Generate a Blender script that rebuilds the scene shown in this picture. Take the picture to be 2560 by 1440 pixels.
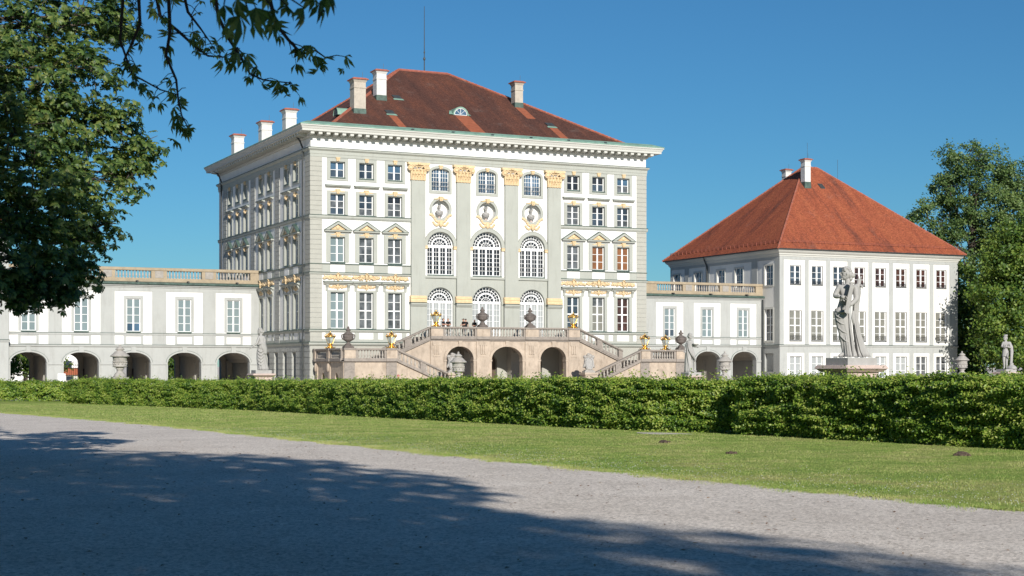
import bpy, bmesh, math, random
import numpy as np
from mathutils import Vector, Matrix

for _o in list(bpy.data.objects):
    bpy.data.objects.remove(_o, do_unlink=True)
scene = bpy.context.scene
COL = scene.collection
R = math.radians
rnd = random.Random(7)

# ------------------------------------------------------------------ camera
YAW = R(25.27)
CAM = Vector((-44.8385, -139.1776, 2.6))
cam = bpy.data.cameras.new('camera')
camo = bpy.data.objects.new('camera', cam)
COL.objects.link(camo)
camo.location = CAM
camo.rotation_euler = (R(90), 0, -YAW)
cam.sensor_width = 36.0
cam.lens = 3870.0 / 2560.0 * 36.0
cam.shift_y = (914.5 - 720.0) / 2560.0
cam.clip_start = 0.1
cam.clip_end = 6000
cam.dof.use_dof = True
cam.dof.focus_distance = 140
cam.dof.aperture_fstop = 5.6
scene.camera = camo

# ------------------------------------------------------------------ sky, sun, exposure
SUN_EL, SUN_AZ = R(24.0), R(9.0)          # azimuth: to the left of straight in front of the facade
to_sun = Vector((-math.sin(SUN_AZ) * math.cos(SUN_EL), -math.cos(SUN_AZ) * math.cos(SUN_EL), math.sin(SUN_EL)))
w = bpy.data.worlds.new('World')
scene.world = w
w.use_nodes = True
nt = w.node_tree
nt.nodes.clear()
sky = nt.nodes.new('ShaderNodeTexSky')
sky.sky_type = 'NISHITA'
sky.sun_disc = False
sky.sun_elevation = SUN_EL
sky.sun_rotation = math.atan2(to_sun.x, to_sun.y)
sky.altitude = 500
sky.air_density = 1.15
sky.dust_density = 0.0
sky.ozone_density = 10.0
bg = nt.nodes.new('ShaderNodeBackground')
bg.inputs['Strength'].default_value = 0.064
wo = nt.nodes.new('ShaderNodeOutputWorld')
tint = nt.nodes.new('ShaderNodeMix')
tint.data_type = 'RGBA'
tint.blend_type = 'MULTIPLY'
tint.inputs[0].default_value = 1.0
tint.inputs[7].default_value = (0.80, 1.08, 1.01, 1)      # clear, polarised summer sky
nt.links.new(sky.outputs[0], tint.inputs[6])
nt.links.new(tint.outputs[2], bg.inputs[0])
nt.links.new(bg.outputs[0], wo.inputs[0])
sun = bpy.data.lights.new('sun', 'SUN')
sun.energy = 4.9
sun.angle = R(0.55)
sun.color = (1.0, 0.955, 0.88)
suno = bpy.data.objects.new('sun', sun)
COL.objects.link(suno)
suno.rotation_euler = (-to_sun).to_track_quat('-Z', 'Y').to_euler()
suno.location = (0, -60, 80)
scene.view_settings.view_transform = 'Standard'
scene.view_settings.look = 'None'
scene.view_settings.exposure = 0.28
scene.view_settings.gamma = 1.0
scene.render.engine = 'CYCLES'


# ------------------------------------------------------------------ materials
def newmat(name):
    m = bpy.data.materials.new(name)
    m.use_nodes = True
    n = m.node_tree.nodes
    p = n['Principled BSDF']
    return m, m.node_tree, p


def N(nt, typ, **kw):
    n = nt.nodes.new(typ)
    for k, v in kw.items():
        if k in n.inputs:
            n.inputs[k].default_value = v
        else:
            setattr(n, k, v)
    return n


def ramp(nt, stops):
    r = nt.nodes.new('ShaderNodeValToRGB')
    while len(r.color_ramp.elements) < len(stops):
        r.color_ramp.elements.new(0.5)
    for e, (p, c) in zip(r.color_ramp.elements, stops):
        e.position = p
        e.color = (c[0], c[1], c[2], 1)
    return r


def surface(name, col, var=0.12, scale=1.5, rough=0.85, stain=None, stain_amt=0.5, stain_scale=(0.6, 0.6, 0.25),
            bump=0.0, bump_scale=20.0, spec=0.3, metal=0.0, fine=0.0):
    """weathered solid surface: large blotches, stretched stains, fine grain and relief"""
    m, t, p = newmat(name)
    tc = N(t, 'ShaderNodeTexCoord')
    geo = N(t, 'ShaderNodeNewGeometry')
    a = N(t, 'ShaderNodeTexNoise', Scale=scale, Detail=6.0, Roughness=0.65)
    t.links.new(geo.outputs['Position'], a.inputs['Vector'])
    lo = [max(0, c * (1 - var)) for c in col]
    hi = [min(1, c * (1 + var)) for c in col]
    r = ramp(t, [(0.3, lo), (0.72, hi)])
    t.links.new(a.outputs['Fac'], r.inputs[0])
    out = r.outputs[0]
    if stain is not None:
        mp = N(t, 'ShaderNodeMapping')
        mp.inputs['Scale'].default_value = stain_scale
        t.links.new(geo.outputs['Position'], mp.inputs[0])
        b = N(t, 'ShaderNodeTexNoise', Scale=2.2, Detail=8.0, Roughness=0.7)
        t.links.new(mp.outputs[0], b.inputs['Vector'])
        rb = ramp(t, [(0.5, (0, 0, 0)), (0.72, (stain_amt,) * 3)])
        t.links.new(b.outputs['Fac'], rb.inputs[0])
        mx = N(t, 'ShaderNodeMix', data_type='RGBA')
        t.links.new(rb.outputs[0], mx.inputs[0])
        t.links.new(out, mx.inputs[6])
        mx.inputs[7].default_value = (*stain, 1)
        out = mx.outputs[2]
    if fine:
        f = N(t, 'ShaderNodeTexNoise', Scale=bump_scale * 1.7, Detail=3.0)
        t.links.new(geo.outputs['Position'], f.inputs['Vector'])
        rf = ramp(t, [(0.3, (1 - fine,) * 3), (0.7, (1 + fine * .3,) * 3)])
        t.links.new(f.outputs['Fac'], rf.inputs[0])
        mx = N(t, 'ShaderNodeMix', data_type='RGBA', blend_type='MULTIPLY')
        mx.inputs[0].default_value = 1
        t.links.new(out, mx.inputs[6])
        t.links.new(rf.outputs[0], mx.inputs[7])
        out = mx.outputs[2]
    t.links.new(out, p.inputs['Base Color'])
    p.inputs['Roughness'].default_value = rough
    p.inputs['Specular IOR Level'].default_value = spec
    p.inputs['Metallic'].default_value = metal
    if bump:
        bn = N(t, 'ShaderNodeTexNoise', Scale=bump_scale, Detail=5.0, Roughness=0.6)
        t.links.new(geo.outputs['Position'], bn.inputs['Vector'])
        bu = N(t, 'ShaderNodeBump', Strength=bump, Distance=0.05)
        t.links.new(bn.outputs['Fac'], bu.inputs['Height'])
        t.links.new(bu.outputs[0], p.inputs['Normal'])
    return m


def glassy(name, col, var=0.3, rough=0.06, scale=0.7):
    m, t, p = newmat(name)
    geo = N(t, 'ShaderNodeNewGeometry')
    a = N(t, 'ShaderNodeTexNoise', Scale=scale, Detail=3.0)
    t.links.new(geo.outputs['Position'], a.inputs['Vector'])
    r = ramp(t, [(0.35, [c * (1 - var) for c in col]), (0.7, [min(1, c * (1 + var)) for c in col])])
    t.links.new(a.outputs['Fac'], r.inputs[0])
    t.links.new(r.outputs[0], p.inputs['Base Color'])
    p.inputs['Roughness'].default_value = rough
    p.inputs['Specular IOR Level'].default_value = 0.6
    wv = N(t, 'ShaderNodeTexNoise', Scale=1.6, Detail=1.0)
    t.links.new(geo.outputs['Position'], wv.inputs['Vector'])
    bu = N(t, 'ShaderNodeBump', Strength=0.12, Distance=0.05)
    t.links.new(wv.outputs['Fac'], bu.inputs['Height'])
    t.links.new(bu.outputs[0], p.inputs['Normal'])
    return m


def leafy(name, cols, trans=0.35, rough=0.45, scale=1.2):
    """leaf: colour varies leaf by leaf and patch by patch, light passes through"""
    m, t, p = newmat(name)
    geo = N(t, 'ShaderNodeNewGeometry')
    a = N(t, 'ShaderNodeTexNoise', Scale=scale, Detail=3.0)
    t.links.new(geo.outputs['Position'], a.inputs['Vector'])
    mm = N(t, 'ShaderNodeMath', operation='ADD')
    ms = N(t, 'ShaderNodeMath', operation='MULTIPLY_ADD')
    ms.inputs[1].default_value = 0.6
    ms.inputs[2].default_value = -0.3
    t.links.new(geo.outputs['Random Per Island'], ms.inputs[0])
    t.links.new(a.outputs['Fac'], mm.inputs[0])
    t.links.new(ms.outputs[0], mm.inputs[1])
    k = len(cols)
    r = ramp(t, [(0.22 + 0.56 * i / (k - 1), c) for i, c in enumerate(cols)])
    t.links.new(mm.outputs[0], r.inputs[0])
    t.links.new(r.outputs[0], p.inputs['Base Color'])
    p.inputs['Roughness'].default_value = rough
    p.inputs['Specular IOR Level'].default_value = 0.35
    tr = N(t, 'ShaderNodeBsdfTranslucent')
    hs = N(t, 'ShaderNodeHueSaturation', Saturation=1.15, Value=1.5)
    t.links.new(r.outputs[0], hs.inputs['Color'])
    t.links.new(hs.outputs[0], tr.inputs[0])
    mx = N(t, 'ShaderNodeMixShader')
    mx.inputs[0].default_value = trans
    t.links.new(p.outputs[0], mx.inputs[1])
    t.links.new(tr.outputs[0], mx.inputs[2])
    t.links.new(mx.outputs[0], t.nodes['Material Output'].inputs[0])
    return m


def rooftile(name, base, dark, bright, stain_lo, stain_hi, grey=(0.35, 0.30, 0.27), grey_amt=0.35):
    """clay tiles: courses from UV metres, streaks running down the slope"""
    m, t, p = newmat(name)
    uv = N(t, 'ShaderNodeUVMap')
    br = N(t, 'ShaderNodeTexBrick', Scale=1.0)
    br.inputs['Brick Width'].default_value = 0.19
    br.inputs['Row Height'].default_value = 0.17
    br.inputs['Mortar Size'].default_value = 0.012
    br.inputs['Mortar Smooth'].default_value = 0.6
    br.inputs['Color1'].default_value = (0.75, 0.75, 0.75, 1)
    br.inputs['Color2'].default_value = (1.15, 1.15, 1.15, 1)
    br.inputs['Mortar'].default_value = (0.45, 0.45, 0.45, 1)
    t.links.new(uv.outputs[0], br.inputs['Vector'])
    mp = N(t, 'ShaderNodeMapping')
    mp.inputs['Scale'].default_value = (0.55, 0.1, 1)
    t.links.new(uv.outputs[0], mp.inputs[0])
    s = N(t, 'ShaderNodeTexNoise', Scale=1.0, Detail=7.0, Roughness=0.65)
    t.links.new(mp.outputs[0], s.inputs['Vector'])
    r = ramp(t, [(stain_lo, dark), ((stain_lo + stain_hi) / 2, base), (stain_hi, bright)])
    t.links.new(s.outputs['Fac'], r.inputs[0])
    g = N(t, 'ShaderNodeTexNoise', Scale=0.45, Detail=9.0, Roughness=0.75)
    t.links.new(uv.outputs[0], g.inputs['Vector'])
    rg = ramp(t, [(0.56, (0, 0, 0)), (0.78, (grey_amt,) * 3)])
    t.links.new(g.outputs['Fac'], rg.inputs[0])
    mx = N(t, 'ShaderNodeMix', data_type='RGBA')
    t.links.new(rg.outputs[0], mx.inputs[0])
    t.links.new(r.outputs[0], mx.inputs[6])
    mx.inputs[7].default_value = (*grey, 1)
    f = N(t, 'ShaderNodeTexNoise', Scale=6.0, Detail=4.0, Roughness=0.8)
    t.links.new(uv.outputs[0], f.inputs['Vector'])
    rf = ramp(t, [(0.3, (0.6, 0.6, 0.6)), (0.7, (1.25, 1.2, 1.15))])
    t.links.new(f.outputs['Fac'], rf.inputs[0])
    m1 = N(t, 'ShaderNodeMix', data_type='RGBA', blend_type='MULTIPLY')
    m1.inputs[0].default_value = 1
    t.links.new(mx.outputs[2], m1.inputs[6])
    t.links.new(br.outputs[0], m1.inputs[7])
    m2 = N(t, 'ShaderNodeMix', data_type='RGBA', blend_type='MULTIPLY')
    m2.inputs[0].default_value = 1
    t.links.new(m1.outputs[2], m2.inputs[6])
    t.links.new(rf.outputs[0], m2.inputs[7])
    t.links.new(m2.outputs[2], p.inputs['Base Color'])
    p.inputs['Roughness'].default_value = 0.85
    p.inputs['Specular IOR Level'].default_value = 0.2
    bu = N(t, 'ShaderNodeBump', Strength=0.7, Distance=0.03)
    t.links.new(br.outputs['Fac'], bu.inputs['Height'])
    bu.invert = True
    t.links.new(bu.outputs[0], p.inputs['Normal'])
    return m


M = {}
M['white'] = surface('white_plaster', (0.71, 0.70, 0.678), 0.035, 0.5, 0.9, stain=(0.50, 0.49, 0.45), stain_amt=0.30, stain_scale=(1.1, 1.1, 0.16), bump=0.15, bump_scale=14)
M['grey'] = surface('sage_grey_plaster', (0.37, 0.378, 0.338), 0.05, 0.5, 0.9, stain=(0.27, 0.27, 0.235), stain_amt=0.45, stain_scale=(1.1, 1.1, 0.16), bump=0.15, bump_scale=14)
M['greyw'] = surface('pale_grey_plaster', (0.375, 0.382, 0.365), 0.05, 0.5, 0.9, stain=(0.26, 0.255, 0.235), stain_amt=0.5, stain_scale=(1.0, 1.0, 0.16), bump=0.15, bump_scale=14)
M['rough'] = surface('roughcast_grey', (0.35, 0.35, 0.325), 0.14, 2.0, 0.95, stain=(0.36, 0.36, 0.33), stain_amt=0.4, bump=1.0, bump_scale=5.5)
M['quoin'] = surface('quoin_plaster', (0.375, 0.368, 0.325), 0.06, 1.5, 0.9, stain=(0.42, 0.41, 0.36), stain_amt=0.35, bump=0.35, bump_scale=9)
M['pavwhite'] = surface('pavilion_white_plaster', (0.70, 0.685, 0.65), 0.05, 0.8, 0.92, stain=(0.6, 0.58, 0.54), stain_amt=0.3, bump=0.3, bump_scale=8)
M['cream'] = surface('cream_plaster', (0.50, 0.495, 0.455), 0.05, 0.6, 0.9, stain=(0.5, 0.49, 0.45), stain_amt=0.25)
M['ochre'] = surface('ochre_stucco', (0.63, 0.475, 0.285), 0.16, 3.0, 0.85, bump=0.2, bump_scale=12)
M['copper'] = surface('green_copper', (0.20, 0.33, 0.26), 0.25, 1.2, 0.6, stain=(0.10, 0.15, 0.13), stain_amt=0.5, stain_scale=(1.5, 1.5, 0.8))
M['copperd'] = surface('dark_copper', (0.065, 0.10, 0.085), 0.4, 2.0, 0.55, stain=(0.16, 0.26, 0.2), stain_amt=0.4, stain_scale=(1.5, 1.5, 1.5))
M['lead'] = surface('dark_sheet_metal', (0.05, 0.055, 0.055), 0.3, 2.0, 0.5)
M['frame'] = surface('white_window_paint', (0.80, 0.80, 0.79), 0.04, 3.0, 0.55)
M['roof'] = rooftile('brown_clay_tiles', (0.125, 0.055, 0.040), (0.085, 0.043, 0.035), (0.19, 0.072, 0.042), 0.32, 0.72)
M['roof2'] = rooftile('red_clay_tiles', (0.345, 0.097, 0.05), (0.15, 0.058, 0.042), (0.40, 0.12, 0.058), 0.30, 0.62, grey_amt=0.2)
M['tilenew'] = surface('orange_tiles', (0.29, 0.09, 0.045), 0.22, 2.0, 0.85, stain=(0.16, 0.06, 0.04), stain_amt=0.4)
M['ridge'] = surface('ridge_tiles', (0.33, 0.10, 0.06), 0.3, 3.0, 0.85, stain=(0.4, 0.33, 0.28), stain_amt=0.5, stain_scale=(2, 2, 2))
M['chim'] = surface('chimney_plaster', (0.60, 0.59, 0.565), 0.08, 2.0, 0.9, stain=(0.40, 0.38, 0.35), stain_amt=0.55, stain_scale=(1.2, 1.2, 1.5), bump=0.3)
M['chimb'] = surface('chimney_beige', (0.45, 0.40, 0.335), 0.12, 2.0, 0.9, stain=(0.3, 0.27, 0.23), stain_amt=0.5, stain_scale=(1.2, 1.2, 1.0), bump=0.3)
M['brick'] = surface('brick_cap', (0.30, 0.10, 0.07), 0.25, 4.0, 0.9)
M['stone'] = surface('pink_beige_stone', (0.43, 0.352, 0.278), 0.2, 1.1, 0.85, stain=(0.20, 0.155, 0.12), stain_amt=0.6, stain_scale=(1.2, 1.2, 0.5), bump=0.25, bump_scale=10)
M['stoner'] = surface('weathered_rail_stone', (0.27, 0.235, 0.205), 0.15, 2.0, 0.9, stain=(0.13, 0.12, 0.11), stain_amt=0.75, stain_scale=(1.3, 1.3, 2.2), bump=0.3, bump_scale=12)
M['sand'] = surface('sandstone_balustrade', (0.345, 0.28, 0.195), 0.16, 1.6, 0.9, stain=(0.22, 0.19, 0.16), stain_amt=0.55, stain_scale=(1.2, 1.2, 1.8), bump=0.3)
M['sandg'] = surface('grey_sandstone_panel', (0.32, 0.295, 0.265), 0.16, 2.5, 0.9, stain=(0.22, 0.2, 0.18), stain_amt=0.6, stain_scale=(2.2, 2.2, 1.8), bump=0.3)
M['balus'] = surface('pale_baluster_stone', (0.36, 0.325, 0.285), 0.14, 3.0, 0.85, stain=(0.28, 0.24, 0.2), stain_amt=0.5, stain_scale=(2, 2, 1.5))
M['darkst'] = surface('dark_weathered_stone', (0.125, 0.105, 0.095), 0.3, 4.0, 0.9, stain=(0.28, 0.25, 0.22), stain_amt=0.4, stain_scale=(2.5, 2.5, 2.5), bump=0.4)
M['marble'] = surface('weathered_marble', (0.35, 0.338, 0.322), 0.10, 3.0, 0.7, stain=(0.30, 0.29, 0.28), stain_amt=0.5, stain_scale=(2, 2, 0.9), bump=0.2, bump_scale=18)
M['urnst'] = surface('lichen_limestone', (0.36, 0.335, 0.305), 0.16, 3.0, 0.9, stain=(0.16, 0.15, 0.145), stain_amt=0.75, stain_scale=(1.8, 1.8, 1.8), bump=0.4)
M['pinkm'] = surface('pink_marble', (0.50, 0.39, 0.34), 0.14, 3.5, 0.7, stain=(0.3, 0.24, 0.21), stain_amt=0.45, stain_scale=(1.5, 1.5, 3), bump=0.15)
M['gold'] = surface('gilding', (0.80, 0.52, 0.15), 0.12, 6.0, 0.28, metal=1.0)
M['lampg'] = glassy('lantern_glass', (0.36, 0.40, 0.38), 0.3, 0.08, 3.0)
M['iron'] = surface('black_iron', (0.02, 0.022, 0.024), 0.2, 5.0, 0.5)
M['pane'] = glassy('dark_window_glass', (0.045, 0.06, 0.08), 0.45)
M['pane_b'] = glassy('blue_window_glass', (0.06, 0.11, 0.17), 0.4)
M['pane_blind'] = glassy('window_glass_over_pale_blind', (0.175, 0.22, 0.228), 0.08, 0.12, 0.3)
M['pane_cream'] = glassy('window_glass_over_cream_blind', (0.19, 0.185, 0.16), 0.12, 0.12, 1.0)
M['pane_wood'] = glassy('window_glass_over_wooden_shutter', (0.20, 0.085, 0.035), 0.25, 0.12, 1.0)
M['pane_red'] = glassy('window_glass_over_red_curtain', (0.06, 0.028, 0.024), 0.6, 0.12, 2.2)
M['pane_dark'] = glassy('black_window_glass', (0.022, 0.022, 0.026), 0.4)
M['pane_grey'] = glassy('window_glass_over_grey_curtain', (0.10, 0.105, 0.11), 0.5, 0.1, 1.5)
M['pane_white'] = glassy('window_glass_over_white_curtain', (0.33, 0.345, 0.345), 0.06, 0.12, 0.6)
M['void'] = surface('dark_interior', (0.03, 0.028, 0.026), 0.2, 1.0, 0.95)
M['inner'] = surface('passage_plaster', (0.42, 0.40, 0.36), 0.08, 1.0, 0.95, stain=(0.3, 0.28, 0.25), stain_amt=0.4)
M['door'] = surface('brown_door', (0.10, 0.07, 0.05), 0.2, 3.0, 0.6)
M['bark'] = surface('bark', (0.075, 0.06, 0.048), 0.35, 5.0, 0.95, bump=0.8, bump_scale=14)
M['twig'] = surface('dark_twig', (0.03, 0.024, 0.02), 0.3, 8.0, 0.9)
M['chest'] = leafy('chestnut_leaf', [(0.026, 0.056, 0.018), (0.055, 0.105, 0.026), (0.11, 0.175, 0.040), (0.19, 0.225, 0.06)], 0.32)
M['hedge'] = leafy('hornbeam_leaf', [(0.045, 0.10, 0.015), (0.125, 0.22, 0.028), (0.235, 0.33, 0.045), (0.34, 0.39, 0.085)], 0.34, 0.4, 1.1)
M['hedgecore'] = surface('hedge_light_block', (0.012, 0.022, 0.008), 0.4, 4.0, 0.95)  # near-black fill for the added core that blocks light in the hedge
M['ash'] = leafy('ash_leaf', [(0.040, 0.080, 0.024), (0.085, 0.145, 0.038), (0.15, 0.21, 0.06)], 0.25, 0.5, 0.25)
M['lime'] = leafy('lime_leaf', [(0.040, 0.088, 0.015), (0.10, 0.17, 0.027), (0.20, 0.26, 0.045)], 0.28, 0.5, 0.3)
M['grassb'] = leafy('grass_blade', [(0.17, 0.27, 0.055), (0.27, 0.35, 0.085), (0.36, 0.39, 0.13), (0.45, 0.42, 0.19)], 0.25, 0.6, 0.7)
M['skin'] = surface('skin', (0.48, 0.27, 0.19), 0.08, 8.0, 0.6)
M['navy'] = surface('navy_cloth', (0.012, 0.014, 0.022), 0.2, 8.0, 0.9)
M['black'] = surface('black_cloth', (0.012, 0.011, 0.012), 0.2, 8.0, 0.9)
M['olive'] = surface('olive_cloth', (0.035, 0.040, 0.025), 0.2, 8.0, 0.9)
M['jeans'] = surface('denim', (0.04, 0.05, 0.09), 0.2, 8.0, 0.9)
M['teal'] = surface('teal_cloth', (0.02, 0.24, 0.26), 0.1, 8.0, 0.9)
M['red'] = surface('pink_cloth', (0.42, 0.12, 0.12), 0.1, 8.0, 0.9)
M['hair'] = surface('dark_hair', (0.035, 0.02, 0.013), 0.3, 20.0, 0.7)
M['soil'] = surface('mole_soil', (0.105, 0.075, 0.055), 0.4, 14.0, 0.95, bump=0.9, bump_scale=30)
M['sandp'] = surface('pale_sand', (0.52, 0.48, 0.42), 0.2, 10.0, 0.95, bump=0.4, bump_scale=40)
M['litterleaf'] = leafy('dry_leaf', [(0.10, 0.045, 0.018), (0.20, 0.09, 0.03), (0.28, 0.17, 0.05)], 0.1, 0.8, 4.0)
M['sign'] = surface('white_board', (0.75, 0.75, 0.74), 0.05, 2.0, 0.6)
M['poster'] = surface('poster_dark', (0.10, 0.07, 0.08), 0.6, 4.0, 0.6)


def ground_mats():
    # gravel path: compacted limestone grit with small stones and damp-looking patches
    m, t, p = newmat('limestone_gravel')
    geo = N(t, 'ShaderNodeNewGeometry')
    a = N(t, 'ShaderNodeTexNoise', Scale=0.5, Detail=6.0, Roughness=0.6)
    b = N(t, 'ShaderNodeTexVoronoi', Scale=28.0)
    c = N(t, 'ShaderNodeTexNoise', Scale=60.0, Detail=3.0, Roughness=0.8)
    d = N(t, 'ShaderNodeTexNoise', Scale=5.0, Detail=5.0, Roughness=0.75)
    for q in (a, b, c, d):
        t.links.new(geo.outputs['Position'], q.inputs['Vector'])
    ra = ramp(t, [(0.3, (0.58, 0.515, 0.45)), (0.7, (0.71, 0.64, 0.565))])
    t.links.new(a.outputs['Fac'], ra.inputs[0])
    rb = ramp(t, [(0.0, (0.55, 0.53, 0.51)), (0.5, (1.05, 1.05, 1.05)), (1.0, (1.3, 1.3, 1.3))])
    t.links.new(b.outputs['Color'], rb.inputs[0])
    rc = ramp(t, [(0.32, (0.50, 0.48, 0.46)), (0.5, (1.0, 1.0, 1.0)), (0.70, (1.25, 1.25, 1.25))])
    t.links.new(c.outputs['Fac'], rc.inputs[0])
    rd = ramp(t, [(0.29, (0.70, 0.69, 0.67)), (0.42, (1, 1, 1)), (0.75, (1.06, 1.06, 1.06))])
    t.links.new(d.outputs['Fac'], rd.inputs[0])
    out = ra.outputs[0]
    for q in (rb, rc, rd):
        mx = N(t, 'ShaderNodeMix', data_type='RGBA', blend_type='MULTIPLY')
        mx.inputs[0].default_value = 1
        t.links.new(out, mx.inputs[6])
        t.links.new(q.outputs[0], mx.inputs[7])
        out = mx.outputs[2]
    t.links.new(out, p.inputs['Base Color'])
    p.inputs['Roughness'].default_value = 0.95
    p.inputs['Specular IOR Level'].default_value = 0.15
    ad = N(t, 'ShaderNodeMath', operation='ADD')
    t.links.new(d.outputs['Fac'], ad.inputs[0])
    t.links.new(c.outputs['Fac'], ad.inputs[1])
    bu = N(t, 'ShaderNodeBump', Strength=0.35, Distance=0.012)
    t.links.new(ad.outputs[0], bu.inputs['Height'])
    t.links.new(bu.outputs[0], p.inputs['Normal'])
    M['gravel'] = m
    # mown lawn soil-and-grass sheet: yellowed patches, clumps
    m, t, p = newmat('mown_grass')
    geo = N(t, 'ShaderNodeNewGeometry')
    a = N(t, 'ShaderNodeTexNoise', Scale=0.35, Detail=7.0, Roughness=0.7)
    b = N(t, 'ShaderNodeTexNoise', Scale=7.0, Detail=5.0, Roughness=0.8)
    c = N(t, 'ShaderNodeTexNoise', Scale=40.0, Detail=3.0, Roughness=0.8)
    for q in (a, b, c):
        t.links.new(geo.outputs['Position'], q.inputs['Vector'])
    ra = ramp(t, [(0.30, (0.19, 0.32, 0.06)), (0.5, (0.31, 0.40, 0.10)), (0.70, (0.46, 0.44, 0.18))])
    t.links.new(a.outputs['Fac'], ra.inputs[0])
    rb = ramp(t, [(0.28, (0.45, 0.52, 0.4)), (0.5, (1, 1, 1)), (0.75, (1.3, 1.15, 1.1))])
    t.links.new(b.outputs['Fac'], rb.inputs[0])
    rc = ramp(t, [(0.3, (0.6, 0.65, 0.55)), (0.7, (1.2, 1.15, 1.1))])
    t.links.new(c.outputs['Fac'], rc.inputs[0])
    out = ra.outputs[0]
    for q in (rb, rc):
        mx = N(t, 'ShaderNodeMix', data_type='RGBA', blend_type='MULTIPLY')
        mx.inputs[0].default_value = 1
        t.links.new(out, mx.inputs[6])
        t.links.new(q.outputs[0], mx.inputs[7])
        out = mx.outputs[2]
    t.links.new(out, p.inputs['Base Color'])
    p.inputs['Roughness'].default_value = 0.95
    p.inputs['Specular IOR Level'].default_value = 0.1
    bu = N(t, 'ShaderNodeBump', Strength=0.8, Distance=0.05)
    ad = N(t, 'ShaderNodeMath', operation='ADD')
    t.links.new(b.outputs['Fac'], ad.inputs[0])
    t.links.new(c.outputs['Fac'], ad.inputs[1])
    t.links.new(ad.outputs[0], bu.inputs['Height'])
    t.links.new(bu.outputs[0], p.inputs['Normal'])
    M['grass'] = m


ground_mats()


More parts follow.
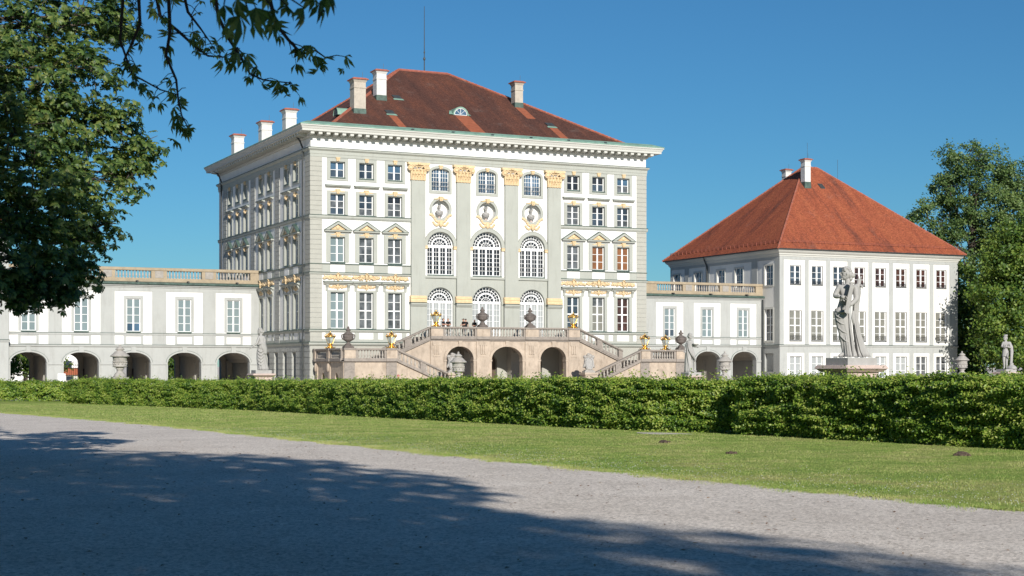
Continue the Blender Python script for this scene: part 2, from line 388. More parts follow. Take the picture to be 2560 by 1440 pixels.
# ------------------------------------------------------------------ mesh helpers
class MB:
    def __init__(s):
        s.v, s.f, s.mi, s.cur, s.ch = [], [], [], 0, []

    def add(s, vs, fs):
        o = len(s.v)
        s.ch.append((o, len(s.f)))
        s.v += [tuple(v) for v in vs]
        for f in fs:
            s.f.append(tuple(i + o for i in f))
            s.mi.append(s.cur)
        return s

    def poly(s, *pts):
        return s.add(pts, [tuple(range(len(pts)))])

    def box(s, x0, x1, y0, y1, z0, z1):
        return s.add([(x0, y0, z0), (x1, y0, z0), (x1, y1, z0), (x0, y1, z0), (x0, y0, z1), (x1, y0, z1), (x1, y1, z1), (x0, y1, z1)],
                     [(0, 3, 2, 1), (4, 5, 6, 7), (0, 1, 5, 4), (1, 2, 6, 5), (2, 3, 7, 6), (3, 0, 4, 7)])

    def frustum(s, cx, cy, z0, hx0, hy0, z1, hx1, hy1):
        return s.add([(cx - hx0, cy - hy0, z0), (cx + hx0, cy - hy0, z0), (cx + hx0, cy + hy0, z0), (cx - hx0, cy + hy0, z0),
                      (cx - hx1, cy - hy1, z1), (cx + hx1, cy - hy1, z1), (cx + hx1, cy + hy1, z1), (cx - hx1, cy + hy1, z1)],
                     [(0, 3, 2, 1), (4, 5, 6, 7), (0, 1, 5, 4), (1, 2, 6, 5), (2, 3, 7, 6), (3, 0, 4, 7)])

    def prism(s, poly, y0, y1):
        """polygon of (x,z) extruded along y"""
        n = len(poly)
        vs = [(x, y0, z) for x, z in poly] + [(x, y1, z) for x, z in poly]
        fs = [tuple(range(n)), tuple(range(2 * n - 1, n - 1, -1))]
        fs += [(i, (i + 1) % n, n + (i + 1) % n, n + i) for i in range(n)]
        return s.add(vs, fs)

    def sweep_x(s, prof, x0, x1):
        """profile of (y,z) extruded along x"""
        n = len(prof)
        vs = [(x0, y, z) for y, z in prof] + [(x1, y, z) for y, z in prof]
        fs = [tuple(range(n)), tuple(range(2 * n - 1, n - 1, -1))]
        fs += [(i, (i + 1) % n, n + (i + 1) % n, n + i) for i in range(n)]
        return s.add(vs, fs)

    def sweep_y(s, prof, y0, y1):
        """profile of (x,z) extruded along y"""
        return s.prism(prof, y0, y1)

    def lathe(s, prof, c=(0, 0, 0), n=12, sx=1, sy=1, rot=0.0, wob=None):
        vs, fs = [], []
        for r, z in prof:
            for i in range(n):
                a = 2 * math.pi * i / n + rot
                rr = r * (wob(a, z) if wob else 1)
                vs.append((c[0] + rr * sx * math.cos(a), c[1] + rr * sy * math.sin(a), c[2] + z))
        for k in range(len(prof) - 1):
            for i in range(n):
                j = (i + 1) % n
                fs.append((k * n + i, k * n + j, (k + 1) * n + j, (k + 1) * n + i))
        fs.append(tuple(range(n - 1, -1, -1)))
        L = (len(prof) - 1) * n
        fs.append(tuple(range(L, L + n)))
        return s.add(vs, fs)

    def tube(s, pts, rads, n=6):
        pts = [Vector(p) for p in pts]
        if not hasattr(rads, '__len__'):
            rads = [rads] * len(pts)
        vs, fs = [], []
        up = Vector((0.3, 0.2, 1)).normalized()
        for i, p in enumerate(pts):
            d = (pts[min(i + 1, len(pts) - 1)] - pts[max(i - 1, 0)])
            if d.length < 1e-9:
                d = Vector((0, 0, 1))
            d.normalize()
            a = d.cross(up)
            if a.length < 0.05:
                a = d.cross(Vector((1, 0, 0)))
            a.normalize()
            b = d.cross(a)
            for k in range(n):
                t = 2 * math.pi * k / n
                vs.append(p + (a * math.cos(t) + b * math.sin(t)) * rads[i])
        for i in range(len(pts) - 1):
            for k in range(n):
                j = (k + 1) % n
                fs.append((i * n + k, i * n + j, (i + 1) * n + j, (i + 1) * n + k))
        fs.append(tuple(range(n - 1, -1, -1)))
        L = (len(pts) - 1) * n
        fs.append(tuple(range(L, L + n)))
        return s.add(vs, fs)

    def blob(s, c, r, n=6, m=4):
        """small ellipsoid"""
        vs, fs = [(c[0], c[1], c[2] - r[2])], []
        for i in range(1, m):
            ph = math.pi * i / m
            for k in range(n):
                a = 2 * math.pi * k / n
                vs.append((c[0] + r[0] * math.sin(ph) * math.cos(a), c[1] + r[1] * math.sin(ph) * math.sin(a), c[2] - r[2] * math.cos(ph)))
        vs.append((c[0], c[1], c[2] + r[2]))
        T = len(vs) - 1
        for k in range(n):
            fs.append((0, 1 + (k + 1) % n, 1 + k))
            fs.append((T, 1 + (m - 2) * n + k, 1 + (m - 2) * n + (k + 1) % n))
        for i in range(m - 2):
            for k in range(n):
                j = (k + 1) % n
                fs.append((1 + i * n + k, 1 + i * n + j, 1 + (i + 1) * n + j, 1 + (i + 1) * n + k))
        return s.add(vs, fs)

    def loft(s, rings):
        """rings: lists of equal length point loops"""
        n = len(rings[0])
        vs = [p for r in rings for p in r]
        fs = []
        for i in range(len(rings) - 1):
            for k in range(n):
                j = (k + 1) % n
                fs.append((i * n + k, i * n + j, (i + 1) * n + j, (i + 1) * n + k))
        fs.append(tuple(range(n - 1, -1, -1)))
        L = (len(rings) - 1) * n
        fs.append(tuple(range(L, L + n)))
        return s.add(vs, fs)

    def mesh(s, name, mats, smooth=False):
        me = bpy.data.meshes.new(name)
        me.from_pydata(s.v, [], s.f)
        if not isinstance(mats, (list, tuple)):
            mats = [mats]
        for m in mats:
            me.materials.append(M[m] if isinstance(m, str) else m)
        if len(mats) > 1:
            me.polygons.foreach_set('material_index', s.mi)
        if smooth:
            me.polygons.foreach_set('use_smooth', [True] * len(me.polygons))
        me.update()
        return me

    def build(s, name, mats, parent=None, loc=None, rz=0.0, smooth=False):
        return obj(name, s.mesh(name, mats, smooth), parent, loc, rz)


def build_each(mb, name, mats, parent=None, smooth=False):
    """every added shape becomes an object of its own"""
    ends = mb.ch[1:] + [(len(mb.v), len(mb.f))]
    for (v0, f0), (v1, f1) in zip(mb.ch, ends):
        q = MB()
        q.v = mb.v[v0:v1]
        q.f = [tuple(i - v0 for i in f) for f in mb.f[f0:f1]]
        q.mi = mb.mi[f0:f1]
        q.build(name, mats, parent, smooth=smooth)


def obj(name, me, parent=None, loc=None, rz=0.0):
    o = bpy.data.objects.new(name, me)
    COL.objects.link(o)
    if parent is not None:
        o.parent = parent
    if loc is not None:
        o.location = loc
    if rz:
        o.rotation_euler = (0, 0, rz)
    return o


def tag(o, label=None, cat=None, group=None, kind=None):
    if label:
        o['label'] = label
    if cat:
        o['category'] = cat
    if group:
        o['group'] = group
    if kind:
        o['kind'] = kind
    return o


def thing(name, label, cat, loc=(0, 0, 0), rz=0.0, group=None):
    return tag(obj(name, None, None, loc, rz), label, cat, group)


def fr(y0):
    """facade facing the garden at y=y0: (u, outward d, z)"""
    return lambda u, d, z: (u, y0 - d, z)


def sd(x0):
    """side facade facing left at x=x0"""
    return lambda u, d, z: (x0 - d, u, z)


def pbox(mb, P, u0, u1, d0, d1, z0, z1):
    a, b = P(u0, d0, z0), P(u1, d1, z1)
    return mb.box(min(a[0], b[0]), max(a[0], b[0]), min(a[1], b[1]), max(a[1], b[1]), z0, z1)


def arc(uc, h, zs, zt, n=16):
    return [(uc + h * math.cos(math.pi * (1 - i / n)), zs + (zt - zs) * math.sin(math.pi * i / n)) for i in range(n + 1)]


def wall(mb, P, u0, u1, z0, z1, ops, depth, back=None, rev=None):
    """wall sheet with real openings and reveals. ops: (u0,u1,z0,z1) or (u0,u1,z0,z1,springing)"""
    us = sorted({u0, u1} | {o[i] for o in ops for i in (0, 1)})
    zs = sorted({z0, z1} | {o[i] for o in ops for i in (2, 3)})
    us = [u for u in us if u0 <= u <= u1]
    zs = [z for z in zs if z0 <= z <= z1]
    for a, b in zip(us, us[1:]):
        for c, d in zip(zs, zs[1:]):
            mu, mz = (a + b) / 2, (c + d) / 2
            if any(o[0] < mu < o[1] and o[2] < mz < o[3] for o in ops):
                continue
            mb.poly(P(a, 0, c), P(b, 0, c), P(b, 0, d), P(a, 0, d))
            if back:
                mb.poly(P(a, -back, c), P(a, -back, d), P(b, -back, d), P(b, -back, c))
    for o in ops:
        a, b, c, d = o[:4]
        dp = depth
        if len(o) > 4 and o[4] is not None:
            pts = arc((a + b) / 2, (b - a) / 2, o[4], d)
            loop = [(a, c)] + pts + [(b, c)]
            for (p, q) in zip(pts, pts[1:]):
                mb.poly(P(p[0], 0, p[1]), P(q[0], 0, q[1]), P(q[0], 0, d), P(p[0], 0, d))
                if back:
                    mb.poly(P(p[0], -back, p[1]), P(q[0], -back, q[1]), P(q[0], -back, d), P(p[0], -back, d))
        else:
            loop = [(a, c), (a, d), (b, d), (b, c)]
        loop.append(loop[0])
        keep = mb.cur
        if rev is not None:
            mb.cur = rev
        for p, q in zip(loop, loop[1:]):
            mb.poly(P(p[0], 0, p[1]), P(q[0], 0, q[1]), P(q[0], -dp, q[1]), P(p[0], -dp, p[1]))
        mb.cur = keep


def archband(mb, uc, h0, h1, zs, zt0, zt1, y0, y1, n=18):
    """half-ring moulding between two arches, extruded y0..y1 (local facade coords)"""
    A, B = arc(uc, h0, zs, zt0, n), arc(uc, h1, zs, zt1, n)
    for i in range(n):
        q = [A[i], A[i + 1], B[i + 1], B[i]]
        mb.prism(q, y0, y1)


def hashv(ix, iy, iz):
    h = np.sin(ix * 127.1 + iy * 311.7 + iz * 74.7) * 43758.5453
    return h - np.floor(h)


def vnoise(p):
    i = np.floor(p)
    f = p - i
    f = f * f * (3 - 2 * f)
    r = 0
    for dx in (0, 1):
        for dy in (0, 1):
            for dz in (0, 1):
                wgt = (f[:, 0] if dx else 1 - f[:, 0]) * (f[:, 1] if dy else 1 - f[:, 1]) * (f[:, 2] if dz else 1 - f[:, 2])
                r = r + wgt * hashv(i[:, 0] + dx, i[:, 1] + dy, i[:, 2] + dz)
    return r


def scatter_mesh(name, tv, tf, pos, rot, scl, mat):
    """one mesh of many copies of a small template (tv kx3, tf faces): pos nx3, rot nx3x3, scl n"""
    k, n = len(tv), len(pos)
    V = np.einsum('nij,kj->nki', rot, np.asarray(tv, float)) * scl[:, None, None] + pos[:, None, :]
    me = bpy.data.meshes.new(name)
    me.vertices.add(n * k)
    me.vertices.foreach_set('co', V.reshape(-1))
    fl = [len(f) for f in tf]
    idx = np.concatenate([np.asarray(f) for f in tf])
    loops = (np.arange(n)[:, None] * k + idx[None, :]).reshape(-1)
    tot = np.tile(np.asarray(fl), n)
    start = np.concatenate([[0], np.cumsum(tot)[:-1]])
    me.loops.add(len(loops))
    me.loops.foreach_set('vertex_index', loops.astype(np.int32))
    me.polygons.add(len(tot))
    me.polygons.foreach_set('loop_start', start.astype(np.int32))
    try:
        me.polygons.foreach_set('loop_total', tot.astype(np.int32))
    except Exception:
        pass
    me.materials.append(M[mat])
    me.update(calc_edges=True)
    me.validate()
    return me


def rots(nrm, rng, spin=None):
    """rotation matrices whose third axis is nrm, random spin"""
    nrm = nrm / (np.linalg.norm(nrm, axis=1, keepdims=True) + 1e-9)
    ref = rng.normal(size=nrm.shape)
    a = np.cross(nrm, ref)
    a /= (np.linalg.norm(a, axis=1, keepdims=True) + 1e-9)
    b = np.cross(nrm, a)
    return np.stack([a, b, nrm], axis=2)


def gz(y):
    return max(0.0, min(1.0, (-49 - y) * 0.01))


gzv = lambda y: np.clip((-49 - y) * 0.01, 0, 1.0)

# ------------------------------------------------------------------ architectural pieces
def ring(mb, x0, x1, y0, y1, prof):
    """mitred moulding round a rectangular block; prof = [(outward, z), ...]"""
    L = [[(x0 - p, y0 - p, z), (x1 + p, y0 - p, z), (x1 + p, y1 + p, z), (x0 - p, y1 + p, z)] for p, z in prof]
    for A, B in zip(L, L[1:]):
        for i in range(4):
            j = (i + 1) % 4
            mb.poly(A[i], A[j], B[j], B[i])


def relief(seed, wd, ht, n, dep=0.1, mask=True):
    """carved scrollwork, mirrored about the middle"""
    r = random.Random(seed)
    mb = MB()
    for i in range(n):
        t = (i + 0.6) / n
        x = t * wd / 2
        env = ht / 2 * (1 - 0.45 * t)
        z = r.uniform(-0.55, 0.55) * env
        s = r.uniform(0.10, 0.17) * ht * 1.5
        for sg in (-1, 1):
            mb.blob((sg * x, -dep * 0.35, z), (s * r.uniform(.8, 1.5), dep * r.uniform(.5, .9), s * r.uniform(.6, 1.0)), 6, 4)
    for sg in (-1, 1):
        pts = []
        for k in range(14):
            a = k * 0.55
            q = 0.36 * ht * (1 - k / 15)
            pts.append((sg * (wd * 0.24 + q * math.cos(a)), -dep * 0.7, q * math.sin(a) * 0.9))
        mb.tube(pts, [0.05 * ht + 0.004 * k * ht for k in range(14)], 5)
        pts = [(sg * (wd * (0.30 + 0.2 * k / 6)), -dep * 0.6, ht * (0.25 - 0.42 * math.sin(k * 0.6))) for k in range(7)]
        mb.tube(pts, [0.07 * ht * (1 - 0.1 * k) for k in range(7)], 5)
    for sg in (-1, 1):
        for k in range(n * 2):
            t = (k + .5) / (n * 2)
            env = ht * (.46 - .20 * t)
            mb.blob((sg * t * wd * .48, -dep * .15, r.uniform(-.6, .6) * env), (wd * .035, dep * .45, env * r.uniform(.35, .7)), 6, 4)
    if mask:
        mb.blob((0, -dep * 0.8, ht * 0.1), (ht * 0.24, dep * 1.1, ht * 0.42), 8, 6)
        mb.tube([(-ht * .3, -dep, ht * .25), (-ht * .15, -dep * 1.6, ht * .55), (0, -dep * 1.8, ht * .62), (ht * .15, -dep * 1.6, ht * .55), (ht * .3, -dep, ht * .25)], ht * .08, 5)
        mb.blob((0, -dep * 0.9, -ht * 0.38), (ht * 0.12, dep * 0.8, ht * 0.2), 6, 4)
    return mb.mesh('relief', 'ochre', True)


def keystone(wings=0.42, h=0.42):
    mb = MB()
    mb.prism([(-0.13, 0), (0.13, 0), (0.20, h), (-0.20, h)], -0.20, 0.0)
    mb.box(-0.21, 0.21, -0.24, 0, h * .8, h)
    mb.blob((0, -0.22, h * .45), (0.09, 0.07, h * .3), 6, 4)
    if wings:
        for sg in (-1, 1):
            for k in range(4):
                t = k / 3
                mb.blob((sg * (0.22 + t * wings), -0.05, h * (0.62 - 0.12 * math.sin(t * 3) - .14 * t)), (0.11, 0.05, 0.085 * (1.1 - t * .6)), 6, 4)
    return mb.mesh('keystone', 'ochre', False)


class Win:
    def __init__(s, w_, h, rows, cols=2, recess=0.30, frm=0.075, mull=0.15, bar=0.045, sw=0.27, surround='grey', bottom=True,
                 proud=0.07, transom=None, sill=True, head=0.28, foot=0.28):
        s.w, s.h, s.rec = w_, h, recess
        mb = MB()
        y0, y1 = recess - 0.07, recess + 0.02
        mb.box(-w_ / 2, -w_ / 2 + frm, y0, y1, 0, h)
        mb.box(w_ / 2 - frm, w_ / 2, y0, y1, 0, h)
        mb.box(-w_ / 2 + frm, w_ / 2 - frm, y0, y1, 0, frm)
        mb.box(-w_ / 2 + frm, w_ / 2 - frm, y0, y1, h - frm, h)
        mb.box(-mull / 2, mull / 2, y0 - 0.02, y1, frm, h - frm)
        s.panes = []
        pw = (w_ - 2 * frm - mull) / 2
        ph = (h - 2 * frm - (rows - 1) * bar) / rows
        for side in (-1, 1):
            xc = side * (mull / 2 + pw / 2)
            for r_ in range(rows):
                zc = frm + ph / 2 + r_ * (ph + bar)
                s.panes.append((xc, recess + 0.005, zc))
                if r_:
                    th = bar / 2 if transom != r_ else bar * 1.3
                    mb.box(xc - pw / 2, xc + pw / 2, y0 + 0.015, y1 - 0.004, zc - ph / 2 - bar / 2 - th, zc - ph / 2 - bar / 2 + th)
        s.frame = mb.mesh('frame', 'frame')
        s.pane = {}
        s.pw, s.ph = pw, ph
        sb = MB()
        if surround:
            a = w_ / 2
            t_ = h + head
            b_ = -foot if bottom else 0.0
            sb.box(-a - sw, -a, -proud, 0.02, b_, t_)
            sb.box(a, a + sw, -proud, 0.02, b_, t_)
            sb.box(-a, a, -proud, 0.02, h, t_)
            if bottom:
                sb.box(-a, a, -proud, 0.02, b_, -0.003)
            e = 0.05
            sb.box(-a - sw - e, -a - sw, -proud * .5, 0.02, b_ - (e if bottom else 0), t_ + e)
            sb.box(a + sw, a + sw + e, -proud * .5, 0.02, b_ - (e if bottom else 0), t_ + e)
            sb.box(-a - sw, a + sw, -proud * .5, 0.02, t_, t_ + e)
            s.surround = sb.mesh('window', surround)
        else:
            sb.box(-w_ / 2 - .03, w_ / 2 + .03, 0.0, recess, -0.03, 0.0)
            s.surround = sb.mesh('window', 'frame')
        s.extras = []
        if sill:
            q = MB()
            q.box(-w_ / 2 - 0.03, w_ / 2 + 0.03, -proud - 0.05, recess - 0.075, -0.085, 0.015)
            s.extras.append(('sill', q.mesh('sill', 'copperd'), (0, 0, 0)))

    def pm(s, mat):
        if mat not in s.pane:
            mb = MB()
            mb.box(-s.pw / 2, s.pw / 2, 0, 0.012, -s.ph / 2, s.ph / 2)
            s.pane[mat] = mb.mesh('pane', mat)
        return s.pane[mat]

    def place(s, parent, loc, rz=0.0, pane='pane', rng=None, joined=False, alt=None):
        o = obj('window', s.surround, parent, loc, rz)
        obj('frame', s.frame, o)
        if joined:
            if ('j', pane) not in s.pane:
                mb = MB()
                for x, y, z in s.panes:
                    mb.box(x - s.pw / 2, x + s.pw / 2, y, y + .012, z - s.ph / 2, z + s.ph / 2)
                s.pane[('j', pane)] = mb.mesh('glazing', pane)
            obj('glazing', s.pane[('j', pane)], o)
        else:
            n = len(s.panes) // 2
            for i, p in enumerate(s.panes):
                m_ = pane
                if alt and (i % n) in alt[1]:
                    m_ = alt[0]
                q = obj('pane', s.pm(m_), o, p)
                if rng:
                    q.rotation_euler = (rng.uniform(-.012, .012), 0, rng.uniform(-.012, .012))
        for nme, me, lc in s.extras:
            obj(nme, me, o, lc)
        return o


def shelf(w_, z0, h, p, cap='copperd', body='grey', consoles=None):
    """moulded hood on top of a window, metal sheet on it"""
    mb = MB()
    mb.sweep_x([(0, z0), (-p * .45, z0), (-p * .6, z0 + h * .45), (-p, z0 + h * .6), (-p, z0 + h), (0, z0 + h)], -w_ / 2, w_ / 2)
    mb.cur = 1
    mb.sweep_x([(0.01, z0 + h + .003), (-p - .03, z0 + h + .003), (-p - .03, z0 + h + .035), (0.01, z0 + h + .09)], -w_ / 2 - .03, w_ / 2 + .03)
    if consoles:
        mb.cur = 0
        for sg in (-1, 1):
            x = sg * consoles[0]
            mb.sweep_x([(0, z0 - consoles[1]), (-.07, z0 - consoles[1]), (-.10, z0 - consoles[1] * .5), (-p * .8, z0 - .05), (-p * .8, z0 - .003), (0, z0 - .003)], x - .13, x + .13)
    return mb.mesh('hood', [body, cap])


def pediment(hw, z0, h):
    mb = MB()
    mb.prism([(-hw, z0), (hw, z0), (hw, z0 + .14), (-hw, z0 + .14)], -.30, 0)
    for sg in (-1, 1):
        a, b = (sg * hw, z0 + .145), (0, z0 + h)
        mb.cur = 0
        mb.prism([(a[0], a[1]), (a[0] - sg * .42, a[1]), (0, b[1] - .29), (0, b[1] - .05)], -.30, 0)
        mb.cur = 1
        mb.prism([(a[0] + sg * .05, a[1] - .003), (a[0], a[1] + .003), (0, b[1] - .047), (0, b[1] + .02)], -.34, 0.01)
    mb.cur = 0
    mb.prism([(-hw + .3, z0 + .14), (hw - .3, z0 + .14), (0, z0 + h - .2)], -.05, 0)
    mb.cur = 1
    mb.box(-hw - .04, hw + .04, -.335, -.303, z0 + .125, z0 + .155)
    return mb.mesh('pediment', ['grey', 'copperd'])


def tympanum(hw, z0, h):
    mb = MB()
    mb.prism([(-hw * .55, z0 + .17), (hw * .55, z0 + .17), (hw * .1, z0 + h * .6), (-hw * .1, z0 + h * .6)], -.10, -.04)
    mb.blob((0, -.12, z0 + h * .42), (.2, .08, .2), 8, 6)
    for sg in (-1, 1):
        for k in range(4):
            mb.blob((sg * (.24 + .13 * k), -.1, z0 + .25 + .06 * (3 - k) * .8), (.1, .05, .06), 6, 4)
    return mb.mesh('tympanum_relief', 'ochre')


def capital():
    """composite pilaster capital, 1.7 high, origin bottom centre of the shaft top"""
    mb = MB()
    mb.frustum(0, .0, 0, .74, .28, 1.05, .82, .36)
    mb.box(-.78, .78, -.34, 0, 0, .07)
    # two rows of acanthus leaves
    for row, (z0, hh, k) in enumerate(((.06, .55, 5), (.42, .55, 4))):
        for i in range(k):
            x = (i - (k - 1) / 2) * 1.45 / k
            y = -.30 - .03 * row
            for q in range(5):
                t = q / 4
                mb.blob((x, y - .10 * t ** 2 - .02, z0 + hh * t * .95), (.145 * (1 - .35 * t), .07 + .05 * t, .12), 6, 4)
            mb.blob((x, y - .19, z0 + hh * .9), (.11, .09, .07), 6, 4)
    # volutes
    for sg in (-1, 1):
        c = (sg * .86, 1.12)
        pts = []
        for i in range(22):
            a = i * .62
            r_ = .30 * (1 - i / 24)
            pts.append((c[0] + sg * -r_ * math.cos(a) * .95, -.40, c[1] + r_ * math.sin(a)))
        mb.tube(pts, [.075] * 22, 5)
        mb.blob((c[0], -.42, c[1]), (.1, .1, .1), 6, 4)
        mb.lathe([(.27, -.10), (.27, .10)], (c[0], -.30, c[1]), 6)
        mb.tube([(sg * .10, -.42, .95), (sg * .3, -.46, 1.25), (sg * .62, -.44, 1.42)], [.06, .07, .05], 5)
        mb.tube([(sg * .25, -.40, .85), (sg * .28, -.44, .62), (sg * .25, -.42, .42)], [.03, .05, .06], 5)
    # echinus and abacus
    for i in range(9):
        mb.blob(((i - 4) * .13, -.42, 1.28), (.06, .07, .09), 6, 4)
    mb.prism([(-1.12, 1.46), (-.6, 1.42), (.6, 1.42), (1.12, 1.46), (1.12, 1.66), (-1.12, 1.66)], -.46, 0)
    mb.blob((0, -.5, 1.55), (.17, .09, .15), 8, 4)
    return mb.mesh('capital', 'ochre')


def roof_mesh(mb_pts, mat):
    """list of planar polygons with UV in metres (u along eave, v up the slope)"""
    verts, faces, uvs = [], [], []
    for poly in mb_pts:
        ps = [Vector(p) for p in poly]
        u = (ps[1] - ps[0]).normalized()
        n = u.cross(ps[2] - ps[0]).normalized()
        v = n.cross(u)
        o = len(verts)
        verts += [tuple(p) for p in ps]
        faces.append(tuple(range(o, o + len(ps))))
        uvs += [((p - ps[0]).dot(u) + ps[0].x * .37, (p - ps[0]).dot(v) + ps[0].y * .2) for p in ps]
    me = bpy.data.meshes.new('roof')
    me.from_pydata(verts, [], faces)
    uvl = me.uv_layers.new(name='UVMap')
    for i, c in enumerate(uvs):
        uvl.data[i].uv = c
    me.materials.append(M[mat])
    me.update()
    return me


def ridge_tiles(lines, r=.16, mat='ridge', parent=None):
    mb = MB()
    for a, b in lines:
        a, b = Vector(a), Vector(b)
        L = (b - a).length
        k = int(L / .42)
        d = (b - a) / k
        for i in range(k):
            p = a + d * i
            mb.tube([p, p + d * 1.02], [r * 1.12, r * .9], 6)
    return tag(mb.build('ridge_tiles', mat, parent), kind='stuff')


def chimney(parent, x, y, z0, z1, hw, hd, mat='chim'):
    mb = MB()
    H = z1 - z0
    mb.frustum(x, y, z0 - 1.5, hw, hd, z1 - .95, hw, hd)
    mb.frustum(x, y, z1 - .95, hw + .05, hd + .05, z1 - .86, hw + .05, hd + .05)
    mb.frustum(x, y, z1 - .86, hw, hd, z1 - .40, hw, hd)
    mb.frustum(x, y, z1 - .40, hw, hd, z1 - .13, hw + .15, hd + .15)
    mb.cur = 1
    mb.frustum(x, y, z1 - .13, hw + .24, hd + .24, z1 - .02, hw + .22, hd + .22)
    mb.frustum(x, y, z1 - .02, hw + .1, hd + .1, z1 + .06, hw + .08, hd + .08)
    mb.cur = 2
    mb.frustum(x, y, z0 - .9, hw + .06, hd + .06, z0 + .12, hw + .03, hd + .03)
    o = mb.build('chimney', [mat, 'brick', 'copperd'], parent)
    q = MB()
    q.tube([(x + hw * .8, y, z1), (x + hw * .8, y, z1 + .75)], .018, 4)
    for k in range(4):
        q.tube([(x - hw * .7 + k * hw * .4, y - .1, z1), (x - hw * .7 + k * hw * .4, y - .1, z1 + .14)], .05, 5)
    q.build('vent_pipes', 'lead', parent)
    return o


BAL_PROF = [(.085, 0), (.085, .06), (.05, .09), (.058, .13), (.095, .26), (.088, .36), (.055, .50), (.045, .60), (.062, .64), (.075, .67), (.075, .74)]
_bal = {}


def baluster_mesh(mat, h=.74, n=8):
    k = (mat, round(h, 2))
    if k not in _bal:
        mb = MB()
        s_ = h / .74
        mb.lathe([(r_, z * s_) for r_, z in BAL_PROF], n=n)
        mb.box(-.095, .095, -.095, .095, 0, .05 * s_)
        _bal[k] = mb.mesh('baluster', mat, False)
    return _bal[k]


# ------------------------------------------------------------------ the setting: ground sheets
def sheet(name, rows, mat, dz):
    """rows: [(y, x0, x1)], strip of quads following the ground"""
    mb = MB()
    for (ya, a0, a1), (yb, b0, b1) in zip(rows, rows[1:]):
        mb.poly((a0, ya, gz(ya) + dz), (a1, ya, gz(ya) + dz), (b1, yb, gz(yb) + dz), (b0, yb, gz(yb) + dz))
    o = mb.build(name, mat)
    tag(o, kind='structure')
    return o


sheet('ground', [(-3000, -3000, 3000), (-149, -3000, 3000), (-49, -3000, 3000), (4000, -4000, 4000)], 'gravel', 0)


def path_edge(y):
    pts = [(-175, -30.2), (-124, -30.65), (-112, -31.2), (-99, -31.5), (-80, -31.8), (-66, -32.6), (-51, -34.1), (-40, -36.2), (-20, -41.0)]
    for (a, xa), (b, xb) in zip(pts, pts[1:]):
        if y <= b:
            return xa + (xb - xa) * (y - a) / (b - a)
    return pts[-1][1]


def hedge_x(y):
    pts = [(-175, -18.6), (-98, -18.6), (-93, -19.6), (-76, -20.3), (-50.5, -20.6), (-40, -23.6), (-29.8, -27.2), (-20, -31)]
    for (a, xa), (b, xb) in zip(pts, pts[1:]):
        if y <= b:
            return xa + (xb - xa) * (y - a) / (b - a)
    return pts[-1][1]


ys = list(np.arange(-175, -20, .35)) + [-49.0]
ys = sorted(set(round(float(y), 3) for y in ys))
erng = np.random.default_rng(3)
edge_n = {y: .10 * math.sin(y * 1.9) + .06 * math.sin(y * 5.3 + 1) + float(erng.normal(0, .05)) for y in ys}
sheet('lawn', [(y, path_edge(y) + edge_n[y], hedge_x(y) + 30) for y in ys], 'grass', .012)
sheet('gravel_path', [(y, -62.0, path_edge(y) + .9) for y in (-175, -149, -124, -112, -99, -80, -66, -51, -49, -40, -20)], 'gravel', .005)

# ------------------------------------------------------------------ main palace block
W_, D_ = 36.2, 33.5
pal = thing('palace_building', 'tall white and grey baroque palace block with brown tiled hip roof behind the double staircase', 'building', (0, 0, 0))
F0, S0 = fr(0.0), sd(0.0)

wt1 = Win(1.45, 1.50, 2)
wt2 = Win(1.45, 1.98, 3, bottom=False, head=.22)
wt3 = Win(1.43, 2.38, 3, bottom=False, sw=.36, head=.28)
wt4 = Win(1.40, 3.45, 4, bottom=False, sw=.30, head=.12, mull=.16, transom=2)
wt1.extras.append(('keystone', keystone(0, .36), (0, 0, 1.52)))
wt2.extras.append(('keystone', keystone(), (0, 0, 1.98)))
wt2.extras.append(('hood', shelf(2.45, 2.56, .17, .32), (0, 0, 0)))
wt3.extras.append(('keystone', keystone(), (0, 0, 2.38)))
wt3.extras.append(('pediment', pediment(1.33, 2.86, 1.0), (0, 0, 0)))
wt3.extras.append(('tympanum_relief', tympanum(1.33, 2.86, 1.0), (0, 0, 0)))
wt4.extras.append(('hood', shelf(2.82, 4.16, .24, .36, consoles=(1.06, .62)), (0, 0, 0)))
rel_small = relief(11, 1.75, .50, 7, .09)
rel_big = [relief(21 + i, 2.72, .66, 11, .13) for i in range(3)]
wt4.extras.append(('frieze_relief', rel_small, (0, 0, 3.92)))

cx_l, cx_r = [2.65, 5.52, 8.42], [27.72, 30.60, 33.50]
ROWS = [(wt1, 20.38), (wt2, 16.87), (wt3, 12.40), (wt4, 6.12)]
sy = [28.6, 25.4, 22.3, 16.4, 13.3, 7.45, 4.5]


def wops(cs):
    return [(c - t_.w / 2, c + t_.w / 2, z, z + t_.h) for c in cs for t_, z in ROWS]


# centre bays
BAYS = [(13.15, 1.38), (18.13, 1.56), (23.10, 1.38)]
ctop = [(c - .93, c + .93, 19.6, 21.80, 21.45) for c, h in BAYS]
cbig = [(c - h, c + h, 11.45, 14.25 + h, 14.25) for c, h in BAYS]
clow = [(c - h, c + h, 5.2, 8.85 + h, 8.85) for c, h in BAYS]
NZ, NR = 17.82, .90
cnic = [(c - NR, c + NR, NZ - NR, NZ + NR, 'n') for c, h in BAYS]

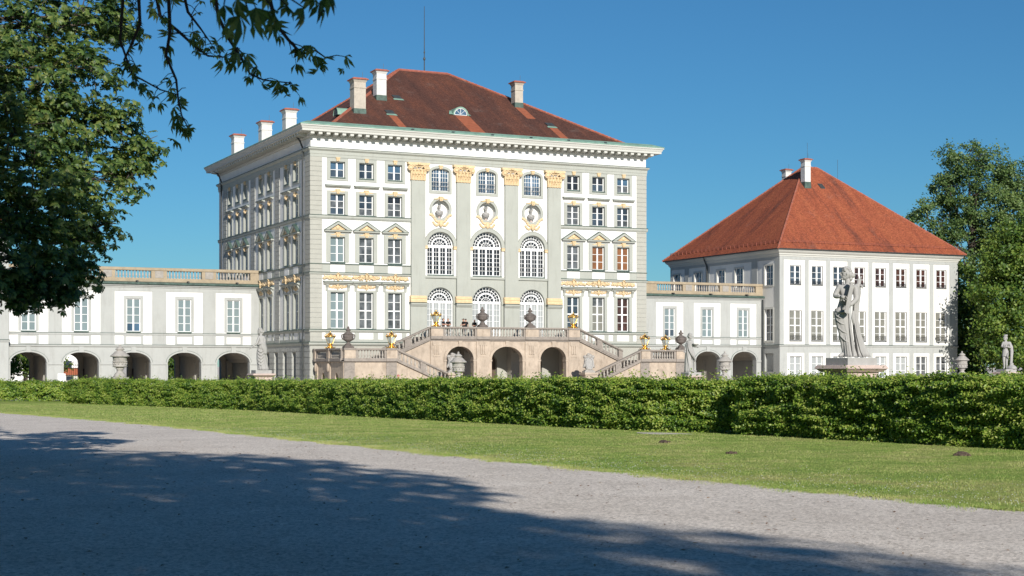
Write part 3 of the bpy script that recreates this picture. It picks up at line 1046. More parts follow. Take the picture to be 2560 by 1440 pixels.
mb = MB()
wall(mb, F0, 0, 10.04, 4.8, 24.1, wops(cx_l), .38, rev=1)
wall(mb, F0, 26.2, W_, 4.8, 24.1, wops(cx_r), .38, rev=1)
wall(mb, F0, 10.04, 26.2, 11.12, 24.1, ctop + cbig + [(a, b, c, d, (c + d) / 2) for a, b, c, d, e in cnic], .42, rev=1)
for c, h in BAYS:      # lower half of the round niches
    pts = [(c + NR * math.cos(math.pi * (1 + i / 16)), NZ + NR * math.sin(math.pi * (1 + i / 16))) for i in range(17)]
    for p, q in zip(pts, pts[1:]):
        mb.poly(F0(p[0], 0, p[1]), F0(q[0], 0, q[1]), F0(q[0], 0, NZ - NR), F0(p[0], 0, NZ - NR))
        mb.poly(F0(p[0], 0, p[1]), F0(q[0], 0, q[1]), F0(q[0], -.55, q[1]), F0(p[0], -.55, p[1]))
    full = [(c + NR * math.cos(2 * math.pi * i / 32), -.551, NZ + NR * math.sin(2 * math.pi * i / 32)) for i in range(32)]
    mb.poly(*[F0(a, d, z) for a, d, z in full])
    up = full[:17]
    for p, q in zip(up, up[1:]):
        mb.poly(F0(p[0], -.42, p[2]), F0(q[0], -.42, q[2]), F0(q[0], -.55, q[2]), F0(p[0], -.55, p[2]))
wall(mb, S0, 0, D_, 4.8, 24.1, wops(sy), .38, rev=1)
for P, L in ((lambda u, d, z: (W_ + d, u, z), D_), (lambda u, d, z: (u, D_ + d, z), W_)):
    mb.poly(P(0, 0, 0), P(L, 0, 0), P(L, 0, 24.1), P(0, 0, 24.1))
mb.build('wall', ['white', 'grey'], pal)
mb = MB()
wall(mb, F0, 10.04, 26.2, 4.8, 11.12, clow, .42)
mb.build('wall', 'grey', pal)
mb = MB()
slits = [(y - .62, y + .62, 1.45, 3.92, 3.72) for y in (13.9, 10.95, 7.95, 5.0)]
wall(mb, S0, 0, D_, 0, 4.8, slits, .5)
mb.build('side_plinth_wall', 'rough', pal)
mb = MB()
for y in (13.9, 10.95, 7.95, 5.0):
    mb.box(.5, .53, y - .62, y + .62, 1.45, 3.92)
build_each(mb, 'cellar_window', 'pane_dark', pal)
cdoors = [(c - 1.1, c + 1.1, 0.0, 3.9, 2.9) for c, h in BAYS]
mb = MB()
wall(mb, F0, 0, W_, 0, 4.8, cdoors, .4)
mb.build('front_plinth_wall', 'quoin', pal)
mb = MB()
for c, h in BAYS:
    mb.box(c - 1.1, c + 1.1, .4, .45, 0, 3.9)
build_each(mb, 'cellar_door', 'door', pal)
mb = MB()      # interior core behind glass so nothing shines through
mb.box(.75, W_ - .75, .75, D_ - .75, 0, 24)
mb.build('interior', 'void', pal)
# rusticated blocks of the side plinth, between the slits
blk = {}


def block_mesh(lx, ly, lz, mat, bev=.03):
    k = (round(lx, 2), round(ly, 2), round(lz, 2), mat)
    if k not in blk:
        m_ = MB()
        m_.frustum(lx / 2, 0, 0, lx / 2, ly / 2, lz, lx / 2, ly / 2)
        blk[k] = m_.mesh('block', mat)
    return blk[k]


edges = [0.0, 4.38, 5.62, 7.33, 8.57, 10.33, 11.57, 13.28, 14.52, 17.2]
for i in range(0, len(edges) - 1):
    a, b = edges[i], edges[i + 1]
    z = .5
    while z < 4.3:
        if i % 2 and 1.3 < z + .3 and z < 3.95:
            z += .58
            continue
        L = (b - a) - .04
        m_ = block_mesh(.09, L, .54, 'rough')
        obj('plinth_block', m_, pal, (-.09, (a + b) / 2, z))
        z += .58
# corner quoins: horizontal courses of blocks
zc = 4.86
QH = .458
nq = 38
for i in range(nq):
    z = zc + i * QH
    if 11.2 - QH < z < 12.16:
        pass
    for nm, x0, x1, y0, y1 in (('l', -.07, 1.11, -.05, 1.5), ('r', W_ - 1.11, W_ + .05, -.05, 1.5)):
        k = ('q', nm)
        if k not in blk:
            m_ = MB()
            m_.box(x0, x1, y0, y1, 0, QH - .028)
            blk[k] = m_.mesh('quoin_block', 'quoin' if nm == 'r' else 'quoin')
        obj('quoin_block', blk[k], pal, (0, 0, z))
    for y0, y1 in ((9.85, 11.37), (18.65, 20.25), (30.0, 31.4)):
        k = ('s', y0)
        if k not in blk:
            m_ = MB()
            m_.box(-.08, .02, y0, y1, 0, QH - .028)
            blk[k] = m_.mesh('quoin_block', 'rough')
        obj('quoin_block', blk[k], pal, (0, 0, z))

# windows of the front and the side
wrng = random.Random(5)
special = {(0, 3): ('pane_blind', None), (1, 3): ('pane_grey', None), (2, 3): ('pane_grey', None), (3, 3): ('pane', None),
           (4, 3): ('pane_cream', ('pane_grey', (3,))), (5, 3): ('pane_red', None),
           (0, 2): ('pane_blind', None), (1, 2): ('pane_grey', None), (2, 2): ('pane_grey', None), (3, 2): ('pane_grey', None),
           (4, 2): ('pane_wood', None), (5, 2): ('pane_wood', None)}
for ci, c in enumerate(cx_l + cx_r):
    for ri, (t_, z) in enumerate(ROWS):
        rp_ = wrng.choice(['pane_b', 'pane', 'pane', 'pane_dark'] if ri == 0 else ['pane', 'pane', 'pane_dark', 'pane_grey'])
        pm_, alt = special.get((ci, ri), (rp_, (wrng.choice(['pane_grey', 'pane_dark', 'pane_b']), (wrng.randint(0, 2),))))
        o = t_.place(pal, (c, 0, z), 0, pm_, wrng, alt=alt)
        if ri == 3:
            obj('crest_relief', rel_big[ci % 3], o, (0, -.02, 4.82))
for c in sy:
    for ri, (t_, z) in enumerate(ROWS):
        o = t_.place(pal, (0, c, z), -math.pi / 2, 'pane', None, joined=True)
        if ri == 3:
            obj('crest_relief', rel_big[0], o, (0, -.02, 4.82))

# painted bands: grey strips with white fields under the windows
mb = MB()
for a, b in ((1.12, 10.03), (26.21, W_ - 1.12)):
    mb.box(a, b, -.045, 0, 11.40, 12.12)
    mb.box(a, b, -.045, 0, 4.82, 5.12)
mb.box(-.045, 0, 1.51, D_, 11.40, 12.12)
mb.box(-.045, 0, 1.51, D_, 4.82, 5.12)
for a, b in ((1.12, 10.03), (26.21, W_ - 1.12)):
    for c in (cx_l if a < 5 else cx_r):
        for sg in (-1, 1):
            mb.box(c + sg * .95 - .23, c + sg * .95 + .23, -.045, 0, 5.121, 5.76)
for c in sy:
    for sg in (-1, 1):
        mb.box(-.045, 0, c + sg * .95 - .23, c + sg * .95 + .23, 5.121, 5.76)
build_each(mb, 'painted_band', 'grey', pal)
for c in cx_l + cx_r:
    k = 'wp'
    if k not in blk:
        m_ = MB()
        m_.box(-.72, .72, -.062, -.03, 0, .74)
        blk[k] = m_.mesh('white_field', 'white')
    obj('white_field', blk[k], pal, (c, 0, 11.39))
for c in sy:
    obj('white_field', blk['wp'], pal, (0, c, 11.39), -math.pi / 2)


def course(name, z0, z1, p, cap=True, segs=((-1, 10.04), (26.2, 99))):
    """string course on the front left and right of the centre and along the side"""
    for a, b in segs:
        mb = MB()
        x0, x1 = (-p if a < 0 else a), (W_ + p if b > 90 else b)
        prof = [(0, z0), (-p * .5, z0), (-p, z0 + (z1 - z0) * .45), (-p, z1), (0, z1)]
        mb.sweep_x(prof, x0, x1)
        if cap:
            mb.cur = 1
            mb.sweep_x([(0, z1 + .002), (-p - .05, z1 + .002), (-p - .05, z1 + .03), (0, z1 + .08)], x0 - (.05 if a < 0 else 0), x1 + (.05 if b > 90 else 0))
        if a < 0:
            mb.cur = 0
            mb.sweep_y([(0, z0), (-p * .5, z0), (-p, z0 + (z1 - z0) * .45), (-p, z1), (0, z1)], 0.003, D_)
            if cap:
                mb.cur = 1
                mb.sweep_y([(0, z1 + .002), (-p - .05, z1 + .002), (-p - .05, z1 + .03), (0, z1 + .08)], 0.003, D_)
        mb.build(name, ['grey', 'copperd'], pal)


course('string_course', 16.45, 16.76, .16)
course('string_course', 12.12, 12.18, .08)
course('string_course', 11.18, 11.38, .14)
course('string_course', 5.78, 6.0, .16)
course('plinth_course', 4.52, 4.80, .20, segs=((-1, 99),))

# entablature: architrave, frieze is the wall, cornice with modillions
mb = MB()
ring(mb, 0, W_, 0, D_, [(0.0, 22.24), (.075, 22.24), (.075, 22.5), (.11, 22.52), (.11, 22.8), (.15, 22.83), (.28, 22.95), (.28, 23.06), (0, 23.07)])
mb.cur = 1
ring(mb, 0, W_, 0, D_, [(0, 23.075), (.32, 23.075), (.32, 23.10), (0, 23.16)])
mb.build('architrave', ['grey', 'copperd'], pal)
mb = MB()
ring(mb, 0, W_, 0, D_, [(0, 23.98), (.10, 24.02), (.20, 24.12), (.20, 24.47), (1.18, 24.47), (1.18, 24.66), (1.22, 24.68), (1.30, 24.88), (1.38, 24.92), (1.38, 25.04), (1.2, 25.05)])
mb.build('cornice', 'cream', pal)
mb = MB()
ring(mb, 0, W_, 0, D_, [(1.2, 25.045), (1.42, 25.045), (1.42, 25.12), (.45, 25.50), (-.6, 25.56), (-3.2, 25.60)])
mb.build('copper_gutter', 'copper', pal)
mod = MB()
mod.box(-.175, .175, -1.06, -.19, 24.22, 24.475)
mod.sweep_x([(-.19, 24.20), (-.5, 24.14), (-1.0, 24.20), (-1.06, 24.219), (-.19, 24.219)], -.13, .13)
modm = mod.mesh('modillion', 'cream')
for i in range(48):
    obj('modillion', modm, pal, (-.14 + i * (W_ + .28) / 47, 0, 0))
for i in range(42):
    obj('modillion', modm, pal, (0, .8 + i * .78, 0), -math.pi / 2)
mb = MB()
for i in range(6):
    x = 9.5 + i * 4.2
    mb.add([(x, -1.42, 25.125), (x + .32, -1.42, 25.125), (x + .62, -.9, 25.34), (x + .30, -.9, 25.34)], [(0, 1, 2, 3)])
build_each(mb, 'gutter_bracket', 'lead', pal)

# pilasters
cap_m = capital()
PIL = [(10.04, 11.49), (14.81, 16.25), (20.01, 21.45), (24.76, 26.21)]
for a, b in PIL:
    c = (a + b) / 2
    mb = MB()
    mb.box(a, b, -.26, 0, 9.36, 20.5)
    p = mb.build('pilaster', 'grey', pal)
    obj('capital', cap_m, p, (c, 0, 20.53))
    mb = MB()
    mb.sweep_x([(0, 8.74), (-.42, 8.74), (-.42, 8.94), (-.36, 8.98), (-.33, 9.05), (-.38, 9.1), (-.38, 9.22), (-.30, 9.26), (-.30, 9.37), (0, 9.37)], a - .12, b + .12)
    mb.build('base', 'ochre', p)
    mb = MB()
    mb.sweep_x([(0, 4.9), (-.30, 4.9), (-.30, 8.3), (-.36, 8.36), (-.48, 8.55), (-.48, 8.66), (0, 8.68)], a - .10, b + .10)
    mb.cur = 1
    mb.sweep_x([(0, 8.683), (-.52, 8.683), (-.52, 8.71), (0, 8.737)], a - .18, b + .18)
    mb.build('dado', ['grey', 'copperd'], p)


def arched_window(parent, c, h, z0, zs, name, cols, rows, kind):
    """round-headed French window: fanlight of spokes and rings, leaves of small panes"""
    mb = MB()
    y0, y1 = .24, .33
    mb.box(c - h, c + h, y0 - .03, y1, zs - .10, zs + .10)
    archband(mb, c, h - .10, h, zs, zs + h - .10, zs + h, y0, y1, 20)
    archband(mb, c, h * .52, h * .62, zs + .1, zs + h * .52, zs + h * .62, y0, y1, 16)
    archband(mb, c, h * .76, h * .79, zs + .1, zs + h * .76, zs + h * .79, y0 + .02, y1, 16)
    archband(mb, c, h * .30, h * .33, zs + .1, zs + h * .30, zs + h * .33, y0 + .02, y1, 12)
    for i in range(1, 12):
        a = math.pi * i / 12
        for r0, r1, ok in ((h * .12, h * .52, i % 2 == 0), (h * .62, h - .10, True)):
            if ok:
                d = (math.cos(a), math.sin(a))
                n_ = (-d[1] * .018, d[0] * .018)
                pq = [(c + d[0] * r0 + n_[0], zs + .05 + d[1] * r0 + n_[1]), (c + d[0] * r0 - n_[0], zs + .05 + d[1] * r0 - n_[1]),
                      (c + d[0] * r1 - n_[0], zs + .05 + d[1] * r1 - n_[1]), (c + d[0] * r1 + n_[0], zs + .05 + d[1] * r1 + n_[1])]
                mb.prism(pq, y0 + .025, y1)
    # leaves
    H = zs - .1 - z0
    st = .085
    mb.box(c - h, c - h + st, y0, y1, z0, zs - .1)
    mb.box(c + h - st, c + h, y0, y1, z0, zs - .1)
    mb.box(c - h + st, c + h - st, y0, y1, z0, z0 + .09)
    mb.box(c - h + st, c + h - st, y0, y1, zs - .17, zs - .1)
    lw = (2 * h) / 4
    for k in (1, 2, 3):
        x = c - h + lw * k
        mb.box(x - .085, x + .085, y0 - .01, y1, z0 + .09, zs - .17)
    for k in range(4):
        x = c - h + lw * (k + .5)
        mb.box(x - .016, x + .016, y0 + .03, y1, z0 + .09, zs - .17)
    for r_ in range(1, rows):
        z = z0 + .09 + (H - .16) * r_ / rows
        mb.box(c - h + st, c + h - st, y0 + .032, y1 - .003, z - .018, z + .018)
    g = MB()
    gy = .335
    g.box(c - h, c + h, gy, gy + .02, z0, zs)
    if kind == 'low':
        g.cur = 1
    pts = arc(c, h, zs, zs + h, 20)
    g.prism(pts, gy, gy + .02)
    if kind == 'low':
        name = ['pane_white', name]
    s_ = MB()
    if kind == 'big':
        archband(s_, c, h, h + .30, zs, zs + h, zs + h + .33, -.12, .0, 22)
        archband(s_, c, h + .30, h + .345, zs, zs + h + .33, zs + h + .38, -.15, .0, 22)
        o = s_.build('window', 'grey', parent)
        q = MB()
        q.box(c - h - .30, c + h + .30, -.14, 0, z0 - .32, z0 - .10)
        q.build('sill_course', 'grey', o)
        q = MB()
        for sg in (-1, 1):
            q.box(c + sg * (h + .15) - .17, c + sg * (h + .15) + .17, -.17, -.003, zs - .30, zs - .05)
            q.box(c + sg * (h + .15) - .21, c + sg * (h + .15) + .21, -.22, -.003, zs - .05, zs - .005)
        build_each(q, 'impost', 'ochre', o)
        q = MB()
        for sg in (-1, 1):
            q.box(c + sg * (h + .14) - .14, c + sg * (h + .14) + .14, -.06, -.003, z0 - .1, zs - .31)
        build_each(q, 'jamb', 'white', o)
        q = MB()
        q.box(c - h - .02, c + h + .02, -.1, .22, z0 - .09, z0 + .01)
        q.build('sill', 'copperd', o)
        q = MB()
        for z in (z0 + .55, z0 + .98):
            q.tube([(c - h, .08, z), (c + h, .08, z)], .014, 4)
        q.build('guard_rail', 'iron', o)
    else:
        archband(s_, c, h, h + .05, zs, zs + h, zs + h + .05, -.05, 0, 22)
        o = s_.build('window', 'grey', parent)
        q = MB()
        for sg in (-1, 1):
            q.box(c + sg * (h + .12) - .10, c + sg * (h + .12) + .10, -.08, 0, zs - .24, zs - .04)
        build_each(q, 'impost', 'grey', o)
    mb.build('frame', 'frame', o)
    g.build('glazing', name, o)
    return o


bust_relief = MB()
for sg in (-1, 1):
    for k in range(7):
        t = k / 6
        bust_relief.blob((sg * (.12 + .92 * t), -.08, .10 + .62 * t ** 1.4 - .1 * math.sin(t * 6)), (.17, .08, .13), 6, 4)
        bust_relief.blob((sg * (.10 + .66 * t), -.08, -.02 - .28 * math.sin(t * 3.2)), (.13, .08, .11), 6, 4)
bust_relief.blob((0, -.16, -.12), (.20, .15, .34), 8, 6)
bust_relief = bust_relief.mesh('cartouche_relief', 'ochre')
for i, (c, h) in enumerate(BAYS):
    arched_window(pal, c, h, 11.45, 14.25, 'pane_dark', 8, 6, 'big')
    arched_window(pal, c, h, 5.2, 8.85, 'pane_dark' if True else '', 8, 6, 'low')
    # small window under the architrave
    mb = MB()
    a = .93
    for x0, x1, z0, z1 in ((-a - .25, -a, -.25, 1.85), (a, a + .25, -.25, 1.85), (-a, a, -.25, -.003)):
        mb.box(c + x0, c + x1, -.07, .02, 19.6 + z0, 19.6 + z1)
    archband(mb, c, a, a + .25, 21.45, 21.80, 22.05, -.07, .02, 14)
    o = mb.build('window', 'grey', pal)
    mb = MB()
    y0, y1 = .22, .31
    mb.box(c - a, c - a + .07, y0, y1, 19.6, 21.5)
    mb.box(c + a - .07, c + a, y0, y1, 19.6, 21.5)
    mb.box(c - a, c + a, y0, y1 - .002, 19.6, 19.67)
    archband(mb, c, a - .07, a, 21.45, 21.73, 21.80, y0, y1, 12)
    mb.box(c - .085, c + .085, y0 - .02, y1, 19.67, 21.76)
    for sg in (-1, 1):
        for k in (1, 2):
            x = c + sg * (.085 + .775 * k / 3)
            mb.box(x - .016, x + .016, y0 + .02, y1, 19.67, 21.70)
    for k in range(1, 5):
        z = 19.67 + 2.08 * k / 5
        mb.box(c - a, c + a, y0 + .022, y1 - .003, z - .018, z + .018)
    mb.build('frame', 'frame', o)
    mb = MB()
    mb.box(c - a, c + a, .312, .33, 19.6, 21.79)
    mb.build('glazing', 'pane_b', o)
    mb = MB()
    for k in range(15):
        x = c - .84 + k * .12
        mb.tube([(x, -.02, 19.66), (x, -.02, 20.5)], .012, 4)
    for z in (19.7, 20.5):
        mb.tube([(c - .9, -.02, z), (c + .9, -.02, z)], .016, 4)
    for k in range(6):
        x = c - .75 + k * .3
        mb.tube([(x + .12 * math.cos(q * .8), -.03, 20.1 + .2 * math.sin(q * .8)) for q in range(9)], .012, 4)
    mb.build('grille', 'iron', o)
    q = obj('keystone', wt1.extras[-1][1], o, (c, 0, 21.72))
    # round niche frame with gilt-ochre ornaments
    mb = MB()
    n = 36
    for k in range(n):
        t0, t1 = 2 * math.pi * k / n, 2 * math.pi * (k + 1) / n
        for r0, r1, yy in ((NR, NR + .20, -.10), (NR + .20, NR + .25, -.13)):
            mb.prism([(c + r0 * math.cos(t0), NZ + r0 * math.sin(t0)), (c + r0 * math.cos(t1), NZ + r0 * math.sin(t1)),
                      (c + r1 * math.cos(t1), NZ + r1 * math.sin(t1)), (c + r1 * math.cos(t0), NZ + r1 * math.sin(t0))], yy, .02)
    o = mb.build('niche', 'grey', pal)
    obj('cartouche_relief', bust_relief, o, (c, 0, NZ - 1.28))
    obj('keystone', wt2.extras[1][1], o, (c, -.08, NZ + .80))

# rainwater pipes on the side
for y in (1.75, 31.7):
    mb = MB()
    mb.tube([(-1.0, y, 24.4), (-.5, y, 23.9), (-.22, y, 23.2), (-.22, y, 0)], .09, 6)
    mb.build('downpipe', 'lead', pal)
# roof
ex0, ex1, ey0, ey1, ez, rz_ = 2.25, 33.95, .45, 33.05, 25.5, 34.45
ra, rb = (15.25, 16.75, rz_), (21.0, 16.75, rz_)
c00, c10, c11, c01 = (ex0, ey0, ez), (ex1, ey0, ez), (ex1, ey1, ez), (ex0, ey1, ez)
roof = obj('roof', roof_mesh([(c00, c10, rb, ra), (c10, c11, rb), (c11, c01, ra, rb), (c01, c00, ra)], 'roof'), pal)
ridge_tiles([(c00, ra), (c10, rb), (c11, rb), (c01, ra)], .15, 'ridge', roof)
mb = MB()
mb.tube([ra, rb], .17, 6)
mb.build('ridge_cap', 'brick', roof)
mb = MB()
mb.tube([(18.25, 16.75, 34.4), (18.25, 16.75, 35.9), (18.25, 16.75, 41.6)], [.07, .055, .03], 6)
mb.blob((18.25, 16.75, 35.9), (.14, .14, .2), 8, 6)
mb.blob((18.25, 16.75, 36.6), (.09, .09, .14), 8, 6)
mb.build('mast', 'lead', roof)
chimney(roof, 6.15, 4.15, 27.55, 30.62, .60, .62, 'chimb')
chimney(roof, 9.85, 8.0, 29.75, 32.42, .52, .55, 'chim')
chimney(roof, 25.7, 9.0, 30.3, 32.66, .46, .5, 'chimb')
for y in (30.6, 19.7, 11.1):
    chimney(roof, 1.35, y, 25.6, 28.42 if y > 20 else 28.34, .55, .62, 'chim')


def slope_z(y):
    return ez + (rz_ - ez) * (y - ey0) / (16.75 - ey0)


# barrel dormer with a fan window on the front slope, orange repair tiles below it
mb = MB()
c, y = 17.45, 5.0
z = slope_z(y)
pts = arc(c, .72, z + .05, z + .72, 14)
outer = arc(c, .86, z - .05, z + .86, 14)
for i in range(14):
    mb.add([(outer[i][0], y - .1, outer[i][1]), (outer[i + 1][0], y - .1, outer[i + 1][1]), (outer[i + 1][0], y + 2.2, outer[i + 1][1]), (outer[i][0], y + 2.2, outer[i][1])], [(0, 1, 2, 3)])
    mb.prism([pts[i], pts[i + 1], outer[i + 1], outer[i]], y - .1, y)
mb.add([(c - 1.3, y - .12, z + .03), (c - .7, y - .12, z + .03), (c - .7, y + .8, z + .55), (c - .9, y + .8, z + .55)], [(0, 1, 2, 3)])
mb.add([(c + 1.15, y - .12, z + .03), (c + .7, y - .12, z + .03), (c + .7, y + .5, z + .38), (c + .85, y + .5, z + .38)], [(0, 1, 2, 3)])
d = mb.build('dormer', 'copper', roof)
mb = MB()
archband(mb, c, .655, .70, z + .05, z + .655, z + .70, y - .06, y - .01, 14)
mb.box(c - .70, c + .70, y - .06, y - .012, z, z + .045)
for a in (45, 90, 135):
    q = R(a)
    mb.prism([(c + .62 * math.cos(q) - .02, z + .06 + .6 * math.sin(q)), (c + .62 * math.cos(q) + .02, z + .06 + .6 * math.sin(q)), (c + .02, z + .08), (c - .02, z + .08)], y - .05, y - .01)
mb.build('dormer_frame', 'frame', roof)
mb = MB()
mb.prism(arc(c, .66, z + .05, z + .66, 14), y - .005, y + .02)
mb.build('dormer_pane', 'pane_b', roof)


def roof_patch(x0, x1, ya, yb, shift=0.0):
    m_ = MB()
    e = .012
    m_.add([(x0, ya, slope_z(ya) + e), (x1, ya, slope_z(ya) + e), (x1 + shift, yb, slope_z(yb) + e), (x0 + shift, yb, slope_z(yb) + e)], [(0, 1, 2, 3)])
    m_.build('repair_tiles', 'tilenew', roof)


def skylight(x, y, s_=.42):
    m_ = MB()
    z0_ = slope_z(y)
    z1_ = slope_z(y + .75)
    m_.add([(x - s_, y, z0_ + .10), (x + s_, y, z0_ + .10), (x + s_, y + .75, z1_ + .10), (x - s_, y + .75, z1_ + .10),
            (x - s_, y, z0_ - .1), (x + s_, y, z0_ - .1), (x + s_, y + .75, z1_ - .1), (x - s_, y + .75, z1_ - .1)],
           [(0, 1, 2, 3), (0, 1, 5, 4), (1, 2, 6, 5), (2, 3, 7, 6), (3, 0, 4, 7)])
    m_.cur = 1
    m_.add([(x - s_ - .15, y - .35, slope_z(y - .35) + .03), (x + s_ + .15, y - .35, slope_z(y - .35) + .03), (x + s_ + .1, y - .01, z0_ + .03), (x - s_ - .1, y - .01, z0_ + .03)], [(0, 1, 2, 3)])
    m_.build('skylight', ['lead', 'copper'], roof)


roof_patch(16.75, 18.35, .62, 4.9)
roof_patch(9.15, 9.95, .62, 3.6)
roof_patch(26.7, 27.6, .62, 3.4)
roof_patch(25.2, 26.2, 5.5, 8.4)
for x, y in ((9.55, 3.95), (27.15, 3.75), (11.9, 8.2)):
    skylight(x, y)
# dormer on the left slope
mb = MB()
x, y0 = 4.6, 5.2
zl = ez + (rz_ - ez) * (x - ex0) / (15.25 - ex0)
pts = arc(y0, .7, zl, zl + .75, 10)
for p, q in zip(pts, pts[1:]):
    mb.add([(x - .4, p[0], p[1]), (x - .4, q[0], q[1]), (x + 1.4, q[0], q[1]), (x + 1.4, p[0], p[1])], [(0, 1, 2, 3)])
mb.cur = 1
mb.add([(x - .35, p[0], p[1]) for p in pts], [tuple(range(len(pts)))])
mb.build('dormer', ['copper', 'lead'], roof)

# ------------------------------------------------------------------ low arcaded wings
ww = Win(1.38, 3.30, 4, surround='greyw', bottom=False, sw=.22, head=.24, recess=.16, mull=.15, sill=True, proud=.04)


def wing(name, label, x0, x1, y0, cs, arches, ztop, zs, zc1, zc2, first_open=True, depth=12.0, alt=None):
    """two-storey connecting wing: arcade below, windows above, balustrade on the roof edge"""
    b = thing(name, label, 'building', (0, 0, 0))
    P, B = fr(y0), (lambda u, d, z: (u, y0 + depth + d, z))
    ops = [(c - 1.70, c + 1.70, 0, ztop, zs) for c in arches]
    m_ = MB()
    wall(m_, P, x0, x1, 0, zc1, ops, .75, back=.75)
    m_.build('arcade_wall', 'greyw', b)
    m_ = MB()
    wall(m_, B, x0, x1, 0, 10.5, ops, .6, back=.6)
    m_.poly((x0, y0 + .75, zc1 - .02), (x1, y0 + .75, zc1 - .02), (x1, y0 + depth, zc1 - .02), (x0, y0 + depth, zc1 - .02))
    for c in arches:      # vaults over the passage
        pts = arc(c, 2.35, zs, zc1 - .06, 12)
        for p, q in zip(pts, pts[1:]):
            m_.poly((p[0], y0 + .75, p[1]), (q[0], y0 + .75, q[1]), (q[0], y0 + depth - .6, q[1]), (p[0], y0 + depth - .6, p[1]))
    for c in arches:
        for sg in (-1, 1):
            m_.box(c + sg * 2.52 - .35, c + sg * 2.52 + .35, y0 + depth - 1.3, y0 + depth - .61, 0, zs + .2)
    m_.build('passage', 'inner', b)
    for i in range(len(arches) + 1):      # walls between the passages
        a = (arches[i - 1] + arches[i]) / 2 if 0 < i < len(arches) else None
        if a is not None:
            q_ = MB()
            q_.box(a - .42, a + .42, y0 + .76, y0 + depth - .62, 0, zc1 - .05)
            q_.box(a - .50, a + .50, y0 + 4.0, y0 + 4.9, 0, zs)
            q_.build('partition', 'inner', b)
    m_ = MB()
    ops = [(c - ww.w / 2, c + ww.w / 2, 6.03, 6.03 + ww.h) for c in cs]
    wall(m_, P, x0, x1, zc1, 10.5, ops, .25)
    m_.poly((x0, y0, 10.5), (x1, y0, 10.5), (x1, y0 + depth, 10.5), (x0, y0 + depth, 10.5))
    m_.build('wall', 'white', b)
    m_ = MB()
    m_.box(x0 + .2, x1 - .2, y0 + .5, y0 + depth - .4, zc1 + .05, 10.4)
    m_.build('interior', 'void', b)
    # grey strips between the white fields
    ed = [x0] + [q for c in cs for q in (c - 1.86, c + 1.86)] + [x1]
    for a, e in zip(ed[::2], ed[1::2]):
        if e - a > .05:
            for z0_, z1_ in ((zc2 + .2, 10.08), (zc1 + .22, zc2)):
                m_ = MB()
                m_.box(a, e, y0 - .045, y0 + .01, z0_, z1_)
                m_.build('wall_strip', 'greyw', b)
    m_ = MB()
    m_.box(x0, x1, y0 - .05, y0 + .01, 10.081, 10.5)
    m_.build('frieze_band', 'greyw', b)
    for c in cs:
        m_ = MB()
        zz0, zz1 = zc1 + .22, zc2
        for u0, u1, z0_, z1_ in ((-.97, -.73, zz0, zz1), (.73, .97, zz0, zz1), (-.73, .73, zz0, zz0 + .13), (-.73, .73, zz1 - .13, zz1)):
            m_.box(c + u0, c + u1, y0 - .03, y0 + .01, z0_, z1_)
        m_.build('panel_frame', 'greyw', b)
    for z0_, p in ((zc1, .14), (zc2, .10)):
        m_ = MB()
        m_.sweep_x([(y0, z0_), (y0 - p * .6, z0_), (y0 - p, z0_ + .09), (y0 - p, z0_ + .2), (y0, z0_ + .2)], x0, x1)
        m_.cur = 1
        m_.sweep_x([(y0, z0_ + .202), (y0 - p - .04, z0_ + .202), (y0 - p - .04, z0_ + .225), (y0, z0_ + .25)], x0, x1)
        m_.build('string_course', ['greyw', 'copperd'], b)
    for c in arches:
        m_ = MB()
        archband(m_, c, 1.70, 1.86, zs, ztop, ztop + .17, y0 - .07, y0 + .01, 20)
        m_.box(c - .24, c + .24, y0 - .11, y0 + .01, ztop - .02, zc1 - .003)
        m_.cur = 1
        archband(m_, c, 1.865, 1.885, zs, ztop + .175, ztop + .20, y0 - .09, y0 + .01, 20)
        m_.cur = 0
        for sg in (-1, 1):
            m_.box(c + sg * 1.78 - .08, c + sg * 1.78 + .08, y0 - .07, y0 + .01, 0, zs - .24)
        m_.build('arch_moulding', ['greyw', 'copperd'], b)
    for i in range(len(arches) + 1):
        a = arches[i - 1] + 1.86 if i else x0
        e = arches[i] - 1.86 if i < len(arches) else x1
        if e - a > .1:
            m_ = MB()
            m_.box(a - .1, e + .1, y0 - .09, y0 + .01, zs - .22, zs + .02)
            m_.build('impost_band', 'greyw', b)
    for i, c in enumerate(cs):
        ww.place(b, (c, y0, 6.03), 0, 'pane_blind', wrng, alt=(alt[i] if alt else None))
    # cornice, gutter, balustrade
    m_ = MB()
    m_.sweep_x([(y0, 10.42), (y0 - .12, 10.46), (y0 - .14, 10.56), (y0 - .28, 10.62), (y0 - .30, 10.74), (y0, 10.75)], x0, x1)
    m_.build('cornice', 'greyw', b)
    m_ = MB()
    m_.sweep_x([(y0, 10.752), (y0 - .44, 10.752), (y0 - .50, 10.84), (y0 - .46, 10.93), (y0 - .05, 11.06), (y0 + .3, 11.06)], x0, x1)
    m_.build('gutter', 'copperd', b)
    m_ = MB()
    yb0, yb1 = y0 - .02, y0 + .40
    m_.box(x0, x1, yb0, yb1, 11.0, 11.42)
    m_.sweep_x([(yb0 - .05, 12.18), (yb0 - .08, 12.25), (yb0 - .08, 12.44), (yb0 - .03, 12.48), (yb1 + .03, 12.48), (yb1 + .08, 12.44), (yb1 + .08, 12.25), (yb1 + .05, 12.18)], x0, x1)
    gr = [(c - 1.78, c + 1.78) for c in cs]
    pe = [x0] + [q for g in gr for q in g] + [x1]
    for a, e in zip(pe[::2], pe[1::2]):
        if e - a > .1:
            m_.box(a, e, yb0, yb1, 11.42, 12.18)
    bal = m_.build('balustrade', 'sand', b)
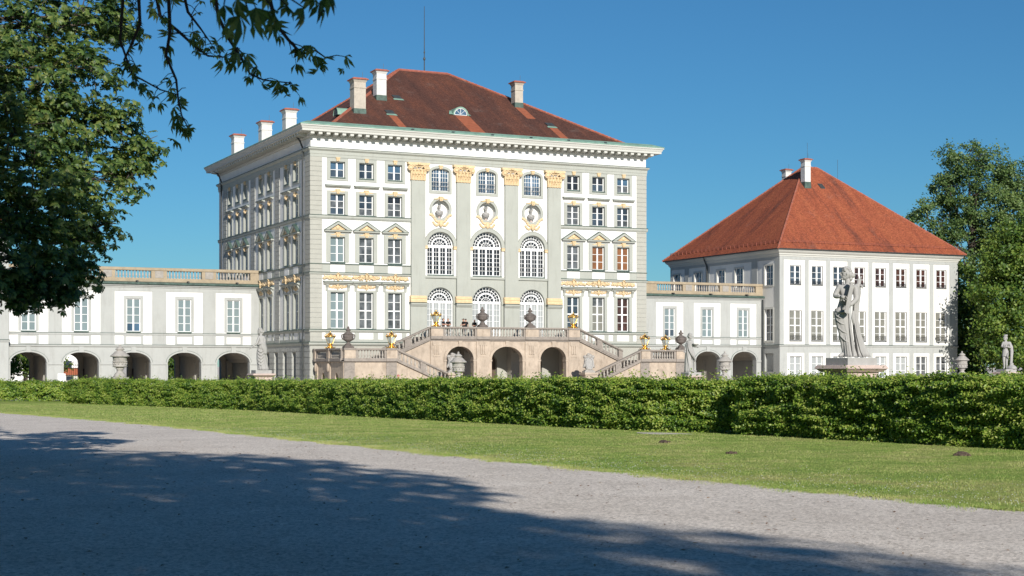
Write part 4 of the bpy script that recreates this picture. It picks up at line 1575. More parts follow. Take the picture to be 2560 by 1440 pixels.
    for a, e in zip(pe[::2], pe[1::2]):
        if e - a > 1.2:
            m_ = MB()
            mid = (a + e) / 2
            m_.box(mid - .42, mid + .42, yb0 - .04, yb0 + .02, 11.46, 12.15)
            m_.build('pier_panel', 'sandg', bal)
    bm_ = baluster_mesh('balus', .76)
    for a, e in gr:
        n_ = 11
        for k in range(n_):
            obj('baluster', bm_, bal, (a + (e - a) * (k + .5) / n_, (yb0 + yb1) / 2, 11.42))
    for c in cs:
        m_ = MB()
        m_.tube([(c + .3, y0 + .1, 11.1), (c + .3, y0 - .55, 11.07)], .10, 8)
        m_.build('waterspout', 'lead', bal)
    return b


YW = 17.2
lcs = [-23.07, -18.05, -12.94, -7.80, -2.73]
wing('palace_wing', 'low white arcaded wing with sandstone balustrade, left of the tall palace block', -25.03, 0.0, YW, lcs, lcs, 3.95, 2.93, 4.48, 5.66,
     alt=[None, None, ('pane_b', (0,)), None, None])
rcs = [49.45, 54.62, 59.72]
wing('palace_wing', 'low white arcaded wing with balustrade between the tall block and the red roofed pavilion', W_, 62.5, YW, rcs, [49.45, 54.72, 59.86], 4.32, 3.25, 4.86, 5.78,
     alt=[('pane', (0,)), None, None])

# ------------------------------------------------------------------ side pavilions
rw1 = Win(1.52, 2.30, 3, surround=None, recess=.22, mull=.20, frm=.09, sill=False)
rw2 = Win(1.70, 3.65, 4, surround=None, recess=.24, mull=.18, frm=.09, transom=2, sill=False)
rw3 = Win(1.70, 2.65, 3, surround='pavwhite', recess=.22, mull=.18, frm=.09, sw=.34, head=.34, foot=0, bottom=False, proud=.05, sill=False)
for t_, hh in ((rw1, .42), (rw2, .62)):
    m_ = MB()
    a = t_.w / 2 - .03
    for z in (.06, hh):
        m_.tube([(-a, .04, z), (a, .04, z)], .018, 4)
    n_ = 12
    for k in range(n_ + 1):
        x = -a + 2 * a * k / n_
        m_.tube([(x, .04, .06), (x, .04, hh)], .011, 4)
    for k in range(5):
        x = -a + 2 * a * (k + .5) / 5
        m_.tube([(x + .12 * math.cos(q * .8), .03, hh * .5 + hh * .28 * math.sin(q * .8)) for q in range(9)], .011, 4)
    t_.extras.append(('grille', m_.mesh('grille', 'iron'), (0, 0, 0)))
    m_ = MB()
    m_.box(-t_.w / 2 - .05, t_.w / 2 + .05, -.06, .14, -.07, -.002)
    t_.extras.append(('sill', m_.mesh('sill', 'lead'), (0, 0, 0)))
    for x in (-t_.w / 2 - .02, t_.w / 2 + .02):
        m_ = MB()
        m_.tube([(x, -.02, 0), (x, -.02, t_.h)], .022, 4)
        t_.extras.append(('reveal_strip', m_.mesh('reveal_strip', 'lead'), (0, 0, 0)))


def pavilion(name, label, x0, x1, y0, y1, full=True):
    b = thing(name, label, 'building', (0, 0, 0))
    P, S = fr(y0), sd(x0)
    cs = [x0 + 2.28 + 3.165 * i for i in range(8)]
    m_ = MB()
    if full:
        o1 = [(c - rw1.w / 2, c + rw1.w / 2, 12.32, 14.62) for c in cs] + [(c - rw2.w / 2, c + rw2.w / 2, 5.60, 9.25) for c in cs]
        wall(m_, P, x0, x1, 4.95, 16.2, o1, .30)
        sc = [15.85, 22.3, 26.4, 31.75, 37.0]
        so = [(c - .85, c + .85, 12.3, 14.65) for c in sc] + [(c - .85, c + .85, 5.65, 9.4) for c in sc[:1]]
        wall(m_, S, y0, y1, 4.95, 16.2, so, .35)
    else:
        m_.poly(P(x0, 0, 4.95), P(x1, 0, 4.95), P(x1, 0, 16.2), P(x0, 0, 16.2))
        m_.poly(S(y0, 0, 0), S(y1, 0, 0), S(y1, 0, 16.2), S(y0, 0, 16.2))
    m_.poly((x1, y0, 0), (x1, y1, 0), (x1, y1, 16.2), (x1, y0, 16.2))
    m_.poly((x0, y1, 0), (x1, y1, 0), (x1, y1, 16.2), (x0, y1, 16.2))
    m_.build('wall', 'pavwhite' if full else 'greyw', b)
    m_ = MB()
    if full:
        wall(m_, P, x0, x1, 0, 4.95, [(c - rw3.w / 2, c + rw3.w / 2, 1.10, 3.75) for c in cs], .30)
        wall(m_, S, y0, y1, 0, 4.95, [(14.95, 16.75, 1.9, 4.1)], .25)
        m_.box(x0 + .26, x0 + .3, 14.95, 16.75, 1.9, 4.1)
    else:
        m_.poly(P(x0, 0, 0), P(x1, 0, 0), P(x1, 0, 4.95), P(x0, 0, 4.95))
    m_.build('plinth_wall', 'greyw', b)
    m_ = MB()
    m_.box(x0 + .6, x1 - .6, y0 + .6, y1 - .6, 0, 16)
    m_.build('interior', 'void', b)
    m_ = MB()
    ring(m_, x0, x1, y0, y1, [(0, 4.90), (.10, 4.92), (.12, 5.06), (0, 5.07)])
    m_.cur = 1
    ring(m_, x0, x1, y0, y1, [(0, 5.072), (.15, 5.072), (.15, 5.10), (0, 5.14)])
    m_.build('string_course', ['greyw', 'copperd'], b)
    if full:
        ed = [x0 - .03, x0 + .56]
        for i, c in enumerate(cs):
            ed += [c + 1.30 if i else c + 1.34]
            ed += [cs[i + 1] - 1.28 if i < 7 else x1 + .03]
        st = [(ed[0], ed[1])] + [(ed[2 + 2 * i], ed[3 + 2 * i]) for i in range(8)]
        for a, e in st:
            m_ = MB()
            m_.box(a, e, y0 - .05, y0 + .01, 5.145, 15.3)
            m_.build('wall_strip', 'greyw', b)
        m_ = MB()
        m_.box(x0 - .055, x1 + .055, y0 - .055, y0 + .01, 15.301, 15.66)
        m_.box(x0 - .055, x0 + .01, y0 + .012, y1, 15.301, 15.66)
        for a, e in ((y0 + .012, y0 + .95), (18.3, 19.5), (29.0, 29.9), (34.0, 35.0), (38.4, y1)):
            m_.box(x0 - .05, x0 + .01, a, e, 5.145, 15.3)
        m_.build('frieze_band', 'greyw', b)
    m_ = MB()
    ring(m_, x0, x1, y0, y1, [(0, 15.62), (.10, 15.66), (.12, 15.80), (.22, 15.86), (.24, 16.02), (.40, 16.12), (.55, 16.30), (.58, 16.42), (.2, 16.44)])
    m_.build('cornice', 'cream', b)
    m_ = MB()
    ring(m_, x0, x1, y0, y1, [(.5, 16.425), (.74, 16.425), (.78, 16.50), (.76, 16.58), (.6, 16.585)])
    m_.build('gutter', 'lead', b)
    e_ = .80
    xm, ym = (x0 + x1) / 2, (y0 + y1) / 2
    c0, c1_, c2, c3 = (x0 - e_, y0 - e_, 16.56), (x1 + e_, y0 - e_, 16.56), (x1 + e_, y1 + e_, 16.56), (x0 - e_, y1 + e_, 16.56)
    r0, r1 = (xm - 1.1, ym, 28.35), (xm + 1.1, ym, 28.35)
    rf = obj('roof', roof_mesh([(c0, c1_, r1, r0), (c1_, c2, r1), (c2, c3, r0, r1), (c3, c0, r0)], 'roof2'), b)
    ridge_tiles([(c0, r0), (c1_, r1), (c3, r0), (r0, r1)], .12, 'ridge', rf)
    if full:
        for i, c in enumerate(cs):
            rw1.place(b, (c, y0, 12.32), 0, 'pane' if i < 3 else 'pane_red', wrng)
            rw2.place(b, (c, y0, 5.60), 0, 'pane_cream', wrng)
            rw3.place(b, (c, y0, 1.10), 0, 'pane_grey' if i > 5 else 'pane_white', wrng)
        for c in sc:
            m_ = MB()
            for u0, u1, z0_, z1_ in ((-1.05, -.85, 12.1, 14.85), (.85, 1.05, 12.1, 14.85), (-.85, .85, 14.65, 14.85), (-.85, .85, 12.1, 12.29)):
                m_.box(x0 - .07, x0 + .02, c + u0, c + u1, z0_, z1_)
            o = m_.build('window', 'cream', b)
            m_ = MB()
            m_.box(x0 + .26, x0 + .30, c - .85, c + .85, 12.3, 14.65)
            m_.build('glazing', 'pane_b', o)
            m_ = MB()
            for u in (-.82, 0, .82):
                m_.box(x0 + .18, x0 + .255, c + u - .05, c + u + .05, 12.3, 14.65)
            for z in (13.08, 13.86):
                m_.box(x0 + .20, x0 + .25, c - .78, c + .78, z - .025, z + .025)
            m_.build('frame', 'frame', o)
        c = sc[0]
        m_ = MB()
        for u0, u1, z0_, z1_ in ((-1.08, -.85, 5.4, 9.65), (.85, 1.08, 5.4, 9.65), (-.85, .85, 9.4, 9.65), (-.85, .85, 5.4, 5.63)):
            m_.box(x0 - .08, x0 + .02, c + u0, c + u1, z0_, z1_)
        o = m_.build('window', 'cream', b)
        m_ = MB()
        m_.box(x0 + .26, x0 + .30, c - .85, c + .85, 5.65, 9.4)
        m_.build('glazing', 'pane_grey', o)
        m_ = MB()
        for u in (-.82, 0, .82):
            m_.box(x0 + .18, x0 + .255, c + u - .05, c + u + .05, 5.65, 9.4)
        for z in (6.6, 7.5, 8.45):
            m_.box(x0 + .20, x0 + .25, c - .78, c + .78, z - .025, z + .025)
        m_.build('frame', 'frame', o)
        # snow guard along the eaves
        m_ = MB()
        sl = (28.35 - 16.56) / (ym - (y0 - e_))
        for q, h_ in ((.75, .34), (.75, .20)):
            m_.tube([(x0 - .1, y0 - e_ + q, 16.56 + sl * q + h_), (x1 + .1, y0 - e_ + q, 16.56 + sl * q + h_)], .022, 4)
            sl2 = (28.35 - 16.56) / (xm - 1.1 - (x0 - e_))
            m_.tube([(x0 - e_ + q, y0 - .1, 16.56 + sl2 * q + h_), (x0 - e_ + q, y1 + .1, 16.56 + sl2 * q + h_)], .022, 4)
        for k in range(30):
            x = x0 + k * .93
            m_.box(x - .015, x + .015, y0 - e_ + .70, y0 - e_ + .76, 16.56 + sl * .6, 16.56 + sl * .75 + .36)
        for k in range(27):
            y = y0 + k * .95
            m_.box(x0 - e_ + .70, x0 - e_ + .76, y - .015, y + .015, 16.56 + sl2 * .6, 16.56 + sl2 * .75 + .36)
        m_.build('snow_guard', 'brick', rf)
        chimney(rf, 73.05, 23.0, 25.85, 28.88, .44, .44, 'chim')
        chimney(rf, 75.0, 29.9, 25.0, 28.45, .44, .44, 'chim')
        m_ = MB()
        z_ = 16.56 + sl * (22.6 - (y0 - e_))
        m_.add([(75.1, 22.6, z_ + .1), (75.8, 22.6, z_ + .1), (75.8, 23.3, z_ + .1 + sl * .7), (75.1, 23.3, z_ + .1 + sl * .7), (75.1, 22.6, z_ - .1), (75.8, 22.6, z_ - .1), (75.8, 23.3, z_ - .1 + sl * .7), (75.1, 23.3, z_ - .1 + sl * .7)],
               [(0, 1, 2, 3), (0, 1, 5, 4), (1, 2, 6, 5), (2, 3, 7, 6), (3, 0, 4, 7)])
        m_.build('skylight', 'lead', rf)
        m_ = MB()
        m_.tube([(80.3, 26, 23.5), (80.3, 26, 29.6)], .02, 4)
        m_.tube([(73.3, 23.0, 28.8), (73.3, 23.0, 31.0)], .018, 4)
        m_.build('lightning_rod', 'lead', rf)
        m_ = MB()
        m_.tube([(x0 - .75, 29.4, 16.4), (x0 - .5, 29.4, 16.0), (x0 - .18, 29.4, 15.3), (x0 - .16, 29.4, 0)], .10, 6)
        m_.build('downpipe', 'lead', b)
        m_ = MB()
        m_.tube([(x0 - .16, YW - .25, 10.6), (x0 - .16, YW - .25, 0)], .10, 6)
        m_.build('downpipe', 'lead', b)
    return b


pavilion('side_pavilion', 'three storey white pavilion with bright red hip roof at the right end', 62.5, 89.5, 13.65, 38.6)
pavilion('side_pavilion', 'plain grey pavilion wall at the far left edge, half hidden by chestnut leaves', -52.0, -25.03, 16.3, 41.0, full=False)

# ------------------------------------------------------------------ double staircase
st = thing('double_staircase', 'pinkish stone double staircase with balustrades and three arches before the palace', 'staircase', (0, 0, 0))
XC = 18.13
mir = lambda x: 2 * XC - x
YT, YL = -4.4, -8.2
ZT, ZL = 5.35, 3.15


def slab(mb, p0, p1, half, z0, z1):
    """bar of rectangular section between two points, z0..z1 above the line"""
    a, b = Vector(p0), Vector(p1)
    d = Vector((b.x - a.x, b.y - a.y, 0)).normalized()
    n = Vector((-d.y, d.x, 0)) * half
    vs = []
    for p in (a, b):
        for zz in (z0, z1):
            vs += [p - n + Vector((0, 0, zz)), p + n + Vector((0, 0, zz))]
    mb.add(vs, [(0, 1, 3, 2), (4, 6, 7, 5), (0, 4, 5, 1), (2, 3, 7, 6), (0, 2, 6, 4), (1, 5, 7, 3)])


bal_st = baluster_mesh('balus', .72)


def balustrade(p0, p1, n, e0=.12, e1=.12, mid=False):
    """p0,p1: line of the baluster feet"""
    m_ = MB()
    slab(m_, p0, p1, .20, -.26, 0)
    slab(m_, p0, p1, .17, .71, .76)
    slab(m_, p0, p1, .23, .76, .90)
    a, b = Vector(p0), Vector(p1)
    L = (b - a).length
    d = (b - a) / L
    slab(m_, a, a + d * e0, .15, 0, .71)
    slab(m_, b - d * e1, b, .15, 0, .71)
    u0, u1 = e0, L - e1
    if mid:
        c = (u0 + u1) / 2
        slab(m_, a + d * (c - .30), a + d * (c + .30), .16, 0, .71)
    o = m_.build('balustrade', 'stoner', st)
    for k in range(n):
        u = u0 + (u1 - u0) * (k + .5) / n
        if mid and abs(u - (u0 + u1) / 2) < .36:
            continue
        obj('baluster', bal_st, o, a + d * u)
    return o


def pier(x, y, z0, z1, hx, hy, cap=True):
    m_ = MB()
    m_.box(x - hx, x + hx, y - hy, y + hy, z0, z1)
    m_.box(x - hx + .12, x + hx - .12, y - hy - .02, y - hy + .01, z0 + .12, z1 - .12)
    m_.cur = 1
    m_.box(x - hx - .06, x + hx + .06, y - hy - .06, y + hy + .06, z1 + .002, z1 + .17)
    m_.box(x - hx - .04, x + hx + .04, y - hy - .04, y + hy + .04, z0 - .27, z0 - .002)
    return m_.build('pier', ['stone', 'stoner'], st)


arch_c = [(13.33, 1.40), (18.26, 1.64), (23.22, 1.40)]
ops = [(c - h, c + h, 0, 4.45, 3.2) for c, h in arch_c]
mb = MB()
wall(mb, fr(YT), 10.2, 26.1, 0, 5.12, ops, .65, back=.65)
mb.box(10.2, 26.1, YT + .003, -.32, 4.95, 5.34)
mb.build('loggia_wall', 'stone', st)
mb = MB()
for x in (10.2, 26.1):
    mb.box(x - .02, x + .02, YT + .7, -.02, 0, 4.94)
for x in (15.7, 20.75):       # inner piers and cross arches of the vault
    mb.box(x - .45, x + .45, -1.0, -.02, 0, 4.94)
    mb.box(x - .25, x + .25, YT + .66, -1.0, 3.9, 4.94)
build_each(mb, 'loggia_pier', 'inner', st)
for c, h in arch_c:
    m_ = MB()
    archband(m_, c, h, h + .26, 3.2, 4.45, 4.68, YT - .06, YT + .01, 20)
    m_.prism([(c - .14, 4.43), (c + .14, 4.43), (c + .2, 4.97), (c - .2, 4.97)], YT - .13, YT + .01)
    for sg in (-1, 1):
        m_.box(c + sg * (h + .12) - .16, c + sg * (h + .12) + .16, YT - .09, YT + .7, 3.02, 3.19)
        m_.box(c + sg * (h + .12) - .12, c + sg * (h + .12) + .12, YT - .05, YT + .01, 0, 3.018)
    m_.build('arch_moulding', 'stone', st)
mb = MB()
mb.sweep_x([(YT, 4.94), (YT - .06, 4.94), (YT - .08, 5.02), (YT - .16, 5.06), (YT - .20, 5.13), (YT, 5.13)], 10.1, 26.2)
mb.build('cornice', 'stoner', st)
for a, b_ in ((10.3, 11.5), (15.02, 16.36), (20.16, 21.54), (24.85, 26.05)):
    c = (a + b_) / 2
    m_ = MB()
    m_.box(a, b_, YT - .10, YT + .01, 0, 4.935)
    m_.box(c - .42, c + .42, YT - .15, YT - .098, 4.55, 4.9)
    for k in (-1, 0, 1):
        m_.box(c + k * .2 - .07, c + k * .2 + .07, YT - .17, YT - .098, 3.7, 4.55)
    m_.box(c - .34, c + .34, YT - .15, YT - .098, 3.45, 3.56)
    m_.build('pilaster', 'stone', st)
    pier(c, YT - .02, 5.40, 6.12, (b_ - a) / 2, .22)
zb = 5.40
for (a, b_), n in (((11.5, 15.02), 10), ((16.36, 20.16), 11), ((21.54, 24.85), 10)):
    balustrade((a, YT, zb), (b_, YT, zb), n, .2, .2)
for side in (0, 1):
    X = (lambda x: x) if side == 0 else mir
    sx = lambda a, b_: (min(X(a), X(b_)), max(X(a), X(b_)))
    # upper flight
    m_ = MB()
    m_.prism([(X(10.2), 0), (X(10.2), 5.12), (X(5.3), 3.0), (X(5.3), 0)], YT, YT + .5)
    m_.prism([(X(10.2), 0), (X(10.2), 5.0), (X(5.3), 2.9), (X(5.3), 0)], -1.1, -.7)
    build_each(m_, 'flight_wall', 'stone', st)
    m_ = MB()
    for k in range(14):
        t = k / 14
        m_.box(*sx(5.3 + (10.2 - 5.3) * t, 10.21), YT + .5, -1.1, ZL + (ZT - ZL) * t - .4, ZL + (ZT - ZL) * (k + 1) / 14)
    m_.build('steps', 'stoner', st)
    m_ = MB()
    slab(m_, (X(10.2), YT - .03, 5.13), (X(5.35), YT - .03, 3.02), .14, -.14, 0)
    m_.build('string_moulding', 'stoner', st)
    balustrade((X(10.22), YT, 5.38), (X(5.35), YT, 3.27), 11, .1, .5, mid=True)
    # landing
    m_ = MB()
    a, b_ = sx(.4, 5.5)
    wall(m_, fr(YL), a, b_, 0, 3.12, [], .4)
    m_.box(a + .01, b_ - .01, YL + .01, -.8, 2.9, ZL)
    wall(m_, (lambda u, d, z: (X(.4) - (d if side == 0 else -d), u, z)), YL, -.3, 0, 3.12, [(-2.95, -2.05, 0, 1.95, 1.5), (-6.75, -5.85, 0, 1.95, 1.5)], .4)
    m_.box(*sx(5.3, 5.5), YT + .01, -.8, 0, 2.89)
    m_.box(*sx(5.48, 5.5), -5.2, YT, 0, 2.89)
    m_.build('landing_wall', 'stone', st)
    m_ = MB()
    for y0_ in (-2.95, -6.75):
        m_.box(*sx(.78, .82), y0_, y0_ + .9, 0, 1.95)
    m_.build('cellar_opening', 'void', st)
    m_ = MB()
    a, b_ = sx(.25, 5.55)
    m_.sweep_x([(YL, 2.92), (YL - .06, 2.92), (YL - .15, 3.0), (YL - .15, 3.11), (YL, 3.12)], a, b_)
    m_.box(*sx(.25, .40), YL - .15, -.3, 2.96, 3.12)
    for c in (.95, 4.95):
        m_.box(X(c) - .5, X(c) + .5, YL - .07, YL + .01, 0, 2.91)
    m_.build('cornice', 'stoner', st)
    m_ = MB()
    for yy in (-.75, -4.4):
        m_.box(*sx(.3, .41), yy - .28, yy + .28, 0, 2.95)
        m_.blob((X(.24), yy, 2.45), (.14, .22, .42), 8, 6)
    for c in (1.6, 3.0):
        m_.box(*sx(c + .08, c + 1.3), YL - .035, YL + .01, .3, 2.5)
    build_each(m_, 'wall_panel', 'stone', st)
    pier(X(.95), YL, 3.27, 4.02, .52, .24)
    pier(X(4.95), YL, 3.27, 4.02, .50, .24)
    pier(X(.4), -4.5, 3.27, 4.02, .24, .32)
    pier(X(.4), -.55, 3.27, 4.02, .24, .25)
    balustrade((X(1.46), YL, 3.27), (X(4.46), YL, 3.27), 9, .25, .22)
    balustrade((X(.4), YL + .24, 3.27), (X(.4), -4.82, 3.27), 8, .3, .3)
    balustrade((X(.4), -4.18, 3.27), (X(.4), -.8, 3.27), 8, .3, .3)
    # lower flight
    m_ = MB()
    m_.prism([(X(5.5), 0), (X(5.5), 3.10), (X(11.0), .74), (X(11.0), 0)], YL, YL + .5)
    m_.prism([(X(5.5), 0), (X(5.5), 3.0), (X(11.0), .64), (X(11.0), 0)], -5.55, -5.2)
    build_each(m_, 'flight_wall', 'stone', st)
    m_ = MB()
    for k in range(17):
        t = k / 17
        m_.box(*sx(5.49, 12.4 - (12.4 - 5.5) * t), YL + .5, -5.55, ZL * t - .3, ZL * (k + 1) / 17)
    m_.build('steps', 'stoner', st)
    m_ = MB()
    slab(m_, (X(5.5), YL - .03, 3.11), (X(10.9), YL - .03, .79), .14, -.14, 0)
    m_.build('string_moulding', 'stoner', st)
    balustrade((X(5.48), YL, 3.22), (X(10.5), YL, 1.06), 13, .12, .12, mid=True)
    m_ = MB()
    m_.box(X(11.05) - .62, X(11.05) + .62, YL - .35, YL + .75, 0, 1.75)
    m_.box(X(11.05) - .72, X(11.05) + .72, YL - .45, YL + .85, 1.752, 1.95)
    m_.build('newel_pedestal', 'stone', st)

# ------------------------------------------------------------------ gilded lanterns
lan = MB()
lan.lathe([(.30, 0), (.32, .05), (.22, .09), (.14, .14), (.10, .22), (.16, .30), (.26, .36), (.28, .42), (.24, .45)], n=12)
for k in range(4):
    a = math.pi / 4 + k * math.pi / 2
    d = (math.cos(a), math.sin(a))
    lan.tube([(d[0] * r_, d[1] * r_, z) for r_, z in ((.10, .22), (.22, .16), (.34, .05), (.46, .04), (.52, .10), (.47, .15))], [.04, .05, .045, .045, .04, .03], 6)
lan_base = lan.mesh('foot', 'gold', True)
lan = MB()
lan.lathe([(.235, .46), (.46, 1.02)], n=6)
lan_glass = lan.mesh('lantern_glass', 'lampg')
lan = MB()
for k in range(6):
    a = 2 * math.pi * k / 6
    lan.tube([(.245 * math.cos(a), .245 * math.sin(a), .45), (.472 * math.cos(a), .472 * math.sin(a), 1.03)], .022, 4)
lan_frame = lan.mesh('lantern_frame', 'gold')
lan = MB()
lan.lathe([(.46, 1.02), (.53, 1.05), (.53, 1.10), (.44, 1.13), (.30, 1.18), (.22, 1.25), (.15, 1.30), (.12, 1.36), (.06, 1.40), (.05, 1.44), (.075, 1.49), (.04, 1.54), (.01, 1.60)], n=12)
for k in range(6):
    a = 2 * math.pi * k / 6
    c, s_ = math.cos(a), math.sin(a)
    lan.tube([(c * r_, s_ * r_, z) for r_, z in ((.46, 1.10), (.50, 1.22), (.40, 1.30), (.28, 1.28), (.18, 1.36), (.10, 1.40))], .02, 5)
    lan.blob((c * .51, s_ * .51, 1.14), (.04, .04, .06), 6, 4)
lan_crown = lan.mesh('crown', 'gold', True)
for x, y, z, lb in ((10.88, YT, 6.29, 'gilded lantern on the upper terrace, above the left upper flight of steps'),
                    (25.42, YT, 6.29, 'gilded lantern on the upper terrace, above the right upper flight of steps'),
                    (4.95, YL, 4.19, 'gilded lantern at the head of the left lower flight of steps'),
                    (mir(4.95), YL, 4.19, 'gilded lantern at the head of the right lower flight of steps'),
                    (.4, -4.5, 4.19, 'leftmost gilded lantern, left of the dark urn on the left landing'),
                    (mir(.4), -4.5, 4.19, 'rightmost gilded lantern, just left of the dark urn on the right landing')):
    t = thing('lantern', lb, 'lantern', (x, y, z), rnd.uniform(-.1, .1), 'gilded lanterns on the staircase piers')
    for nme, me in (('foot', lan_base), ('lantern_glass', lan_glass), ('lantern_frame', lan_frame), ('crown', lan_crown)):
        obj(nme, me, t)

# ------------------------------------------------------------------ dark stone urns on the staircase
u = MB()
u.box(-.45, .45, -.32, .32, 0, .14)
u.box(-.36, .36, -.30, .30, .14, .24)
ubase = u.mesh('foot', 'darkst')
u = MB()
flu = lambda a, z: 1 + (.05 * math.cos(a * 12) if z < .95 else 0)
u.lathe([(.30, .24), (.26, .36), (.13, .46), (.12, .52), (.22, .58), (.40, .70), (.47, .84), (.44, .90), (.48, .95), (.50, 1.06), (.46, 1.16), (.42, 1.2)], n=24, wob=flu)
ubody = u.mesh('bowl', 'darkst', True)
u = MB()
u.lathe([(.44, 1.2), (.46, 1.25), (.36, 1.32), (.20, 1.40), (.13, 1.48), (.22, 1.54), (.25, 1.60), (.16, 1.70), (.09, 1.76), (.12, 1.81), (.09, 1.88), (.02, 1.94)], n=14)
ulid = u.mesh('lid', 'darkst', True)
u = MB()
uhan = []
for sg in (-1, 1):
    u = MB()
    uhan.append(u)
    u.tube([(sg * r_, 0, z) for r_, z in ((.42, .74), (.55, .82), (.62, 1.0), (.60, 1.16), (.50, 1.20), (.44, 1.12))], [.05, .06, .06, .06, .05, .04], 6)
uhan = [q.mesh('handle', 'darkst', True) for q in uhan]

for x, y, z, lb in ((15.66, YT, 6.29, 'dark stone urn left of centre on the upper terrace, beside a person'),
                    (20.72, YT, 6.29, 'dark stone urn right of centre on the upper terrace'),
                    (.85, YL, 4.19, 'dark stone urn on the left landing between two gilded lanterns'),
                    (mir(.85), YL, 4.19, 'dark stone urn on the right landing beside the marble statue')):
    t = thing('dark_urn', lb, 'urn', (x, y, z), 0, 'dark lidded urns on the staircase')
    for nme, me in (('foot', ubase), ('bowl', ubody), ('lid', ulid), ('handle', uhan[0]), ('handle', uhan[1])):
        obj(nme, me, t)

# ------------------------------------------------------------------ stone shields on the newel pedestals
sh = MB()
sh.box(-.55, .55, -.3, .3, 0, .16)
sh.box(-.42, .42, -.24, .24, .16, .28)
shb = sh.mesh('foot', 'urnst')
sh = MB()
n = 24
for r0, r1, y0_, y1_ in ((.0, .40, -.22, .10), (.40, .52, -.28, .14), (.52, .60, -.20, .10)):
    for k in range(n):
        t0, t1 = 2 * math.pi * k / n, 2 * math.pi * (k + 1) / n
        q = [(r0 * math.cos(t0) * .8, .90 + r0 * math.sin(t0) * 1.15), (r0 * math.cos(t1) * .8, .90 + r0 * math.sin(t1) * 1.15),
             (r1 * math.cos(t1) * .8, .90 + r1 * math.sin(t1) * 1.15), (r1 * math.cos(t0) * .8, .90 + r1 * math.sin(t0) * 1.15)]
        sh.prism(q if r0 else q[1:], y0_, y1_)
shs = sh.mesh('shield', 'marble')
sh = MB()
for sg in (-1, 1):
    sh.tube([(sg * (.45 + .10 * math.cos(q * .7)), -.05, .45 + .14 * q + .03 * math.sin(q * 2)) for q in range(8)], [.10, .12, .13, .12, .13, .12, .13, .10], 6)
    sh.blob((sg * .42, -.05, 1.5), (.2, .2, .17), 8, 6)
sh.blob((0, -.1, 1.58), (.34, .26, .24), 10, 6)
sh.blob((-.12, -.2, 1.72), (.2, .18, .14), 8, 6)
sh.blob((0, -.12, .34), (.34, .2, .14), 8, 6)
shc = sh.mesh('scrollwork', 'urnst', True)
for x, lb in ((11.05, 'carved stone shield at the foot of the left stairs, half hidden by a garden urn'), (mir(11.05), 'carved stone shield with scrollwork at the foot of the right stairs')):
    t = thing('stone_shield', lb, 'sculpture', (x, YL + .2, 1.95), 0, 'carved shields on the staircase pedestals')
    for nme, me in (('foot', shb), ('shield', shs), ('scrollwork', shc)):
        obj(nme, me, t)

# ------------------------------------------------------------------ figures
def skin_mesh(J, E, subs=2):
    """continuous body grown round a skeleton: J name -> ((x,y,z), radius or (rx,ry))"""
    me = bpy.data.meshes.new('skeleton')
    names = list(J)
    ix = {n_: i for i, n_ in enumerate(names)}
    me.from_pydata([J[n_][0] for n_ in names], [(ix[a], ix[b]) for a, b in E], [])
    o = bpy.data.objects.new('skeleton', me)
    COL.objects.link(o)
    md = o.modifiers.new('skin', 'SKIN')
    md.use_smooth_shade = True
    sv = me.skin_vertices[0].data
    for n_ in names:
        r_ = J[n_][1]
        sv[ix[n_]].radius = r_ if hasattr(r_, '__len__') else (r_, r_)
    sv[0].use_root = True
    s_ = o.modifiers.new('sub', 'SUBSURF')
    s_.levels = s_.render_levels = subs
    bpy.context.view_layer.update()
    dg = bpy.context.evaluated_depsgraph_get()
    out = bpy.data.meshes.new_from_object(o.evaluated_get(dg))
    bpy.data.objects.remove(o, do_unlink=True)
    bpy.data.meshes.remove(me)
    return out


def mesh_into(mb, me):
    mb.add([tuple(v.co) for v in me.vertices], [tuple(p.vertices) for p in me.polygons])
    bpy.data.meshes.remove(me)


def fold_ring(z, xc, yc, rx, ry, amp, lobes, ph, n=48, slope=0.0):
    pts = []
    for i in range(n):
        a = 2 * math.pi * i / n
        q = 1 + amp * (math.sin(lobes * a + ph) * .6 + .4 * math.sin((lobes * 1.7) // 1 * a + ph * 1.7 + 1))
        x = rx * q * math.cos(a)
        pts.append((xc + x, yc + ry * q * math.sin(a), z + slope * x))
    return pts


def robe(mb, spec, amp=(.03, .12), lobes=9, n=48):
    """spec: (z, xc, yc, rx, ry) from top to bottom"""
    R_ = []
    k = len(spec)
    dense = []
    for a, b in zip(spec, spec[1:]):
        for t in (0, .34, .67):
            dense.append([p + (q - p) * t for p, q in zip(a, b)])
    dense.append(list(spec[-1]))
    for i, s_ in enumerate(dense):
        t = i / (len(dense) - 1)
        R_.append(fold_ring(s_[0], s_[1], s_[2], s_[3], s_[4], amp[0] + (amp[1] - amp[0]) * t, lobes, 1.3 * t + .5, n))
    mb.loft(R_)


